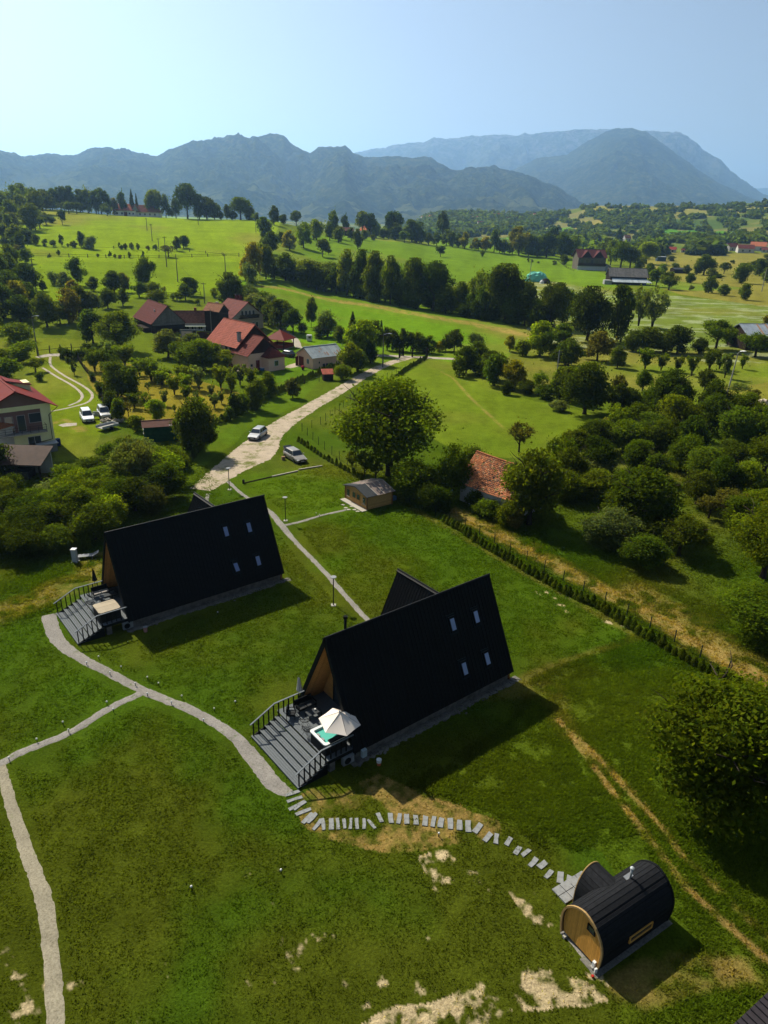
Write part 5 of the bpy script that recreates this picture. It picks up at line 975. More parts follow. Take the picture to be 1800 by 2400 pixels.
# ---------------------------------------------------------------- houses
def gable(name, label, cat, x, y, a, L, Wd, zr, ze, o=.4, wall=None, roof=None, gab=None, z0=0, gab_ends=(1, 1), zg=None, th=.14, tiles=None, tmat=None, group=None, asym=0):
    """ridge along local x (half length L), half width Wd, eaves overhang o. side 'R' is local -y"""
    t = thing(name, label, cat, x, y, z0, a, group); wl, ww = L-o, Wd-o; zw = ze+(zr-ze)*(o/Wd); zg = zg or zw
    m = MB(); m.bb(-wl, wl, -ww, ww, -.6, zw-.05); m.build('wall', wall, t)
    for s in (-1, 1):
        m = MB(); k = (zr-.08-zw)/(zr-zw); m.add([(s*wl, -ww, zw-.05), (s*wl, ww, zw-.05), (s*wl, 0, zr-.12), (s*(wl-.2), -ww, zw-.05), (s*(wl-.2), ww, zw-.05), (s*(wl-.2), 0, zr-.12)], [(0, 1, 2), (5, 4, 3), (0, 3, 4, 1), (1, 4, 5, 2), (2, 5, 3, 0)]); m.build('gable', gab or wall, t)
    for s in (1, -1):
        m = MB(); slope(m, -L, L, 0, zr, s*Wd, ze, th); r = m.build('roof', roof, t)
        if tiles:
            nt_ = max(3, int(math.hypot(Wd, zr-ze)/tiles)); m = MB(); sl = math.atan2(zr-ze, Wd)
            for k in range(nt_+1):
                q = k/nt_; m.box((0, -s*Wd*q-s*.012*math.sin(sl), zr-(zr-ze)*q+.022*math.cos(sl)+.005), (2*L, .05, .035), rx=s*sl)
            m.build('tile_rows', tmat or roof, r, kind='stuff')
    m = MB(); m.bb(-L, L, -.10, .10, zr-.03, zr+.06); m.build('ridge_cap', roof, t)
    t['dims'] = [L, Wd, zr, ze, wl, ww]; return t
def wnd(t, side, u, z, w, h, frame=None, pane=None, name='window', split=1, depth=.05):
    """window on side R (-y), B (+y), F (-x), E (+x)"""
    L, Wd, zr, ze, wl, ww = t['dims']; fr = frame or WHITE
    f = MB()
    def bx(m, u0, u1, z0, z1, d0, d1):
        if side == 'R': m.bb(u0, u1, -ww-d1, -ww-d0, z0, z1)
        elif side == 'B': m.bb(u0, u1, ww+d0, ww+d1, z0, z1)
        elif side == 'F': m.bb(-wl-d1, -wl-d0, u0, u1, z0, z1)
        else: m.bb(wl+d0, wl+d1, u0, u1, z0, z1)
    b_ = .06
    bx(f, u-w/2-b_, u-w/2, z-b_, z+h+b_, -.02, depth); bx(f, u+w/2, u+w/2+b_, z-b_, z+h+b_, -.02, depth); bx(f, u-w/2, u+w/2, z+h, z+h+b_, -.02, depth); bx(f, u-w/2, u+w/2, z-b_, z, -.02, depth+.03)
    for k in range(1, split): bx(f, u-w/2+w*k/split-.025, u-w/2+w*k/split+.025, z, z+h, 0, depth)
    o = f.build(name, fr, t); g = MB(); bx(g, u-w/2, u+w/2, z, z+h, .004, .018); g.build('pane', pane or GLASS, o); return o
PINK = M('salmon_plaster', (1.05, .66, .50), .85, .08, 1.2); CREAM = M('cream_plaster', (.95, .95, .52), .85, .08, 1.2); OFFW = M('limewash', (.62, .60, .54), .9, .15, 1.5, bmp=.2)
REDT = stripes('red_tile', (.46, .13, .085), (.17, .05, .035), .34, 0, .1, .6, .22, 2, bmp=.4); DRED = stripes('dark_red_tile', (.20, .042, .030), (.06, .015, .012), .34, 0, .1, .6, .3, 2, bmp=.4)
BROWN = stripes('dark_boarding', (.065, .03, .022), (.02, .01, .008), .16, 1, .1, .7, .3, 3); MRED = M('maroon_sheet', (.20, .030, .020), .5, .15, 1.5); CLAY = M('clay_tile', (.40, .15, .07), .8, .5, 3, bmp=.6)
OLDT = M('old_brown_tile', (.21, .10, .07), .85, .5, 2, bmp=.6); GREYW = stripes('weathered_boards', (.20, .20, .19), (.10, .10, .10), .2, 1, .1, .85, .25, 2); DARKW = M('dark_wood', (.035, .025, .02), .8, .4, 3)
ZINC = stripes('zinc_sheet', (.50, .56, .56), (.30, .33, .33), .9, 0, .05, .45, .15, 1.2, .2); RUSTY = M('rust_patch', (.45, .27, .17), .8, .3, 3)
# pink house with the red roof
t = gable('house', 'salmon pink house with bright red tiled roof and balcony', 'house', -33.82, 163.68, -.79, 6.3, 5.15, 9.0, 4.3, .78, PINK, REDT, BROWN, tiles=.42, tmat=REDT)
wnd(t, 'R', 3.9, 5.0, .01, .01) if False else None
f = MB(); f.bb(.4, 5.5, -5.45, -4.2, 2.75, 2.88); bal = f.build('balcony', DARKW, t); f = MB()
for k in range(14): f.bb(.45+k*.385-.03, .45+k*.385+.03, -5.43, -5.38, 2.88, 3.75)
f.bb(.4, 5.5, -5.46, -5.36, 3.75, 3.82); f.build('railing', DARKW, bal)
for u in (1.2, 3.0, 4.6): wnd(t, 'R', u, 2.95, .9, 1.9, DARKW, name='balcony_door')
for u in (-3.6, -1.2): wnd(t, 'R', u, 1.0, 1.0, 1.2)
wnd(t, 'R', 2.2, .2, 1.2, 2.1, DARKW, name='door'); wnd(t, 'R', 4.3, 1., .9, 1.2, DARKW)
wnd(t, 'E', -3.4, 3.2, .9, 1.3); wnd(t, 'E', 2.2, 3.2, .9, 1.3, DARKW)
MB().bb(-1, 5.6, -5.6, -4.5, -.3, .5).build('terrace', M('terrace_tile', (.16, .06, .045), .7, .3, 3), t)
for x in (-5.6, 5.65): MB().tube([(x, -5.1, 4.2), (x, -4.5, 3.8), (x, -4.45, .1)], .06, 6).build('drainpipe', CONC, t)
t2 = gable('wing', None, None, 7.6, -1.2, 0, 3.6, 4.4, 7.0, 3.3, .5, PINK, DRED, BROWN, tiles=.42, tmat=DRED); t2.parent = t; t2.name = 'house_wing'
del t2['dims']
for c_ in list(t2.children):  # keep the wing one level deep: its pieces become parts of the house
    mw = Matrix.Translation((7.6, -1.2, 0)); c_.parent = t; c_.location = (7.6, -1.2, 0)
bpy.data.objects.remove(t2)
MB().bb(4.9, 5.55, -3.9, -3.25, 4.2, 7.4).build('chimney', CONC, t); MB().bb(4.8, 5.65, -4.0, -3.15, 7.4, 7.55).build('chimney_cap', DARKW, t)
MB().bb(10.72, 10.78, -3.2, -2.3, .1, 2.2).build('door', M('maroon_door', (.20, .03, .03), .5, .2, 3), t); MB().bb(10.72, 10.78, -4.6, -4.1, 1.0, 1.5).build('window', GLASS, t)
MB().bb(10.0, 13.2, -1.6, 2.6, -.3, 2.9).build('bay_wall', PINK, t)
m = MB(); m.add([(9.6, -2.0, 2.85), (13.6, -2.0, 2.85), (13.6, 3.0, 2.85), (9.6, 3.0, 2.85), (10.4, .5, 5.0), (11.6, .5, 4.7)], [(0, 1, 5, 4), (1, 2, 5), (2, 3, 4, 5), (3, 0, 4), (3, 2, 1, 0)]); m.build('bay_roof', DRED, t)
f = MB(); f.bb(13.19, 13.26, -.2, .9, 1.0, 2.2); g = f.build('bay_window', WHITE, t); MB().bb(13.25, 13.28, -.12, .82, 1.08, 2.12).build('pane', GLASS, g)
t = thing('water_tub', 'blue and white tub beside the pink house door', 'tub', *G(615, 868)); MB().lathe([(.5, 0), (.55, .5)], 14).build('wall', M('blue_plastic', (.10, .22, .45), .4, .1, 3), t); MB().lathe([(.57, .5), (.57, .56), (.1, .57)], 14).build('rim', WHITE, t)
# garage
t = gable('garage', 'low pink garage with pale rusty sheet-metal roof', 'garage', -15.53, 162.24, .71, 4.53, 3.54, 4.4, 2.4, .35, PINK, ZINC, PINK)
wnd(t, 'F', -1.3, .9, .8, 1.0, split=2); MB().bb(-4.26, -4.19, .4, 2.2, -.1, 2.1).build('door', M('brown_red_door', (.20, .05, .03), .6, .2, 3), t); d = MB(); d.box((-4.75, 2.3, 1.0), (1.0, .06, 2.1), rz=.4); d.build('open_door_leaf', M('brown_red_door', (.22, .05, .03), .6, .2, 3), t)
MB().bb(-2.6, -2.3, -3.24, -3.17, 1.1, 1.5).build('window', GLASS, t)
for i in range(7):
    u = random.uniform(-4, 3.6); w = random.uniform(.4, 3.0); h = .55; m = MB(); q = w/3.54; m.box((u, -w, 4.4-2*q+.03), (random.uniform(.15, .4), random.uniform(.5, 1.2), .012), rx=.515); m.build('rust_patch', RUSTY, t)
for i, u in enumerate((0, .9, 1.8)):
    g = thing('garden_chair', f'dark garden chair under the garage eaves, {ORD[i]} from left', 'chair', *(Vector((-15.53, 162.24, 0))+Matrix.Rotation(.71, 3, 'Z') @ Vector((-1.5+u, -3.9, 0))), .71); MB().bb(-.3, .3, -.3, .3, .35, .42).build('seat', BLACKP, g); MB().bb(-.3, .3, .26, .32, .42, 1.0).build('backrest', BLACKP, g)
    for x in (-.26, .26):
        for y in (-.26, .26): MB().bb(x-.03, x+.03, y-.03, y+.03, 0, .35).build('leg', BLACKP, g)
# gazebo
p = G(655, 818); t = thing('gazebo', 'open gazebo with dark red pyramid roof behind the pink house', 'gazebo', p.x, p.y+2, 0, -.4)
MB().add([(-2.9, -2.9, 2.3), (2.9, -2.9, 2.3), (2.9, 2.9, 2.3), (-2.9, 2.9, 2.3), (0, 0, 4.4), (-2.9, -2.9, 2.2), (2.9, -2.9, 2.2), (2.9, 2.9, 2.2), (-2.9, 2.9, 2.2)], [(0, 1, 4), (1, 2, 4), (2, 3, 4), (3, 0, 4), (8, 7, 6, 5), (0, 5, 6, 1), (1, 6, 7, 2), (2, 7, 8, 3), (3, 8, 5, 0)]).build('roof', MRED, t)
for x in (-2.4, 2.4):
    for y in (-2.4, 2.4): MB().bb(x-.1, x+.1, y-.1, y+.1, 0, 2.3).build('post', DARKW, t)
for q in ((-2.4, 2.4, -2.43, -2.37), (-2.4, 2.4, 2.37, 2.43), (2.37, 2.43, -2.4, 2.4), (-2.43, -2.37, -2.4, 2.4)): MB().bb(*q, .1, 1.0).build('parapet', MRED, t)
MB().bb(-2.5, 2.5, -2.5, 2.5, -.1, .08).build('floor', CONC, t); MB().bb(-.8, .8, -.4, .4, .7, .78).build('table', DARKW, t)
# grey-gabled barn, long house, red-roofed house, gatehouse
t = gable('barn', 'barn with big grey boarded gable and maroon roof', 'barn', -62.5, 197.4, -.96, 8.1, 4.7, 8.5, 4.0, .3, DARKW, M('maroon_shingle', (.13, .042, .036), .75, .3, 2), GREYW, tiles=.6)
MB().bb(7.75, 7.9, -4.3, 4.3, 3.6, 4.2).build('gable_band', GREYW, t); MB().bb(7.81, 7.88, -3.4, 3.6, 0, 3.4).build('barn_door', M('black_boards', (.02, .016, .014), .9, .3, 2), t)
m = MB(); m.add([(2.2, -2.4, 6.35), (4.8, -4.9, 3.8), (1.6, -4.9, 3.8), (2.2, -3.0, 5.6)], [(0, 1, 2, 3)]); MB().bb(-1.0, 6.0, -6.0, -4.4, 0, 2.9).build('lean_to', DARKW, t); MB().bb(4.6, 6.9, -5.9, -4.42, 0, 1.2).build('red_boarding', MRED, t)
MB().box((3.4, -2.0, 6.7), (.25, .25, .9)).build('vent_pipe', PGREY, t)
MB().bb(-7.7, -5.0, 4.4, 6.4, 0, 3.2).build('shed_annex', DARKW, t)
t = gable('long_house', 'long low farmhouse with patchy brown tiles between barn and red house', 'house', -54.5, 201.5, .22, 7.6, 3.6, 6.1, 3.2, .3, OFFW, OLDT, OFFW, tiles=.38, tmat=OLDT)
for u in (-1.5, .3, 2.1): wnd(t, 'R', u, 1.2, 1.1, 1.3, split=2)
MB().bb(-2.6, 3.6, -4.8, -3.2, 2.5, 2.6).build('porch_roof', M('porch_sheet', (.55, .62, .52), .6, .1, 2), t); MB().bb(-2.0, 3.0, -4.6, -4.5, .9, 1.7).build('white_awning', WHITE, t); MB().bb(.6, 1.3, -.4, .4, 5.6, 6.9).build('chimney', M('brick', (.25, .10, .06), .8, .3, 4), t)
MB().bb(4.4, 5.6, -3.5, -3.28, 1.2, 2.4).build('window', GLASS, t)
for x in (-2.4, .5, 3.4): MB().bb(x-.06, x+.06, -4.7, -4.58, 0, 2.5).build('post', WHITE, t)
t = thing('yard_wall', 'yard wall with pale pink panel and dark gate before the long house', 'wall', *G(447, 795), 0.05); z0 = 0
MB().bb(-2.6, 1.6, -.12, .12, -.3, 2.4).build('wall_panel', M('grey_blue_wall', (.16, .18, .21), .8, .2, 2), t); MB().bb(-2.2, .4, -.18, -.11, .5, 2.0).build('pink_panel', M('pale_pink', (.62, .50, .47), .8, .08, 2), t); MB().bb(.8, 1.5, -.2, -.11, 0, 2.2).build('gate', DARKW, t); MB().bb(1.7, 6.0, -.06, .06, 0, 1.9).build('board_fence', BROWN, t)
t = gable('red_roofed_house', 'cream house with dark red roof and flower-decked balcony', 'house', -43.33, 209.76, -.85, 5.8, 5.5, 8.4, 4.2, .6, M('cream_wall', (.50, .44, .34), .85, .1, 1.5), DRED, None, tiles=.5, tmat=DRED)
for u in (-1.8, -.6, .6, 1.8): wnd(t, 'E', u, 4.9, .7, 1.1, WHITE)
for u in (1.6, 2.8, -2.6): wnd(t, 'E', u, 1.4, .8, 1.3, WHITE)
MB().bb(5.2, 6.2, -3.0, 3.0, 4.0, 4.15).build('balcony', DARKW, t); MB().bb(6.12, 6.2, -3.0, 3.0, 4.15, 4.8).build('balcony_railing', DARKW, t)
f = MB(); rr2 = random.Random(3)
for k in range(26): f.box((6.22, -3+.24*k, 4.85+rr2.uniform(-.1, .15)), (.25, .25, .3), rz=k)
f.build('flower_boxes', M('balcony_flowers', (.07, .09, .03), .9, .7, 7, c2=(.20, .03, .05)), t)
for x, y in ((-2.2, .9), (-.2, .9)):
    MB().bb(x-.4, x+.4, y-.4, y+.4, 7.2, 9.5).build('chimney', M('chimney_brick', (.16, .05, .04), .8, .3, 4), t); MB().lathe([(.5, 9.5), (.1, 9.9)], 6, (x, y, 0)).build('chimney_cap', DARKW, t)
MB().bb(-4.8, -4.1, -4.6, -3.9, 3, 7.6).build('chimney', CONC, t)
t = gable('gatehouse', 'small tower-like outbuilding with orange clay roof beside the red house', 'outbuilding', *G(510, 778)[:2], -.55, 3.0, 2.1, 8.6, 6.6, .3, DARKW, M('orange_clay', (.42, .20, .12), .8, .4, 3, bmp=.5), DARKW, tiles=.4)
# left house
HX, HY, HA = -54.11, 98.7, 2.25
t = gable('house', 'pale yellow house with maroon roof and long balcony at the left edge', 'house', HX, HY, HA, 7.2, 5.16, 8.9, 6.2, .9, CREAM, MRED, M('pinkish_gable', (.24, .15, .13), .85, .1, 2), z0=0)
L_, W_ = t['dims'][4], t['dims'][5]
MB().bb(-L_-.003, -L_+.05, -2.9, 4.2, 3.05, 6.0).build('upper_cladding', M('brown_plaster', (.22, .13, .115), .85, .1, 2), t)
MB().bb(-L_-1.15, -L_, -3.2, 4.2, 2.9, 3.05).build('balcony', CONC, t)
f = MB()
for k in range(8): f.bb(-L_-1.13, -L_-1.08, -3.15+k*1.04, -3.10+k*1.04, 3.05, 3.95)
for z in (3.3, 3.6, 3.93): f.bb(-L_-1.13, -L_-1.09, -3.2, 4.2, z, z+.035)
f.bb(-L_-1.13, -L_, -3.2, -3.16, 3.9, 3.95); f.build('balcony_railing', M('dark_metal', (.04, .04, .045), .4, .1, 3), t)
for u, w, z, h in ((-2.1, 1.5, 4.2, 1.25), (-.3, .95, 3.15, 2.2), (1.2, .95, 3.15, 2.2), (2.9, 1.4, 4.2, 1.2)): wnd(t, 'F', u, z, w, h, M('grey_frame', (.42, .38, .36), .6, .1, 2) if u == -2.1 else bpy.data.materials['grey_frame'], depth=.08)
wnd(t, 'F', -1.6, .9, 1.6, 1.3, WHITE, split=2); MB().tube([(-L_-.9, -4.95, 6.15), (-L_-.12, -3.9, 5.0), (-L_-.12, -3.9, 1.5), (-L_-.12, .5, 1.0)], .05, 6).build('drainpipe', BLACKP, t)
MB().bb(-L_-1.3, -L_, -4.1, -1.6, -.2, 1.15).build('store', M('blue_grey_block', (.20, .23, .25), .85, .2, 2), t); MB().bb(-L_-1.45, -L_, -4.3, -1.5, 1.15, 1.25).build('store_roof', PGREY, t)
MB().bb(.5, 2.6, -3.6, -.6, 6.9, 8.3).build('dormer', CREAM, t); MB().box((1.5, -2.1, 8.4), (2.6, 3.4, .12), rx=.25).build('dormer_roof', MRED, t)
p = G(137, 1046); t = thing('barrel', 'dark blue barrel at the corner of the pale yellow house', 'barrel', *p); MB().lathe([(.36, 0), (.40, .3), (.40, .7), (.36, 1.0)], 14).build('drum', M('navy_plastic', (.02, .04, .16), .4, .2, 3), t); MB().lathe([(.37, 1.0), (.37, 1.05)], 14).build('lid', M('navy_lid', (.03, .05, .14), .4, .2, 3), t)
t = thing('lean_to_shelter', 'open timber lean-to with brown tin roof below the yellow house', 'shelter', *G(62, 1118), 0, -.13)
MB().add([(-6, -2.4, 2.3), (3.3, -2.4, 2.3), (3.3, 1.6, 3.6), (-6, 1.6, 3.6), (-6, -2.4, 2.2), (3.3, -2.4, 2.2), (3.3, 1.6, 3.5), (-6, 1.6, 3.5)], [(0, 1, 2, 3), (7, 6, 5, 4), (0, 4, 5, 1), (1, 5, 6, 2), (2, 6, 7, 3), (3, 7, 4, 0)]).build('roof', M('brown_tin_shaded', (.07, .042, .032), .6, .4, 1), t)  # brown tin, its colour darkened to carry the shade of the house
MB().bb(-6, 2.9, 1.3, 1.5, 0, 3.4).build('back_wall', OFFW, t)
for x in (-3, 0, 2.9): MB().bb(x-.09, x+.09, -2.2, -2.02, 0, 2.3).build('post', DARKW, t)
MB().bb(-2.0, 1.0, -1.4, .6, 0, 1.0).build('wood_stack', DARKW, t)
t = gable('outbuilding', 'orange clay tiled outbuilding cut by the left edge', 'outbuilding', *GF(-45, 1075, 0)[:2], 1.2, 3.6, 3.2, 6.2, 4.2, .3, OFFW, CLAY, OFFW, tiles=.3, tmat=CLAY)
# green hut
p = G(378, 1030); t = gable('garden_hut', 'small dark green hut with brown roof in the orchard corner', 'hut', p.x, p.y, .35, 2.6, 1.7, 2.9, 2.3, .2, M('green_boards', (.02, .075, .03), .7, .3, 3), M('brown_felt', (.14, .075, .06), .8, .2, 2), None, z0=p.z)
wnd(t, 'F', 0, 1.0, .6, .6, WHITE); MB().bb(1.2, 3.0, -1.9, 1.7, 2.35, 2.45).build('lean_roof', M('grey_felt', (.22, .18, .17), .8, .2, 2), t); MB().bb(2.6, 2.7, -1.7, -1.6, 0, 2.35).build('post', DARKW, t)
# ruined barn
RX, RY, RA = 14.0, 80.0, -.83; t = thing('ruined_barn', 'old white barn with patchy orange clay tile roof', 'barn', RX, RY, 0, RA)
L0, W0, Z1, Z0 = 4.3, 3.3, 5.6, 2.45
MB().bb(-L0+.3, L0-.3, -W0+.45, W0-.45, -.2, Z0+.25).build('wall', OFFW, t)
for s in (-1, 1): m = MB(); m.prism([(-W0+.45, Z0), (W0-.45, Z0), (0, Z1-.25)], s*(L0-.3), s*(L0-.45), 'x'); m.build('gable', M('grey_boards_old', (.10, .09, .08), .9, .3, 3), t) if s < 0 else m.build('gable', bpy.data.materials['grey_boards_old'], t)
for s in (1, -1): m = MB(); slope(m, -L0, L0, 0, Z1, s*W0, Z0, .12); m.build('roof_boarding', DARKW, t)
rg = random.Random(4); nrow = 20; ncol = 38; sl = math.atan2(Z1-Z0, W0); tl = math.hypot(W0, Z1-Z0)/nrow; V = []; F = []; C = []
for s in (1, -1):
    for i in range(nrow):
        for j in range(ncol):
            if s == 1 and i > nrow-5 and 2 <= j <= 5 and rg.random() < .75: continue
            if rg.random() < .012: continue
            x = -L0+(j+.5)*2*L0/ncol+rg.uniform(-.02, .02); q = (i+.55)*tl+rg.uniform(-.03, .03); ht = .05+rg.uniform(0, .045); w = L0/ncol*.98; n0 = len(V); sag = -.10*math.sin(math.pi*(x+L0)/(2*L0))
            cx, sx = math.cos(sl), math.sin(sl)
            for (dx, dq, dh) in ((-w, -.5*tl, .01), (w, -.5*tl, .01), (w, .6*tl, ht), (-w, .6*tl, ht), (-w, .6*tl, ht-.03), (w, .6*tl, ht-.03), (0, -.5*tl, .035), (0, .6*tl, ht+.03)):
                qq = q+dq; V.append((x+dx, -s*(qq*cx+dh*sx), Z1-qq*sx+dh*cx+sag+.03))
            F += [(n0, n0+6, n0+7, n0+3), (n0+6, n0+1, n0+2, n0+7), (n0+3, n0+7, n0+2, n0+5), (n0+3, n0+2, n0+5, n0+4)]
            k = rg.random(); b_ = (.52, .175, .06) if k < .5 else (.40, .135, .055) if k < .75 else (.24, .11, .06) if k < .88 else (.55, .28, .14) if k < .97 else (.30, .22, .07); m_ = rg.uniform(.75, 1.25); C += [tuple(v*m_ for v in b_)]*8
tm, nt, b = nmat('old_clay_tiles'); b.inputs['Roughness'].default_value = .85; a_ = nt.nodes.new('ShaderNodeAttribute'); a_.attribute_name = 'Col'
nt.links.new(mix_rgb(nt, a_.outputs['Color'], ramp(nt, noise(nt, 3, 5, .7), [(.3, .6), (.65, 1.15)]), 1, 'MULTIPLY'), b.inputs['Base Color'])
prop(inst('roof_tiles', mesh_np('roof_tiles', V, F, tm, False, np.array(C)*1.3), t), kind='stuff')
m = MB()
for j in range(26): m.box((-L0+.17+j*.335, 0, Z1+.07-.10*math.sin(math.pi*j/25)+rg.uniform(-.02, .02)), (.33, .26, .12), rz=rg.uniform(-.06, .06), ry=rg.uniform(-.05, .05))
m.build('ridge_tiles', CLAY, t, kind='stuff')
for k in range(5): MB().box((-L0+.7+k*.22, -W0*.88, Z0+.50), (.06, 1.1, .05), rx=sl).build('bare_batten', M('pale_batten', (.50, .47, .42), .8, .2, 3) if k == 0 else bpy.data.materials['pale_batten'], t)
# small wooden shed
t = thing('wooden_shed', 'small golden wooden shed with grey felt roof', 'shed', -1.93, 79.77, 0, .65); SHW = stripes('shed_boards', (.75, .44, .15), (.22, .12, .045), .12, 2, .1, .6, .2, 3, stretch=(1, 1, 6)); 
MB().bb(-1.75, 1.85, -2.25, 2.25, .05, 1.68).build('wall', SHW, t)
for s in (-1, 1): MB().prism([(-2.25, 1.68), (2.25, 1.68), (0, 2.2)], s*1.75 if s < 0 else 1.85, s*1.65, 'x').build('gable', SHW, t)
FELT = M('brown_felt_roof', (.23, .185, .165), .8, .12, 1.5); FELTD = M('dark_slate_sheet', (.055, .06, .065), .7, .15, 3); LATH = M('pale_lath', (.46, .42, .36), .7, .1, 3)
for s in (1, -1):
    m = MB(); slope(m, -2.05, 2.15, 0, 2.36, s*2.55, 1.70, .08); m.build('roof', FELT, t)
    sl = math.atan2(.66, 2.55); m = MB(); x1 = -.55 if s == 1 else -1.1
    m.box(((-2.07+x1)/2, -s*1.275, 2.03+.045), (x1+2.07, 2.62, .02), rx=s*sl); m.build('dark_sheet', FELTD, t)
    for x in ((-.5, .45, 1.25, 2.05) if s == 1 else (.45, 1.25, 2.05)): m = MB(); m.box((x, -s*1.275, 2.03+.055), (.06, 2.6, .03), rx=s*sl); m.build('batten', LATH, t)
for x0, x1 in ((-.95, .95),):
    for y in (-.45, .45): d = MB(); d.bb(-1.80, -1.74, y-.42, y+.42, .1, 1.55); dd = d.build('door', M('shed_door', (.6, .31, .10), .6, .2, 4) if y < 0 else bpy.data.materials['shed_door'], t); MB().bb(-1.82, -1.79, y-.3, y+.3, .75, 1.4).build('pane', GLASS, dd)
for y in (-1.65, 1.65):
    f = MB(); f.bb(-1.80, -1.73, y-.33, y+.33, .55, 1.45); g = f.build('window', SHW, t); MB().bb(-1.82, -1.79, y-.27, y+.27, .62, 1.38).build('pane', GLASS, g); MB().bb(-1.88, -1.75, y-.36, y+.36, .50, .55).build('sill', LATH, g)
for x in (-1.8, 1.85):
    for y in (-2.25, 2.25): MB().bb(x-.07, x+.07, y-.07, y+.07, 0, 1.7).build('corner_post', M('corner_trim', (.30, .16, .06), .6, .2, 4) if (x, y) == (-1.8, -2.25) else bpy.data.materials['corner_trim'], t)
MB().bb(-2.6, -1.8, -2.4, 2.3, -.05, .08).build('step_slab', LATH, t)
for i in range(6):
    p = G(803+i*7, 1185+(i % 3)*5+i*1.5); m = MB(); m.prism([(random.uniform(.2, .3)*math.cos(k*1.05), random.uniform(.15, .25)*math.sin(k*1.05)) for k in range(6)], -.03, .05, 'z'); prop(m.build('paving_stone', LATH, None, p), f'pale flat stone before the shed slab, {ORD[i]} from left', 'stone', 'loose stones before the shed')
prop(MB().bb(-.3, .3, -.25, .25, 0, .5).build('blue_box', M('blue_tarp', (.12, .25, .42), .5, .2, 3), None, G(922, 1172), .5, bevel=.03), 'blue box at the rear corner of the wooden shed', 'box')
# hilltop farmhouse
FW = M('bright_limewash', (1.15, 1.1, .98), .9, .12, 1)
p = _base(322, 507); ww_ = .355 # metres per pixel out there
t = thing('farmhouse', 'long white farmhouse with red roofs on the hill crest', 'farmhouse', p.x, p.y, p.z, .10)
m = MB(); m.bb(-18, 0, -5, 5, -1, 4.6); m.build('wall', FW, t); m = MB(); m.bb(0, 19, -3, 6, -1, 3.6); m.build('wall', FW, t)
m = MB(); m.prism([(-6.0, 4.4), (0, 9.2), (6.0, 4.4), (5.6, 4.2), (0, 8.8), (-5.6, 4.2)], -18.5, -1, 'x'); m.build('roof', M('red_clay', (.50, .14, .08), .8, .3, .6), t)
m = MB(); m.prism([(-4.2, 3.5), (1.5, 9.0), (7.2, 3.5)], -1, 16, 'x'); m.add([(16, -4.2, 3.5), (16, 7.2, 3.5), (16, 1.5, 9.0), (20, -4.2, 3.5), (20, 7.2, 3.5)], [(0, 3, 2), (2, 4, 1), (3, 4, 2)]); m.build('roof', M('brown_red_clay', (.33, .11, .08), .8, .3, .6), t)
m = MB(); m.prism([(-2.6, 4.4), (2.6, 4.4), (0, 9.4)], -5.2, -4.9, 'y'); o = m.build('gable', M('grey_gable', (.33, .31, .27), .85, .1, 1), t); m = MB(); m.prism([(-3.2, 4.0), (0, 9.6), (3.2, 4.0), (2.9, 4.0), (0, 9.2), (-2.9, 4.0)], -5.6, 2, 'y'); m.build('cross_roof', bpy.data.materials['red_clay'], t)
m = MB(); m.prism([(0, 6), (4, 9.5), (8, 6)], -20, -6, 'x'); m.build('rear_roof', bpy.data.materials['red_clay'], t); MB().bb(-19.5, -6.5, .6, 7.6, 0, 6).build('rear_wall', M('grey_wall', (.35, .34, .31), .85, .1, 1), t)
for u in (-15, -11, -5, -2): MB().bb(u-.7, u+.7, -5.08, -4.98, 1.4, 2.9).build('window', GLASS, t)
for u in (3, 7, 11, 15): MB().bb(u-.6, u+.6, -3.08, -2.98, 1.2, 2.6).build('window', GLASS, t)
MB().bb(-9.5, -6.8, -5.10, -5.0, -.5, 3.4).build('barn_door', M('maroon_gate', (.16, .025, .02), .7, .2, 1), t); MB().bb(-3.0, -1.9, -5.09, -5.0, 5.4, 6.5).build('window', GLASS, t)
# small white house on the crest
p = _base(862, 554); t = gable('house', 'small white house with orange roof on the central crest', 'house', p.x, p.y+5, -.95, 6, 6.5, 11.5, 5.5, .5, WHITE, M('orange_roof', (.50, .14, .06), .8, .2, 1), None, z0=p.z-1)
MB().bb(5.0, 5.9, -6.8, 6.8, 4.6, 5.0).build('eaves_band', DARKW, t); wnd(t, 'E', -1.8, 6.5, 1.2, 1.6, DARKW); wnd(t, 'E', 1.8, 1.8, 1.4, 1.8, DARKW); MB().bb(-1, 0, -1, 0, 10, 12.8).build('chimney', MRED, t)
p = _base(808, 552); t = gable('outbuilding', 'brown-roofed outbuilding among trees left of the small white house', 'outbuilding', p.x, p.y, .1, 7, 4, 6, 3.4, .4, DARKW, OLDT, None, z0=p.z)
# three-storey chalet
p = G(1383, 634); t = gable('chalet', 'three-storey chalet with dark red roof and twin dormers', 'chalet', p.x, p.y+6, .06, 10.5, 7.5, 14.5, 9.2, .8, M('chalet_wall', (.16, .14, .11), .85, .15, .8), M('chalet_roof', (.11, .035, .035), .7, .2, .8), None, z0=p.z-1)
ww = t['dims'][5]
for u in (-4.2, 4.2):
    MB().prism([(u-3.6, 9.2), (u+3.6, 9.2), (u, 13.4)], -ww-.5, -3, 'y').build('dormer', BROWN, t)
    for s in (-1, 1): m = MB(); m.add([(u, -ww-1.2, 13.8), (u, -2, 13.8), (u+s*4.2, -2, 8.9), (u+s*4.2, -ww-1.2, 8.9), (u, -ww-1.2, 13.5), (u, -2, 13.5), (u+s*4.2, -2, 8.6), (u+s*4.2, -ww-1.2, 8.6)], [(0, 1, 2, 3), (7, 6, 5, 4), (0, 4, 5, 1), (1, 5, 6, 2), (2, 6, 7, 3), (3, 7, 4, 0)]); m.build('dormer_roof', bpy.data.materials['chalet_roof'], t)
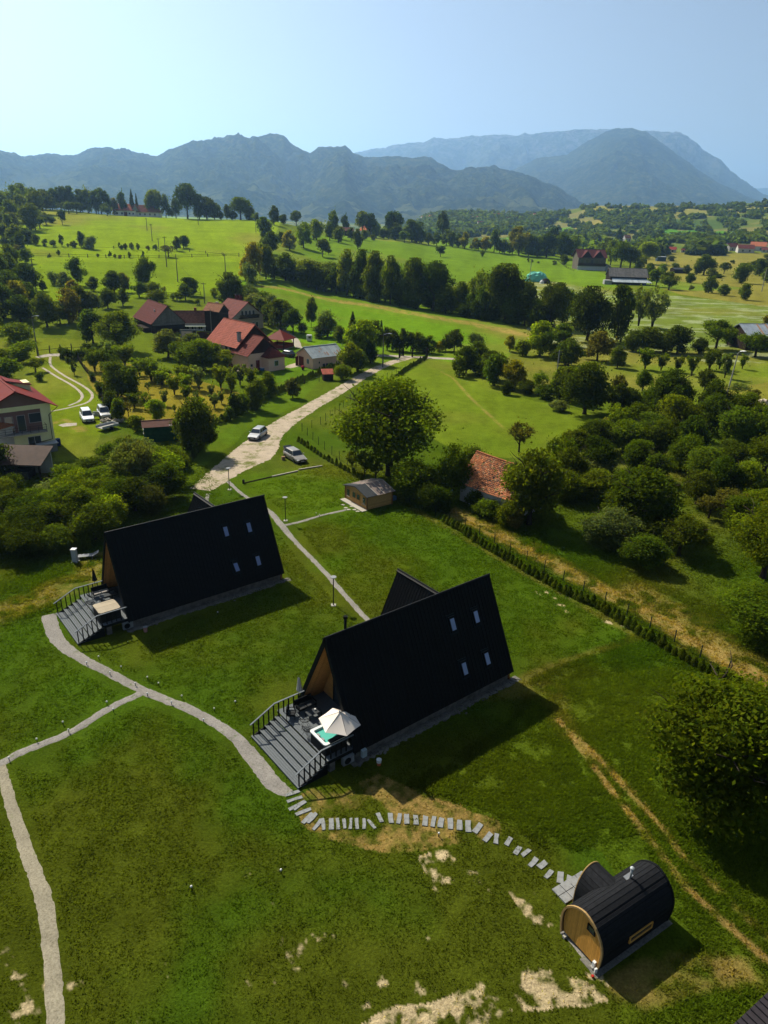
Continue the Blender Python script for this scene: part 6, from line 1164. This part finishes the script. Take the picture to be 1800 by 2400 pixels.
for z in (4.2,): MB().bb(-10, 10, -ww-1.5, -ww, z, z+.2).build('balcony', DARKW, t); MB().bb(-10, 10, -ww-1.5, -ww-1.35, z+.2, z+1.4).build('balcony_railing', BROWN, t)
for u in (-7, -3.5, 0, 3.5, 7): wnd(t, 'R', u, 5.6, 1.5, 2.0, DARKW); wnd(t, 'R', u+.6, 1.4, 1.2, 1.5, DARKW)
MB().bb(-10, 10, -ww-.08, -ww, -.5, 3.6).build('white_ground_floor', WHITE, t)
p = G(1420, 634); t = gable('shed', 'small pale shed right of the three-storey chalet', 'shed', p.x, p.y, 1.3, 3, 3.2, 4.2, 3, .2, PGREY, M('shed_roof', (.20, .15, .12), .8, .2, 1), None, z0=p.z)
# grey barn with the lean-to roof
p = G(1472, 667); t = gable('barn', 'weathered barn with grey corrugated roof and pale lean-to', 'barn', p.x, p.y+5, -.06, 10.5, 6.0, 8.8, 4.4, .5, DARKW, stripes('corrugated_grey', (.20, .19, .18), (.09, .085, .08), .6, 0, .2, .85, .35, .8), DARKW, z0=p.z-.4)
m = MB(); m.add([(-9, -5.4, 3.7), (9.6, -5.4, 3.7), (12, -9.6, 1.9), (-9.4, -9.6, 1.9), (-9, -5.4, 3.6), (9.6, -5.4, 3.6), (12, -9.6, 1.8), (-9.4, -9.6, 1.8)], [(0, 1, 2, 3), (7, 6, 5, 4), (0, 4, 5, 1), (1, 5, 6, 2), (2, 6, 7, 3), (3, 7, 4, 0)]); m.build('lean_to_roof', stripes('pale_sheet', (.55, .62, .66), (.30, .36, .38), 1.1, 0, .06, .4, .2, .5, .1), t)
for x in (-9, -4, 1, 6, 11): MB().bb(x-.15, x+.15, -9.4, -9.1, -.5, 1.9).build('post', DARKW, t)
MB().bb(-13.5, -9.6, -9, -4.5, -.3, 2.6).build('annex', M('pale_annex', (.42, .42, .40), .8, .3, 1), t)
p = G(1790, 815); t = gable('barn', 'barn with pale blue-grey sheet roof at the right edge', 'barn', p.x+2, p.y, .1, 11, 5.2, 6.6, 4.0, .4, DARKW, stripes('blue_sheet', (.40, .46, .52), (.24, .27, .30), 1.0, 0, .06, .45, .2, .5, .1), DARKW, z0=p.z)
for k in (-6, -3.5): MB().box((k, -2.6, 5.4), (.5, 5.0, .03), rx=.464).build('rust_stripe', RUSTY, t)
# far village houses
VR = [M('village_roof_a', (.30, .06, .045), .8, .2, .5), M('village_roof_b', (.16, .05, .045), .8, .2, .5), M('village_roof_c', (.50, .17, .09), .8, .2, .5)]
for px_, py_, w, h, k, lab in ((1468, 566, 16, 14, 2, 'orange roof of a far house above the green tree belt'), (1571, 592, 24, 12, 0, 'far maroon-roofed house at the edge of the tan field'), (1605, 592, 18, 8, 1, 'tiny far white house right of the maroon-roofed one'), (1712, 588, 30, 16, 1, 'leftmost of the three big far red-roofed houses'), (1745, 592, 34, 16, 1, 'middle one of the three big far red-roofed houses'), (1775, 588, 32, 18, 2, 'rightmost and brightest of the three big far red-roofed houses'), (1795, 592, 20, 10, 1, 'far brown roof at the right edge of the village')):
    p = G(px_, py_); d = math.hypot(p.x, p.y); mpp = d/1809.; t = gable('village_house', lab, 'house', p.x, p.y, random.uniform(-.6, .6), w*mpp*.5, w*mpp*.36, h*mpp*1.0, h*mpp*.5, .3, OFFW, VR[k], OFFW, z0=p.z, group='far village houses')
    for u in (-.25, .25): wnd(t, 'R', u*w*mpp*.8, h*mpp*.12, 1.6, 1.8, DARKW)
rv = random.Random(9)
for i in range(9):
    p = G(rv.uniform(960, 1290), rv.uniform(512, 535)); t = gable('village_house', 'speck-sized far house in the wooded valley', 'house', p.x, p.y, rv.uniform(-1, 1), 8, 5, 9, 5, .3, OFFW, VR[i % 3], OFFW, z0=p.z+3, group='specks of far houses in the wooded valley')
# tarpaulin heap, white sack, water tank, hut
p = G(1257, 660); m = MB(); n = 18; rt = random.Random(2); v = []; f = []
for i in range(7):
    for k in range(n): a = 2*math.pi*k/n; q = i/6; r = math.cos(q*1.45)**.55*(1+rt.uniform(-.09, .09)); v.append((6.2*r*math.cos(a), 4.2*r*math.sin(a), 5.2*math.sin(q*1.5)*(1+rt.uniform(-.1, .1))))
for i in range(6): f += [(i*n+k, i*n+(k+1) % n, (i+1)*n+(k+1) % n, (i+1)*n+k) for k in range(n)]
v.append((0, 0, 5.3)); f += [(6*n+k, 6*n+(k+1) % n, len(v)-1) for k in range(n)]
prop(m.add(v, f).build('hay_heap', M('mint_tarpaulin', (.22, .66, .50), .5, .15, .5), None, (p.x, p.y, p.z-.2), smooth=False), 'hay heap under a mint green tarpaulin in the meadow', 'hay heap')
p2 = G(1268, 664); m = MB(); m.lathe([(2.6, 0), (2.5, 1.4), (1.3, 2.6), (.2, 2.9)], 12); prop(m.build('dark_heap', DARKW, None, (p2.x+2.5, p2.y, p2.z-.2)), 'dark straw heap beside the mint tarpaulin', 'heap'); prop(MB().lathe([(1.2, 0), (1.1, 1.2), (.3, 2.0)], 10).build('white_sack', WHITE, None, (p2.x, p2.y-2, p2.z-.1)), 'white sack in front of the mint tarpaulin', 'sack')
p = G(1548, 612); t = thing('water_tank', 'small dark blue-grey hut on the tan field', 'hut', *p); MB().bb(-4, 4, -2.5, 2.5, 0, 3.6).build('wall', M('blue_grey_wall', (.06, .09, .12), .7, .1, 1), t); MB().bb(-4.3, 4.3, -2.8, 2.8, 3.6, 3.9).build('roof', PGREY, t)
p = G(1592, 640); t = gable('field_shed', 'dark low shed behind the round willows', 'shed', p.x, p.y, .2, 6, 3, 3.6, 2.6, .2, DARKW, M('dark_sheet2', (.06, .065, .07), .7, .2, 1), None, z0=p.z)
p = G(725, 800); t = thing('garden_cabinet', 'small white cabinet on the lawn behind the pale-roofed garage', 'cabinet', *p); MB().bb(-.7, .7, -.5, .5, .15, 1.7).build('body', WHITE, t, bevel=.12); MB().bb(-.2, .5, -.53, -.48, .8, 1.4).build('window', GLASS, t)
p = G(768, 892); t = thing('kennel', 'small shed with red roof beside the road hedge', 'shed', *p, rz=.3); MB().bb(-1, 1, -.8, .8, -.1, 1.5).build('wall', DARKW, t); MB().box((0, 0, 1.75), (2.5, 2.1, .12), rx=.35).build('roof', REDT, t)
p = G(710, 868); t = thing('flower_pot', 'dark red potted plant on the yard edge by the garage', 'potted plant', *p); MB().lathe([(.22, 0), (.35, .5)], 10).build('pot', M('purple_pot', (.15, .02, .04), .5, .1, 3), t); MB().lathe([(.35, .5), (.5, .7), (.3, .95), (.05, 1.0)], 9).build('foliage', M('red_flowers', (.35, .03, .05), .8, .4, 8), t)
# ---------------------------------------------------------------- vehicles
def car(label, p, rz, col, kind='hatch', lamp=True, open_door=False, L=4.3, Wc=1.78, boot=False):
    t = thing('parked_car' if kind != 'pickup' else 'off_road_car', label, 'car' if kind != 'pickup' else 'off-road car', p[0], p[1], p[2], rz, 'parked cars')
    pm = M('car_paint_'+label.split()[0], col, .28, .05, 2, .35, spec=.7) if 'car_paint_'+label.split()[0] not in bpy.data.materials else bpy.data.materials['car_paint_'+label.split()[0]]
    h = L/2; w = Wc/2; hgt = 1.48 if kind == 'hatch' else 1.72 if kind == 'suv' else 1.85
    # body: cross sections along x (front = +x): (x, half width, z bottom, z belt)
    bz = .92 if kind == 'hatch' else 1.05 if kind == 'suv' else 1.12; hb_ = bz-.16 if kind != 'pickup' else bz-.06
    sec = [(-h, w*.80, .42, bz-.10), (-h+.10, w*.93, .30, bz), (-h+.7, w, .22, bz+.02), (0, w, .20, bz+.0), (h-1.25, w, .22, bz-.02), (h-.55, w*.97, .24, hb_), (h-.12, w*.88, .28, hb_-.12), (h, w*.74, .36, hb_-.26)]
    v = []; f = []; n = 8
    for x, hw, zb, zt in sec: v += [(x, -hw*.9, zb), (x, -hw, zb+.16), (x, -hw, zt-.14), (x, -hw*.90, zt), (x, hw*.90, zt), (x, hw, zt-.14), (x, hw, zb+.16), (x, hw*.9, zb)]
    for i in range(len(sec)-1): f += [(i*n+k, i*n+(k+1) % n, (i+1)*n+(k+1) % n, (i+1)*n+k) for k in range(n)]
    f += [tuple(range(n-1, -1, -1)), tuple((len(sec)-1)*n+k for k in range(n))]
    body = MB().add(v, f).build('body', pm, t, smooth=False, bevel=.03)
    # greenhouse
    x0, x1, x2, x3 = (-h+.12, -h+.62, .35, h-1.30) if kind == 'hatch' else (-h+.08, -h+.35, .45, h-1.25)
    g = [(x0, -w*.86, bz-.02), (x1, -w*.66, hgt-.05), (x2, -w*.66, hgt-.03), (x3, -w*.84, bz-.03)]; g2 = [(a, -b_, c) for a, b_, c in g]
    MB().add(g+g2, [(0, 1, 2, 3), (7, 6, 5, 4), (0, 4, 5, 1), (2, 6, 7, 3), (1, 5, 6, 2), (0, 3, 7, 4)]).build('windows', GLASS, t)
    m = MB(); m.add([(x1-.10, -w*.68, hgt-.07), (x2+.06, -w*.68, hgt-.05), (x2+.06, w*.68, hgt-.05), (x1-.10, w*.68, hgt-.07), (x1, -w*.58, hgt), (x2-.05, -w*.58, hgt+.01), (x2-.05, w*.58, hgt+.01), (x1, w*.58, hgt)], [(4, 5, 6, 7), (0, 1, 5, 4), (1, 2, 6, 5), (2, 3, 7, 6), (3, 0, 4, 7), (3, 2, 1, 0)]); m.build('roof', pm, t)
    for s in (-1, 1):
        for a, b_ in ((g[0], g[1]), (g[2], g[3]), ((-.25, -w*.87, bz), (-.28, -w*.67, hgt-.05))): m = MB(); m.tube([(a[0], s*abs(a[1]), a[2]), (b_[0], s*abs(b_[1]), b_[2])], .035, 4); m.build('pillar', pm, t)
        m = MB(); m.box((x3-.15, s*(w+.07), bz+.06), (.14, .18, .12)); m.build('wing_mirror', pm, t)
        MB().box((h-.10, s*w*.66, hb_-.20), (.20, .34, .13)).build('headlight', M('lamp_glass', (.7, .72, .75), .1, .05, 3) if 'lamp_glass' not in bpy.data.materials else bpy.data.materials['lamp_glass'], t)
        MB().box((-h+.05, s*w*.74, bz-.14), (.12, .26, .16)).build('tail_light', M('tail_lamp', (.35, .01, .01), .2, .05, 3) if 'tail_lamp' not in bpy.data.materials else bpy.data.materials['tail_lamp'], t)
        for x in (-h+.80, h-.86):
            r = .33 if kind != 'pickup' else .40; wh = empty('wheel', (x, s*(w-.10), r)); wh.parent = t
            m = MB(); m.lathe([(r*.6, -.11), (r*.95, -.11), (r, -.07), (r, .07), (r*.95, .11), (r*.6, .11)], 18); o = m.build('tyre', BLACKP, wh, smooth=False); o.rotation_euler = (math.pi/2, 0, 0)
            m = MB(); m.lathe([(r*.2, -.10), (r*.62, -.115), (r*.62, .115), (r*.2, .10)], 12); o = m.build('rim', STEEL, wh); o.rotation_euler = (math.pi/2, 0, 0)
    MB().box((h+.0, 0, .48), (.06, w*1.1, .18)).build('grille', BLACKP, t); MB().box((h+.035, 0, .42), (.02, .50, .11)).build('number_plate', WHITE, t); MB().bb(-h+.02, h-.1, -w*.9, w*.9, .17, .26).build('underbody', BLACKP, t)
    if open_door: MB().box((.35, w+.42, .78), (.08, .95, .85), rz=.35).build('open_door', pm, t); MB().box((.35, -w-.42, .78), (.08, .9, .85), rz=-.2).build('open_door', pm, t)
    if boot: MB().box((-h-.12, 0, 1.15), (.7, 1.2, .07), ry=.9).build('open_tailgate', pm, t)
    return t
def heading(a, b_): p = GF(*a); q = GF(*b_); return math.atan2(q.y-p.y, q.x-p.x)
car('silver hatchback parked on the left edge of the gravel road', G(604, 1027), heading((622, 1018), (592, 1040)), (.50, .50, .50))
car('beige hatchback with open tailgate on the gravel parking', G(692, 1078), heading((665, 1066), (712, 1094)), (.36, .32, .27), boot=True)
car('white crossover parked on the grass beside the farm track', G(205, 985), heading((197, 972), (213, 1000)), (.80, .80, .80), 'suv', L=4.5, Wc=1.85)
car('offwhite jeep with open doors beside the white crossover', G(245, 978), heading((236, 965), (254, 990)), (.66, .66, .64), 'pickup', open_door=True, L=4.2)
car('black saloon half hidden behind the corner of the pink house', G(672, 836), heading((690, 836), (655, 830)), (.02, .025, .04))
prop(MB().box((0, 0, .25), (.45, .35, .5)).build('cardboard_box', M('cardboard', (.35, .22, .13), .8, .1, 3), None, G(664, 1078), .4), 'brown cardboard box behind the beige hatchback', 'box')
p = G(253, 1008); t = thing('trailer', 'small grey flat trailer with rubble beside the jeep', 'trailer', *p, rz=1.0); MB().bb(-1.5, 1.5, -.8, .8, .45, .55).build('bed', CONC, t)
for q in ((-1.5, 1.5, -.84, -.78), (-1.5, 1.5, .78, .84), (1.46, 1.52, -.8, .8)): MB().bb(*q, .5, .85).build('side_board', PGREY, t)
for s in (-1, 1): o = MB().lathe([(.3, -.1), (.3, .1)], 14).build('wheel', BLACKP, t); o.rotation_euler = (math.pi/2, 0, 0); o.location = (0, s*.92, .3)
m = MB(); rt = random.Random(6)
for k in range(60): m.box((rt.uniform(-1.6, 1.6), rt.uniform(-.7, .7), .1+rt.uniform(0, .5)), (rt.uniform(.2, .6), rt.uniform(.15, .4), .12), rz=rt.uniform(0, 3), rx=rt.uniform(-.5, .5))
prop(m.build('rubble_pile', M('pale_rubble', (.42, .38, .30), .9, .3, 4), None, G(262, 992)), kind='stuff')
m = MB()
for k in range(70): m.box((rt.gauss(0, .9), rt.gauss(0, .5), .1+rt.uniform(0, .4)), (.25, .12, .07), rz=rt.uniform(0, 3), rx=rt.uniform(-.6, .6))
prop(m.build('brick_rubble', M('brick_rubble', (.34, .13, .07), .9, .3, 4), None, G(100, 1268)), kind='stuff')
# ---------------------------------------------------------------- lamps, poles, wires, fences
def street_lamp(px_, py_, label):
    p = G(px_, py_); t = thing('garden_lamp', label, 'lamp post', *p, group='tall garden lamp posts'); MB().bb(-.22, .22, -.22, .22, -.02, .05).build('footing', CONC, t); MB().tube([(0, 0, .05), (0, 0, 2.75)], .045, 8).build('post', M('lamp_dark', (.03, .032, .035), .5, .1, 3) if 'lamp_dark' not in bpy.data.materials else bpy.data.materials['lamp_dark'], t)
    MB().lathe([(.05, 2.70), (.10, 2.78), (.28, 2.80), (.28, 2.84), (.02, 2.86)], 16).build('lamp_head', M_GREYP, t)
street_lamp(538, 1149.5, 'tall garden lamp at the foot of the gravel parking'); street_lamp(669.5, 1223.5, 'tall garden lamp at the path fork below the shed lawn'); street_lamp(781.4, 1421.5, 'tall garden lamp between the two black cabins')
BL = [(232, 1545, 'outside'), (204, 1561, ''), (285, 1572, ''), (259, 1587, ''), (347, 1600, ''), (319, 1617, ''), (373, 1614, ''), (346, 1632, ''), (427, 1640, ''), (403, 1657, ''), (503, 1675, ''), (478, 1697, ''), (252, 1658, ''), (267, 1674, ''), (150, 1708, ''), (163, 1725, ''), (24, 1792, ''), (552, 1655, ''), (450, 2093, ''), (659, 2052, ''), (1027, 1975, ''), (511, 1447, ''), (741, 1207, ''), (749, 1213, ''), (88, 1743, '')]
for i, (a, c, _) in enumerate(sorted(BL)):
    p = G(a, c); t = thing('path_light', f'low white globe light beside the gravel paths, {ordn(i)} from left', 'light', *p, group='low globe lights along the paths'); MB().tube([(0, 0, 0), (0, 0, .22)], .025, 5).build('stem', BLACKP, t); MB().lathe([(.02, .20), (.055, .23), (.065, .27), (.05, .31), (.02, .33)], 10).build('globe', WHITE, t)
POLES = [(1704, 925, 100, 'tall leaning concrete pole in the right-hand orchard'), (1303, 890, 70, 'concrete pole behind the triangular meadow hedge'), (1240, 668, 62, 'thin pole beside the mint tarpaulin'), (1785, 684, 56, 'concrete pole at the right edge of the fields'), (417, 661, 57, 'dark utility pole in the lower hill meadow'), (391, 626, 72, 'utility pole among the hill fence shrubs'), (357, 565, 40, 'utility pole in the middle of the hill meadow'), (345, 541, 30, 'utility pole just below the farmhouse'), (465, 528, 36, 'utility pole right of the farmhouse meadow'), (529, 645, 50, 'utility pole left of the middle hedgerow'), (480, 712, 50, 'utility pole behind the long house'), (497, 795, 70, 'thick utility pole before the long house'), (85, 683, 78, 'utility pole at the left edge of the hill meadow'), (89, 835, 95, 'lamp pole at the farm track entrance'), (897, 862, 80, 'lamp pole at the lane gate'), (600, 545, 28, 'thin pole beside the middle hedgerow'), (373, 590, 32, 'pole by the sparse tree on the hill fence'), (1561, 625, 26, 'thin pole behind the grey barn scrub')]
PT = {}
for a, c, h, lab in POLES:
    p = G(a, c); d = math.hypot(p.x, p.y); hh_ = hz(a, d, c-h)-p.z; r = .13 if d < 250 else .17; t = thing('utility_pole', lab, 'utility pole', *p, group='utility poles'); MB().tube([(0, 0, -.3), (0, 0, hh_)], [r*1.35, r*.75], 7).build('shaft', CONC if a > 1000 else M('pole_grey', (.16, .15, .13), .8, .2, 2) if 'pole_grey' not in bpy.data.materials else bpy.data.materials['pole_grey'], t); MB().bb(-.9, .9, -.07, .07, hh_-.5, hh_-.35).build('crossarm', DARKW, t)
    if 'lamp' in lab: MB().tube([(0, 0, hh_-.2), (.9, -.2, hh_+.1), (1.3, -.3, hh_+.1)], .06, 5).build('lamp_arm', STEEL, t); MB().box((1.4, -.3, hh_+.1), (.7, .3, .14)).build('lamp_head', PGREY, t)
    if a == 1704: t.rotation_euler = (0, .05, 0); MB().tube([(0, 0, hh_-.2), (.2, -.3, hh_+.4), (.5, -.9, hh_+.6)], .06, 5).build('lamp_arm', STEEL, t); MB().box((.6, -1.1, hh_+.6), (.4, .8, .14)).build('lamp_head', WHITE, t)
    PT[(a, c)] = Vector((p.x, p.y, p.z+hh_-.35))
def wire(a, b_, label, sag=.03, r=.03):
    pts = [a.lerp(b_, k/12)-Vector((0, 0, sag*(a-b_).length*4*(k/12)*(1-k/12))) for k in range(13)]; prop(MB().tube(pts, r, 4).build('power_line', BLACKP, None), label, 'cable', 'sagging power lines')
wire(PT[(417, 661)], PT[(480, 712)], 'sagging wire from the lower hill meadow to the long house'); wire(PT[(357, 565)], PT[(391, 626)], 'sagging wire down the middle of the hill meadow'); wire(PT[(345, 541)], PT[(357, 565)], 'short sagging wire below the farmhouse'); wire(PT[(391, 626)], PT[(417, 661)], 'sagging wire above the hill fence'); wire(PT[(480, 712)], PT[(497, 795)], 'sagging wire over the long house'); wire(PT[(497, 795)], PT[(897, 862)], 'long wire crossing behind the pink house to the lane gate', .012)
GREENP = M('green_post', (.02, .035, .03), .5, .1, 3); WOODP = M('weathered_post', (.10, .08, .06), .9, .3, 4)
def fence(label, pts, spacing, h, n_wire, pm, group=None, pr=.035, rails=False, wr=.004):
    P = [G(*p) for p in pts]; t = thing('wire_fence' if not rails else 'rail_fence', label, 'fence', *P[0]); o = P[0]; L = [0]
    for a, c in zip(P[:-1], P[1:]): L.append(L[-1]+(c-a).length)
    n = max(2, int(L[-1]/spacing)); Q = []
    for i in range(n+1):
        q = i/n*L[-1]; k = max(j for j in range(len(P)-1) if L[j] <= q+1e-6); Q.append(P[k].lerp(P[k+1], (q-L[k])/(L[k+1]-L[k]))-o)
    me = MB(); me.bb(-pr, pr, -pr, pr, -.2, h); me = me.mesh('post', pm)
    for q in Q: q.z = float(terr(q.x+o.x, q.y+o.y))-o.z; s = inst('post', me, t, q, random.uniform(0, 3)); s.rotation_euler = (random.uniform(-.03, .03)*(4 if rails else 1), random.uniform(-.03, .03)*(4 if rails else 1), 0)
    for z in [h*(k+.5)/n_wire for k in range(n_wire)]:
        m = MB(); m.tube([(q.x, q.y, q.z+z) for q in Q], wr if not rails else .05, 4); m.build('wire' if not rails else 'rail', GREENP if not rails else DARKW, t)
    return t
GREENP = M('green_post', (.02, .035, .03), .5, .1, 3); WOODP = M('weathered_post', (.10, .08, .06), .9, .3, 4)
fence('green wire fence along the thuja row right of the cabins', [(1052, 1228), (1074, 1229), (1107, 1248), (1290, 1352), (1439, 1427), (1601, 1522), (1728, 1594), (1850, 1668)], 2.4, 1.2, 3, GREENP)
fence('wire fence behind the thuja row and the big walnut', [(708, 1012), (760, 1055), (826, 1100), (880, 1132), (960, 1178), (1052, 1228)], 2.4, 1.3, 3, GREENP)
fence('wire fence with dark posts beside the gravel road', [(708, 1012), (750, 998), (800, 960), (850, 915), (925, 880), (995, 848)], 2.4, 1.3, 4, GREENP)
fence('rail fence across the hill meadow', [(-20, 600), (120, 602), (300, 606), (420, 604), (560, 600)], 8, 1.6, 2, WOODP, rails=True, pr=.14)
fence('post fence above the shrubs on the hill', [(220, 583), (290, 583), (420, 588), (560, 602)], 9, 1.4, 1, WOODP, rails=True, pr=.14)
fence('leaning stake fence behind the farm track entrance', [(90, 830), (120, 828), (155, 824), (195, 822)], 2.2, 1.7, 1, WOODP, rails=True, pr=.09)
fence('weathered paling fence beside the curving farm track', [(180, 838), (200, 870), (225, 900), (240, 940), (245, 960)], 1.1, 1.2, 2, WOODP, rails=True, pr=.06)
fence('low rail fence behind the grey-gabled barn', [(300, 693), (400, 693), (470, 692)], 6, 1.2, 2, WOODP, rails=True, pr=.08)
fence('white rail fence below the chalet', [(1305, 612), (1330, 630), (1345, 636)], 6, 1.4, 2, WOODP, rails=True, pr=.1)
fence('wire fence along the lower edge of the pink house lawn', [(590, 905), (650, 905), (720, 900), (780, 890)], 3, 1.2, 3, WOODP, pr=.06)
p = G(966, 838); t = thing('metal_gate', 'dark metal gate across the lane at the meadow corner', 'gate', *p, rz=.02)
for x in (0, 3.6): MB().bb(x-.18, x+.18, -.18, .18, 0, 2.3).build('gate_post', DARKW, t)
MB().bb(.2, 3.4, -.04, .04, .25, .35).build('bottom_rail', BLACKP, t); MB().bb(.2, 3.4, -.04, .04, 1.7, 1.8).build('top_rail', BLACKP, t)
for k in range(17): MB().bb(.25+k*.19, .29+k*.19, -.02, .02, .35, 1.7).build('bar', BLACKP, t)
p = G(936, 840); t = thing('metal_gate', 'open dark gate leaf left of the lane opening', 'gate', *p, rz=1.2)
for x in (0, 2.6): MB().bb(x-.15, x+.15, -.15, .15, 0, 2.2).build('gate_post', DARKW, t)
for k in range(12): MB().bb(.2+k*.19, .24+k*.19, -.02, .02, .2, 1.8).build('bar', BLACKP, t)
p = G(640, 1112); a = heading((570, 1135), (755, 1095)); m = MB(); 
for q0, q1, lab in (((638, 1120), (698, 1106), 'pale timber kerb beam at the lower edge of the parking, left length'), ((700, 1105), (755, 1093), 'pale timber kerb beam at the lower edge of the parking, right length')):
    A0, A1 = G(*q0), G(*q1); c_ = (A0+A1)/2; prop(MB().box((0, 0, .08), ((A1-A0).length, .16, .16)).build('kerb_beam', LATH, None, c_, math.atan2(A1.y-A0.y, A1.x-A0.x)), lab, 'kerb', 'timber kerb beams at the parking edge')
A0, A1 = G(572, 1136), G(637, 1121); prop(MB().box((0, 0, .05), ((A1-A0).length, .12, .12)).build('kerb_beam', DARKW, None, (A0+A1)/2, math.atan2(A1.y-A0.y, A1.x-A0.x)), 'dark low timber edging between the lawn and the parking', 'kerb')
prop(MB().bb(-.12, .12, -.12, .12, 0, .5).build('bollard', DARKW, None, G(571, 1136), 0), 'short dark bollard at the end of the timber edging', 'bollard')
# grazing white animal
p = G(1790, 952); m = MB(); me = bpy.data.meshes.new('sheep'); vs = [(0, 0, .62), (.45, 0, .66), (.72, 0, .55), (.95, 0, .30), (-.42, 0, .62), (.38, .14, .3), (.40, .15, 0), (.38, -.14, .3), (.40, -.15, 0), (-.40, .14, .3), (-.42, .15, 0), (-.40, -.14, .3), (-.42, -.15, 0)]
me.from_pydata(vs, [(0, 1), (1, 2), (2, 3), (0, 4), (1, 5), (5, 6), (1, 7), (7, 8), (4, 9), (9, 10), (4, 11), (11, 12)], []); o = inst('sheep', me, None, p, 2.2, 1.5); sk = o.modifiers.new('skin', 'SKIN')
for i, r in enumerate([.27, .25, .14, .08, .24, .08, .05, .08, .05, .08, .05, .08, .05]): me.skin_vertices[0].data[i].radius = (r, r)
me.skin_vertices[0].data[0].use_root = True; o.modifiers.new('sub', 'SUBSURF').levels = 1; me.materials.append(M('wool', (.62, .52, .42), .9, .15, 6)); prop(o, 'pale animal grazing in the meadow at the right edge', 'sheep')
# ---------------------------------------------------------------- grass blades standing proud of the lawns and the uncut meadow
def grassfield(name, polys, n, hh, seed, dmax=95):
    rng = np.random.default_rng(seed); X = []; Y = []
    tot = 0
    while tot < n:
        u = rng.uniform(-30, 1830, 60000); v = rng.uniform(1000, 2430, 60000)
        # sample evenly over the ground
        x = rng.uniform(-45, 45, 60000); y = 15+(dmax-15)*rng.random(60000)**.75
        px, py = proj(x, y, np.zeros_like(x)); ok = (px > -40) & (px < 1840) & (py < 2440) & (rng.random(60000) < np.clip(34/np.hypot(x, y), .1, 1)**1.2)
        in_ = np.zeros(len(x), bool)
        for poly, ex in polys: in_ = (in_ | inpoly(px, py, poly)) if ex else (in_ & ~inpoly(px, py, poly))
        k = ok & in_; X.append(x[k]); Y.append(y[k]); tot += k.sum()
    x = np.concatenate(X)[:n]; y = np.concatenate(Y)[:n]; z = terr(x, y); r = np.hypot(x, y); c = groundcol(x, y, z); cov = fbm(x/1.1, y/1.1, 3, seed)
    tan = c[:, 0] > c[:, 1]*1.02; keep = ~(tan & (rng.random(n) < .8)) & (cov > .34); x, y, z, c, r, cov = x[keep], y[keep], z[keep], c[keep], r[keep], cov[keep]; n = len(x); B = 3
    a = rng.uniform(0, 6.28, (n, B)); h = rng.uniform(.5, 1.3, (n, B))*hh*(.5+1.1*cov[:, None]); w = (.012+r*.0009)[:, None]*rng.uniform(.7, 1.4, (n, B)); ln = rng.normal(0, .55, (n, B, 2))*h[..., None]
    off = rng.normal(0, .05+.0006*r.mean(), (n, B, 2)); bx_ = x[:, None]+off[..., 0]; by = y[:, None]+off[..., 1]; bz = np.repeat(z[:, None], B, 1)-.01
    V = np.stack([np.stack([bx_-np.cos(a)*w, by-np.sin(a)*w, bz], -1), np.stack([bx_+np.cos(a)*w, by+np.sin(a)*w, bz], -1), np.stack([bx_+ln[..., 0], by+ln[..., 1], bz+h], -1)], 2).reshape(-1, 3)
    col = np.repeat(np.repeat(c*rng.uniform(.85, 1.35, (n, 1)), B, 0), 3, 0); o = inst(name, mesh_np(name, V, np.arange(n*B*3).reshape(-1, 3), LEAF, False, np.clip(col, 0, .6))); return prop(o, kind='stuff')
PATHS = [[(95, 1440), (150, 1440), (240, 1540), (360, 1605), (480, 1660), (600, 1740), (690, 1850), (640, 1880), (540, 1760), (420, 1690), (300, 1640), (160, 1560), (110, 1500)], [(-50, 1800), (60, 1745), (300, 1615), (340, 1650), (150, 1745), (-50, 1850)], [(-20, 1790), (35, 1795), (90, 1960), (135, 2100), (165, 2300), (165, 2450), (95, 2450), (85, 2200), (50, 2060), (-10, 1900)],
         [(555, 1120), (600, 1150), (680, 1210), (800, 1370), (880, 1460), (830, 1460), (740, 1360), (660, 1260), (560, 1170)], [(640, 1215), (830, 1180), (830, 1200), (660, 1250)], [(520, 1160), (700, 1110), (760, 1000), (640, 960), (480, 1080)], [(1310, 1980), (1480, 2050), (1640, 2200), (1500, 2300), (1400, 2310), (1300, 2180)], [(580, 1640), (640, 1600), (1200, 1540), (1230, 1590), (800, 1810), (700, 1870)], [(130, 1370), (620, 1320), (680, 1350), (330, 1500), (180, 1520)]]
EX = [(p_, False) for p_ in PATHS]; ALL = [(-60, 1090), (1860, 1090), (1860, 2460), (-60, 2460)]
grassfield('grass', [(ALL, True)]+EX, 150000, .09, 3)
ROUGH = [([(1220, 1600), (1500, 1480), (1860, 1640), (1860, 2460), (1450, 2460), (1600, 2230), (1500, 1950), (1300, 2010), (1150, 1900), (950, 1840), (1210, 1680)], True), ([(0, 1350), (120, 1310), (220, 1320), (200, 1400), (100, 1440), (0, 1470)], True), ([(1100, 1180), (1860, 1500), (1860, 1660), (1080, 1240)], True)]
grassfield('rough_grass', ROUGH+EX, 90000, .14, 4, 75)
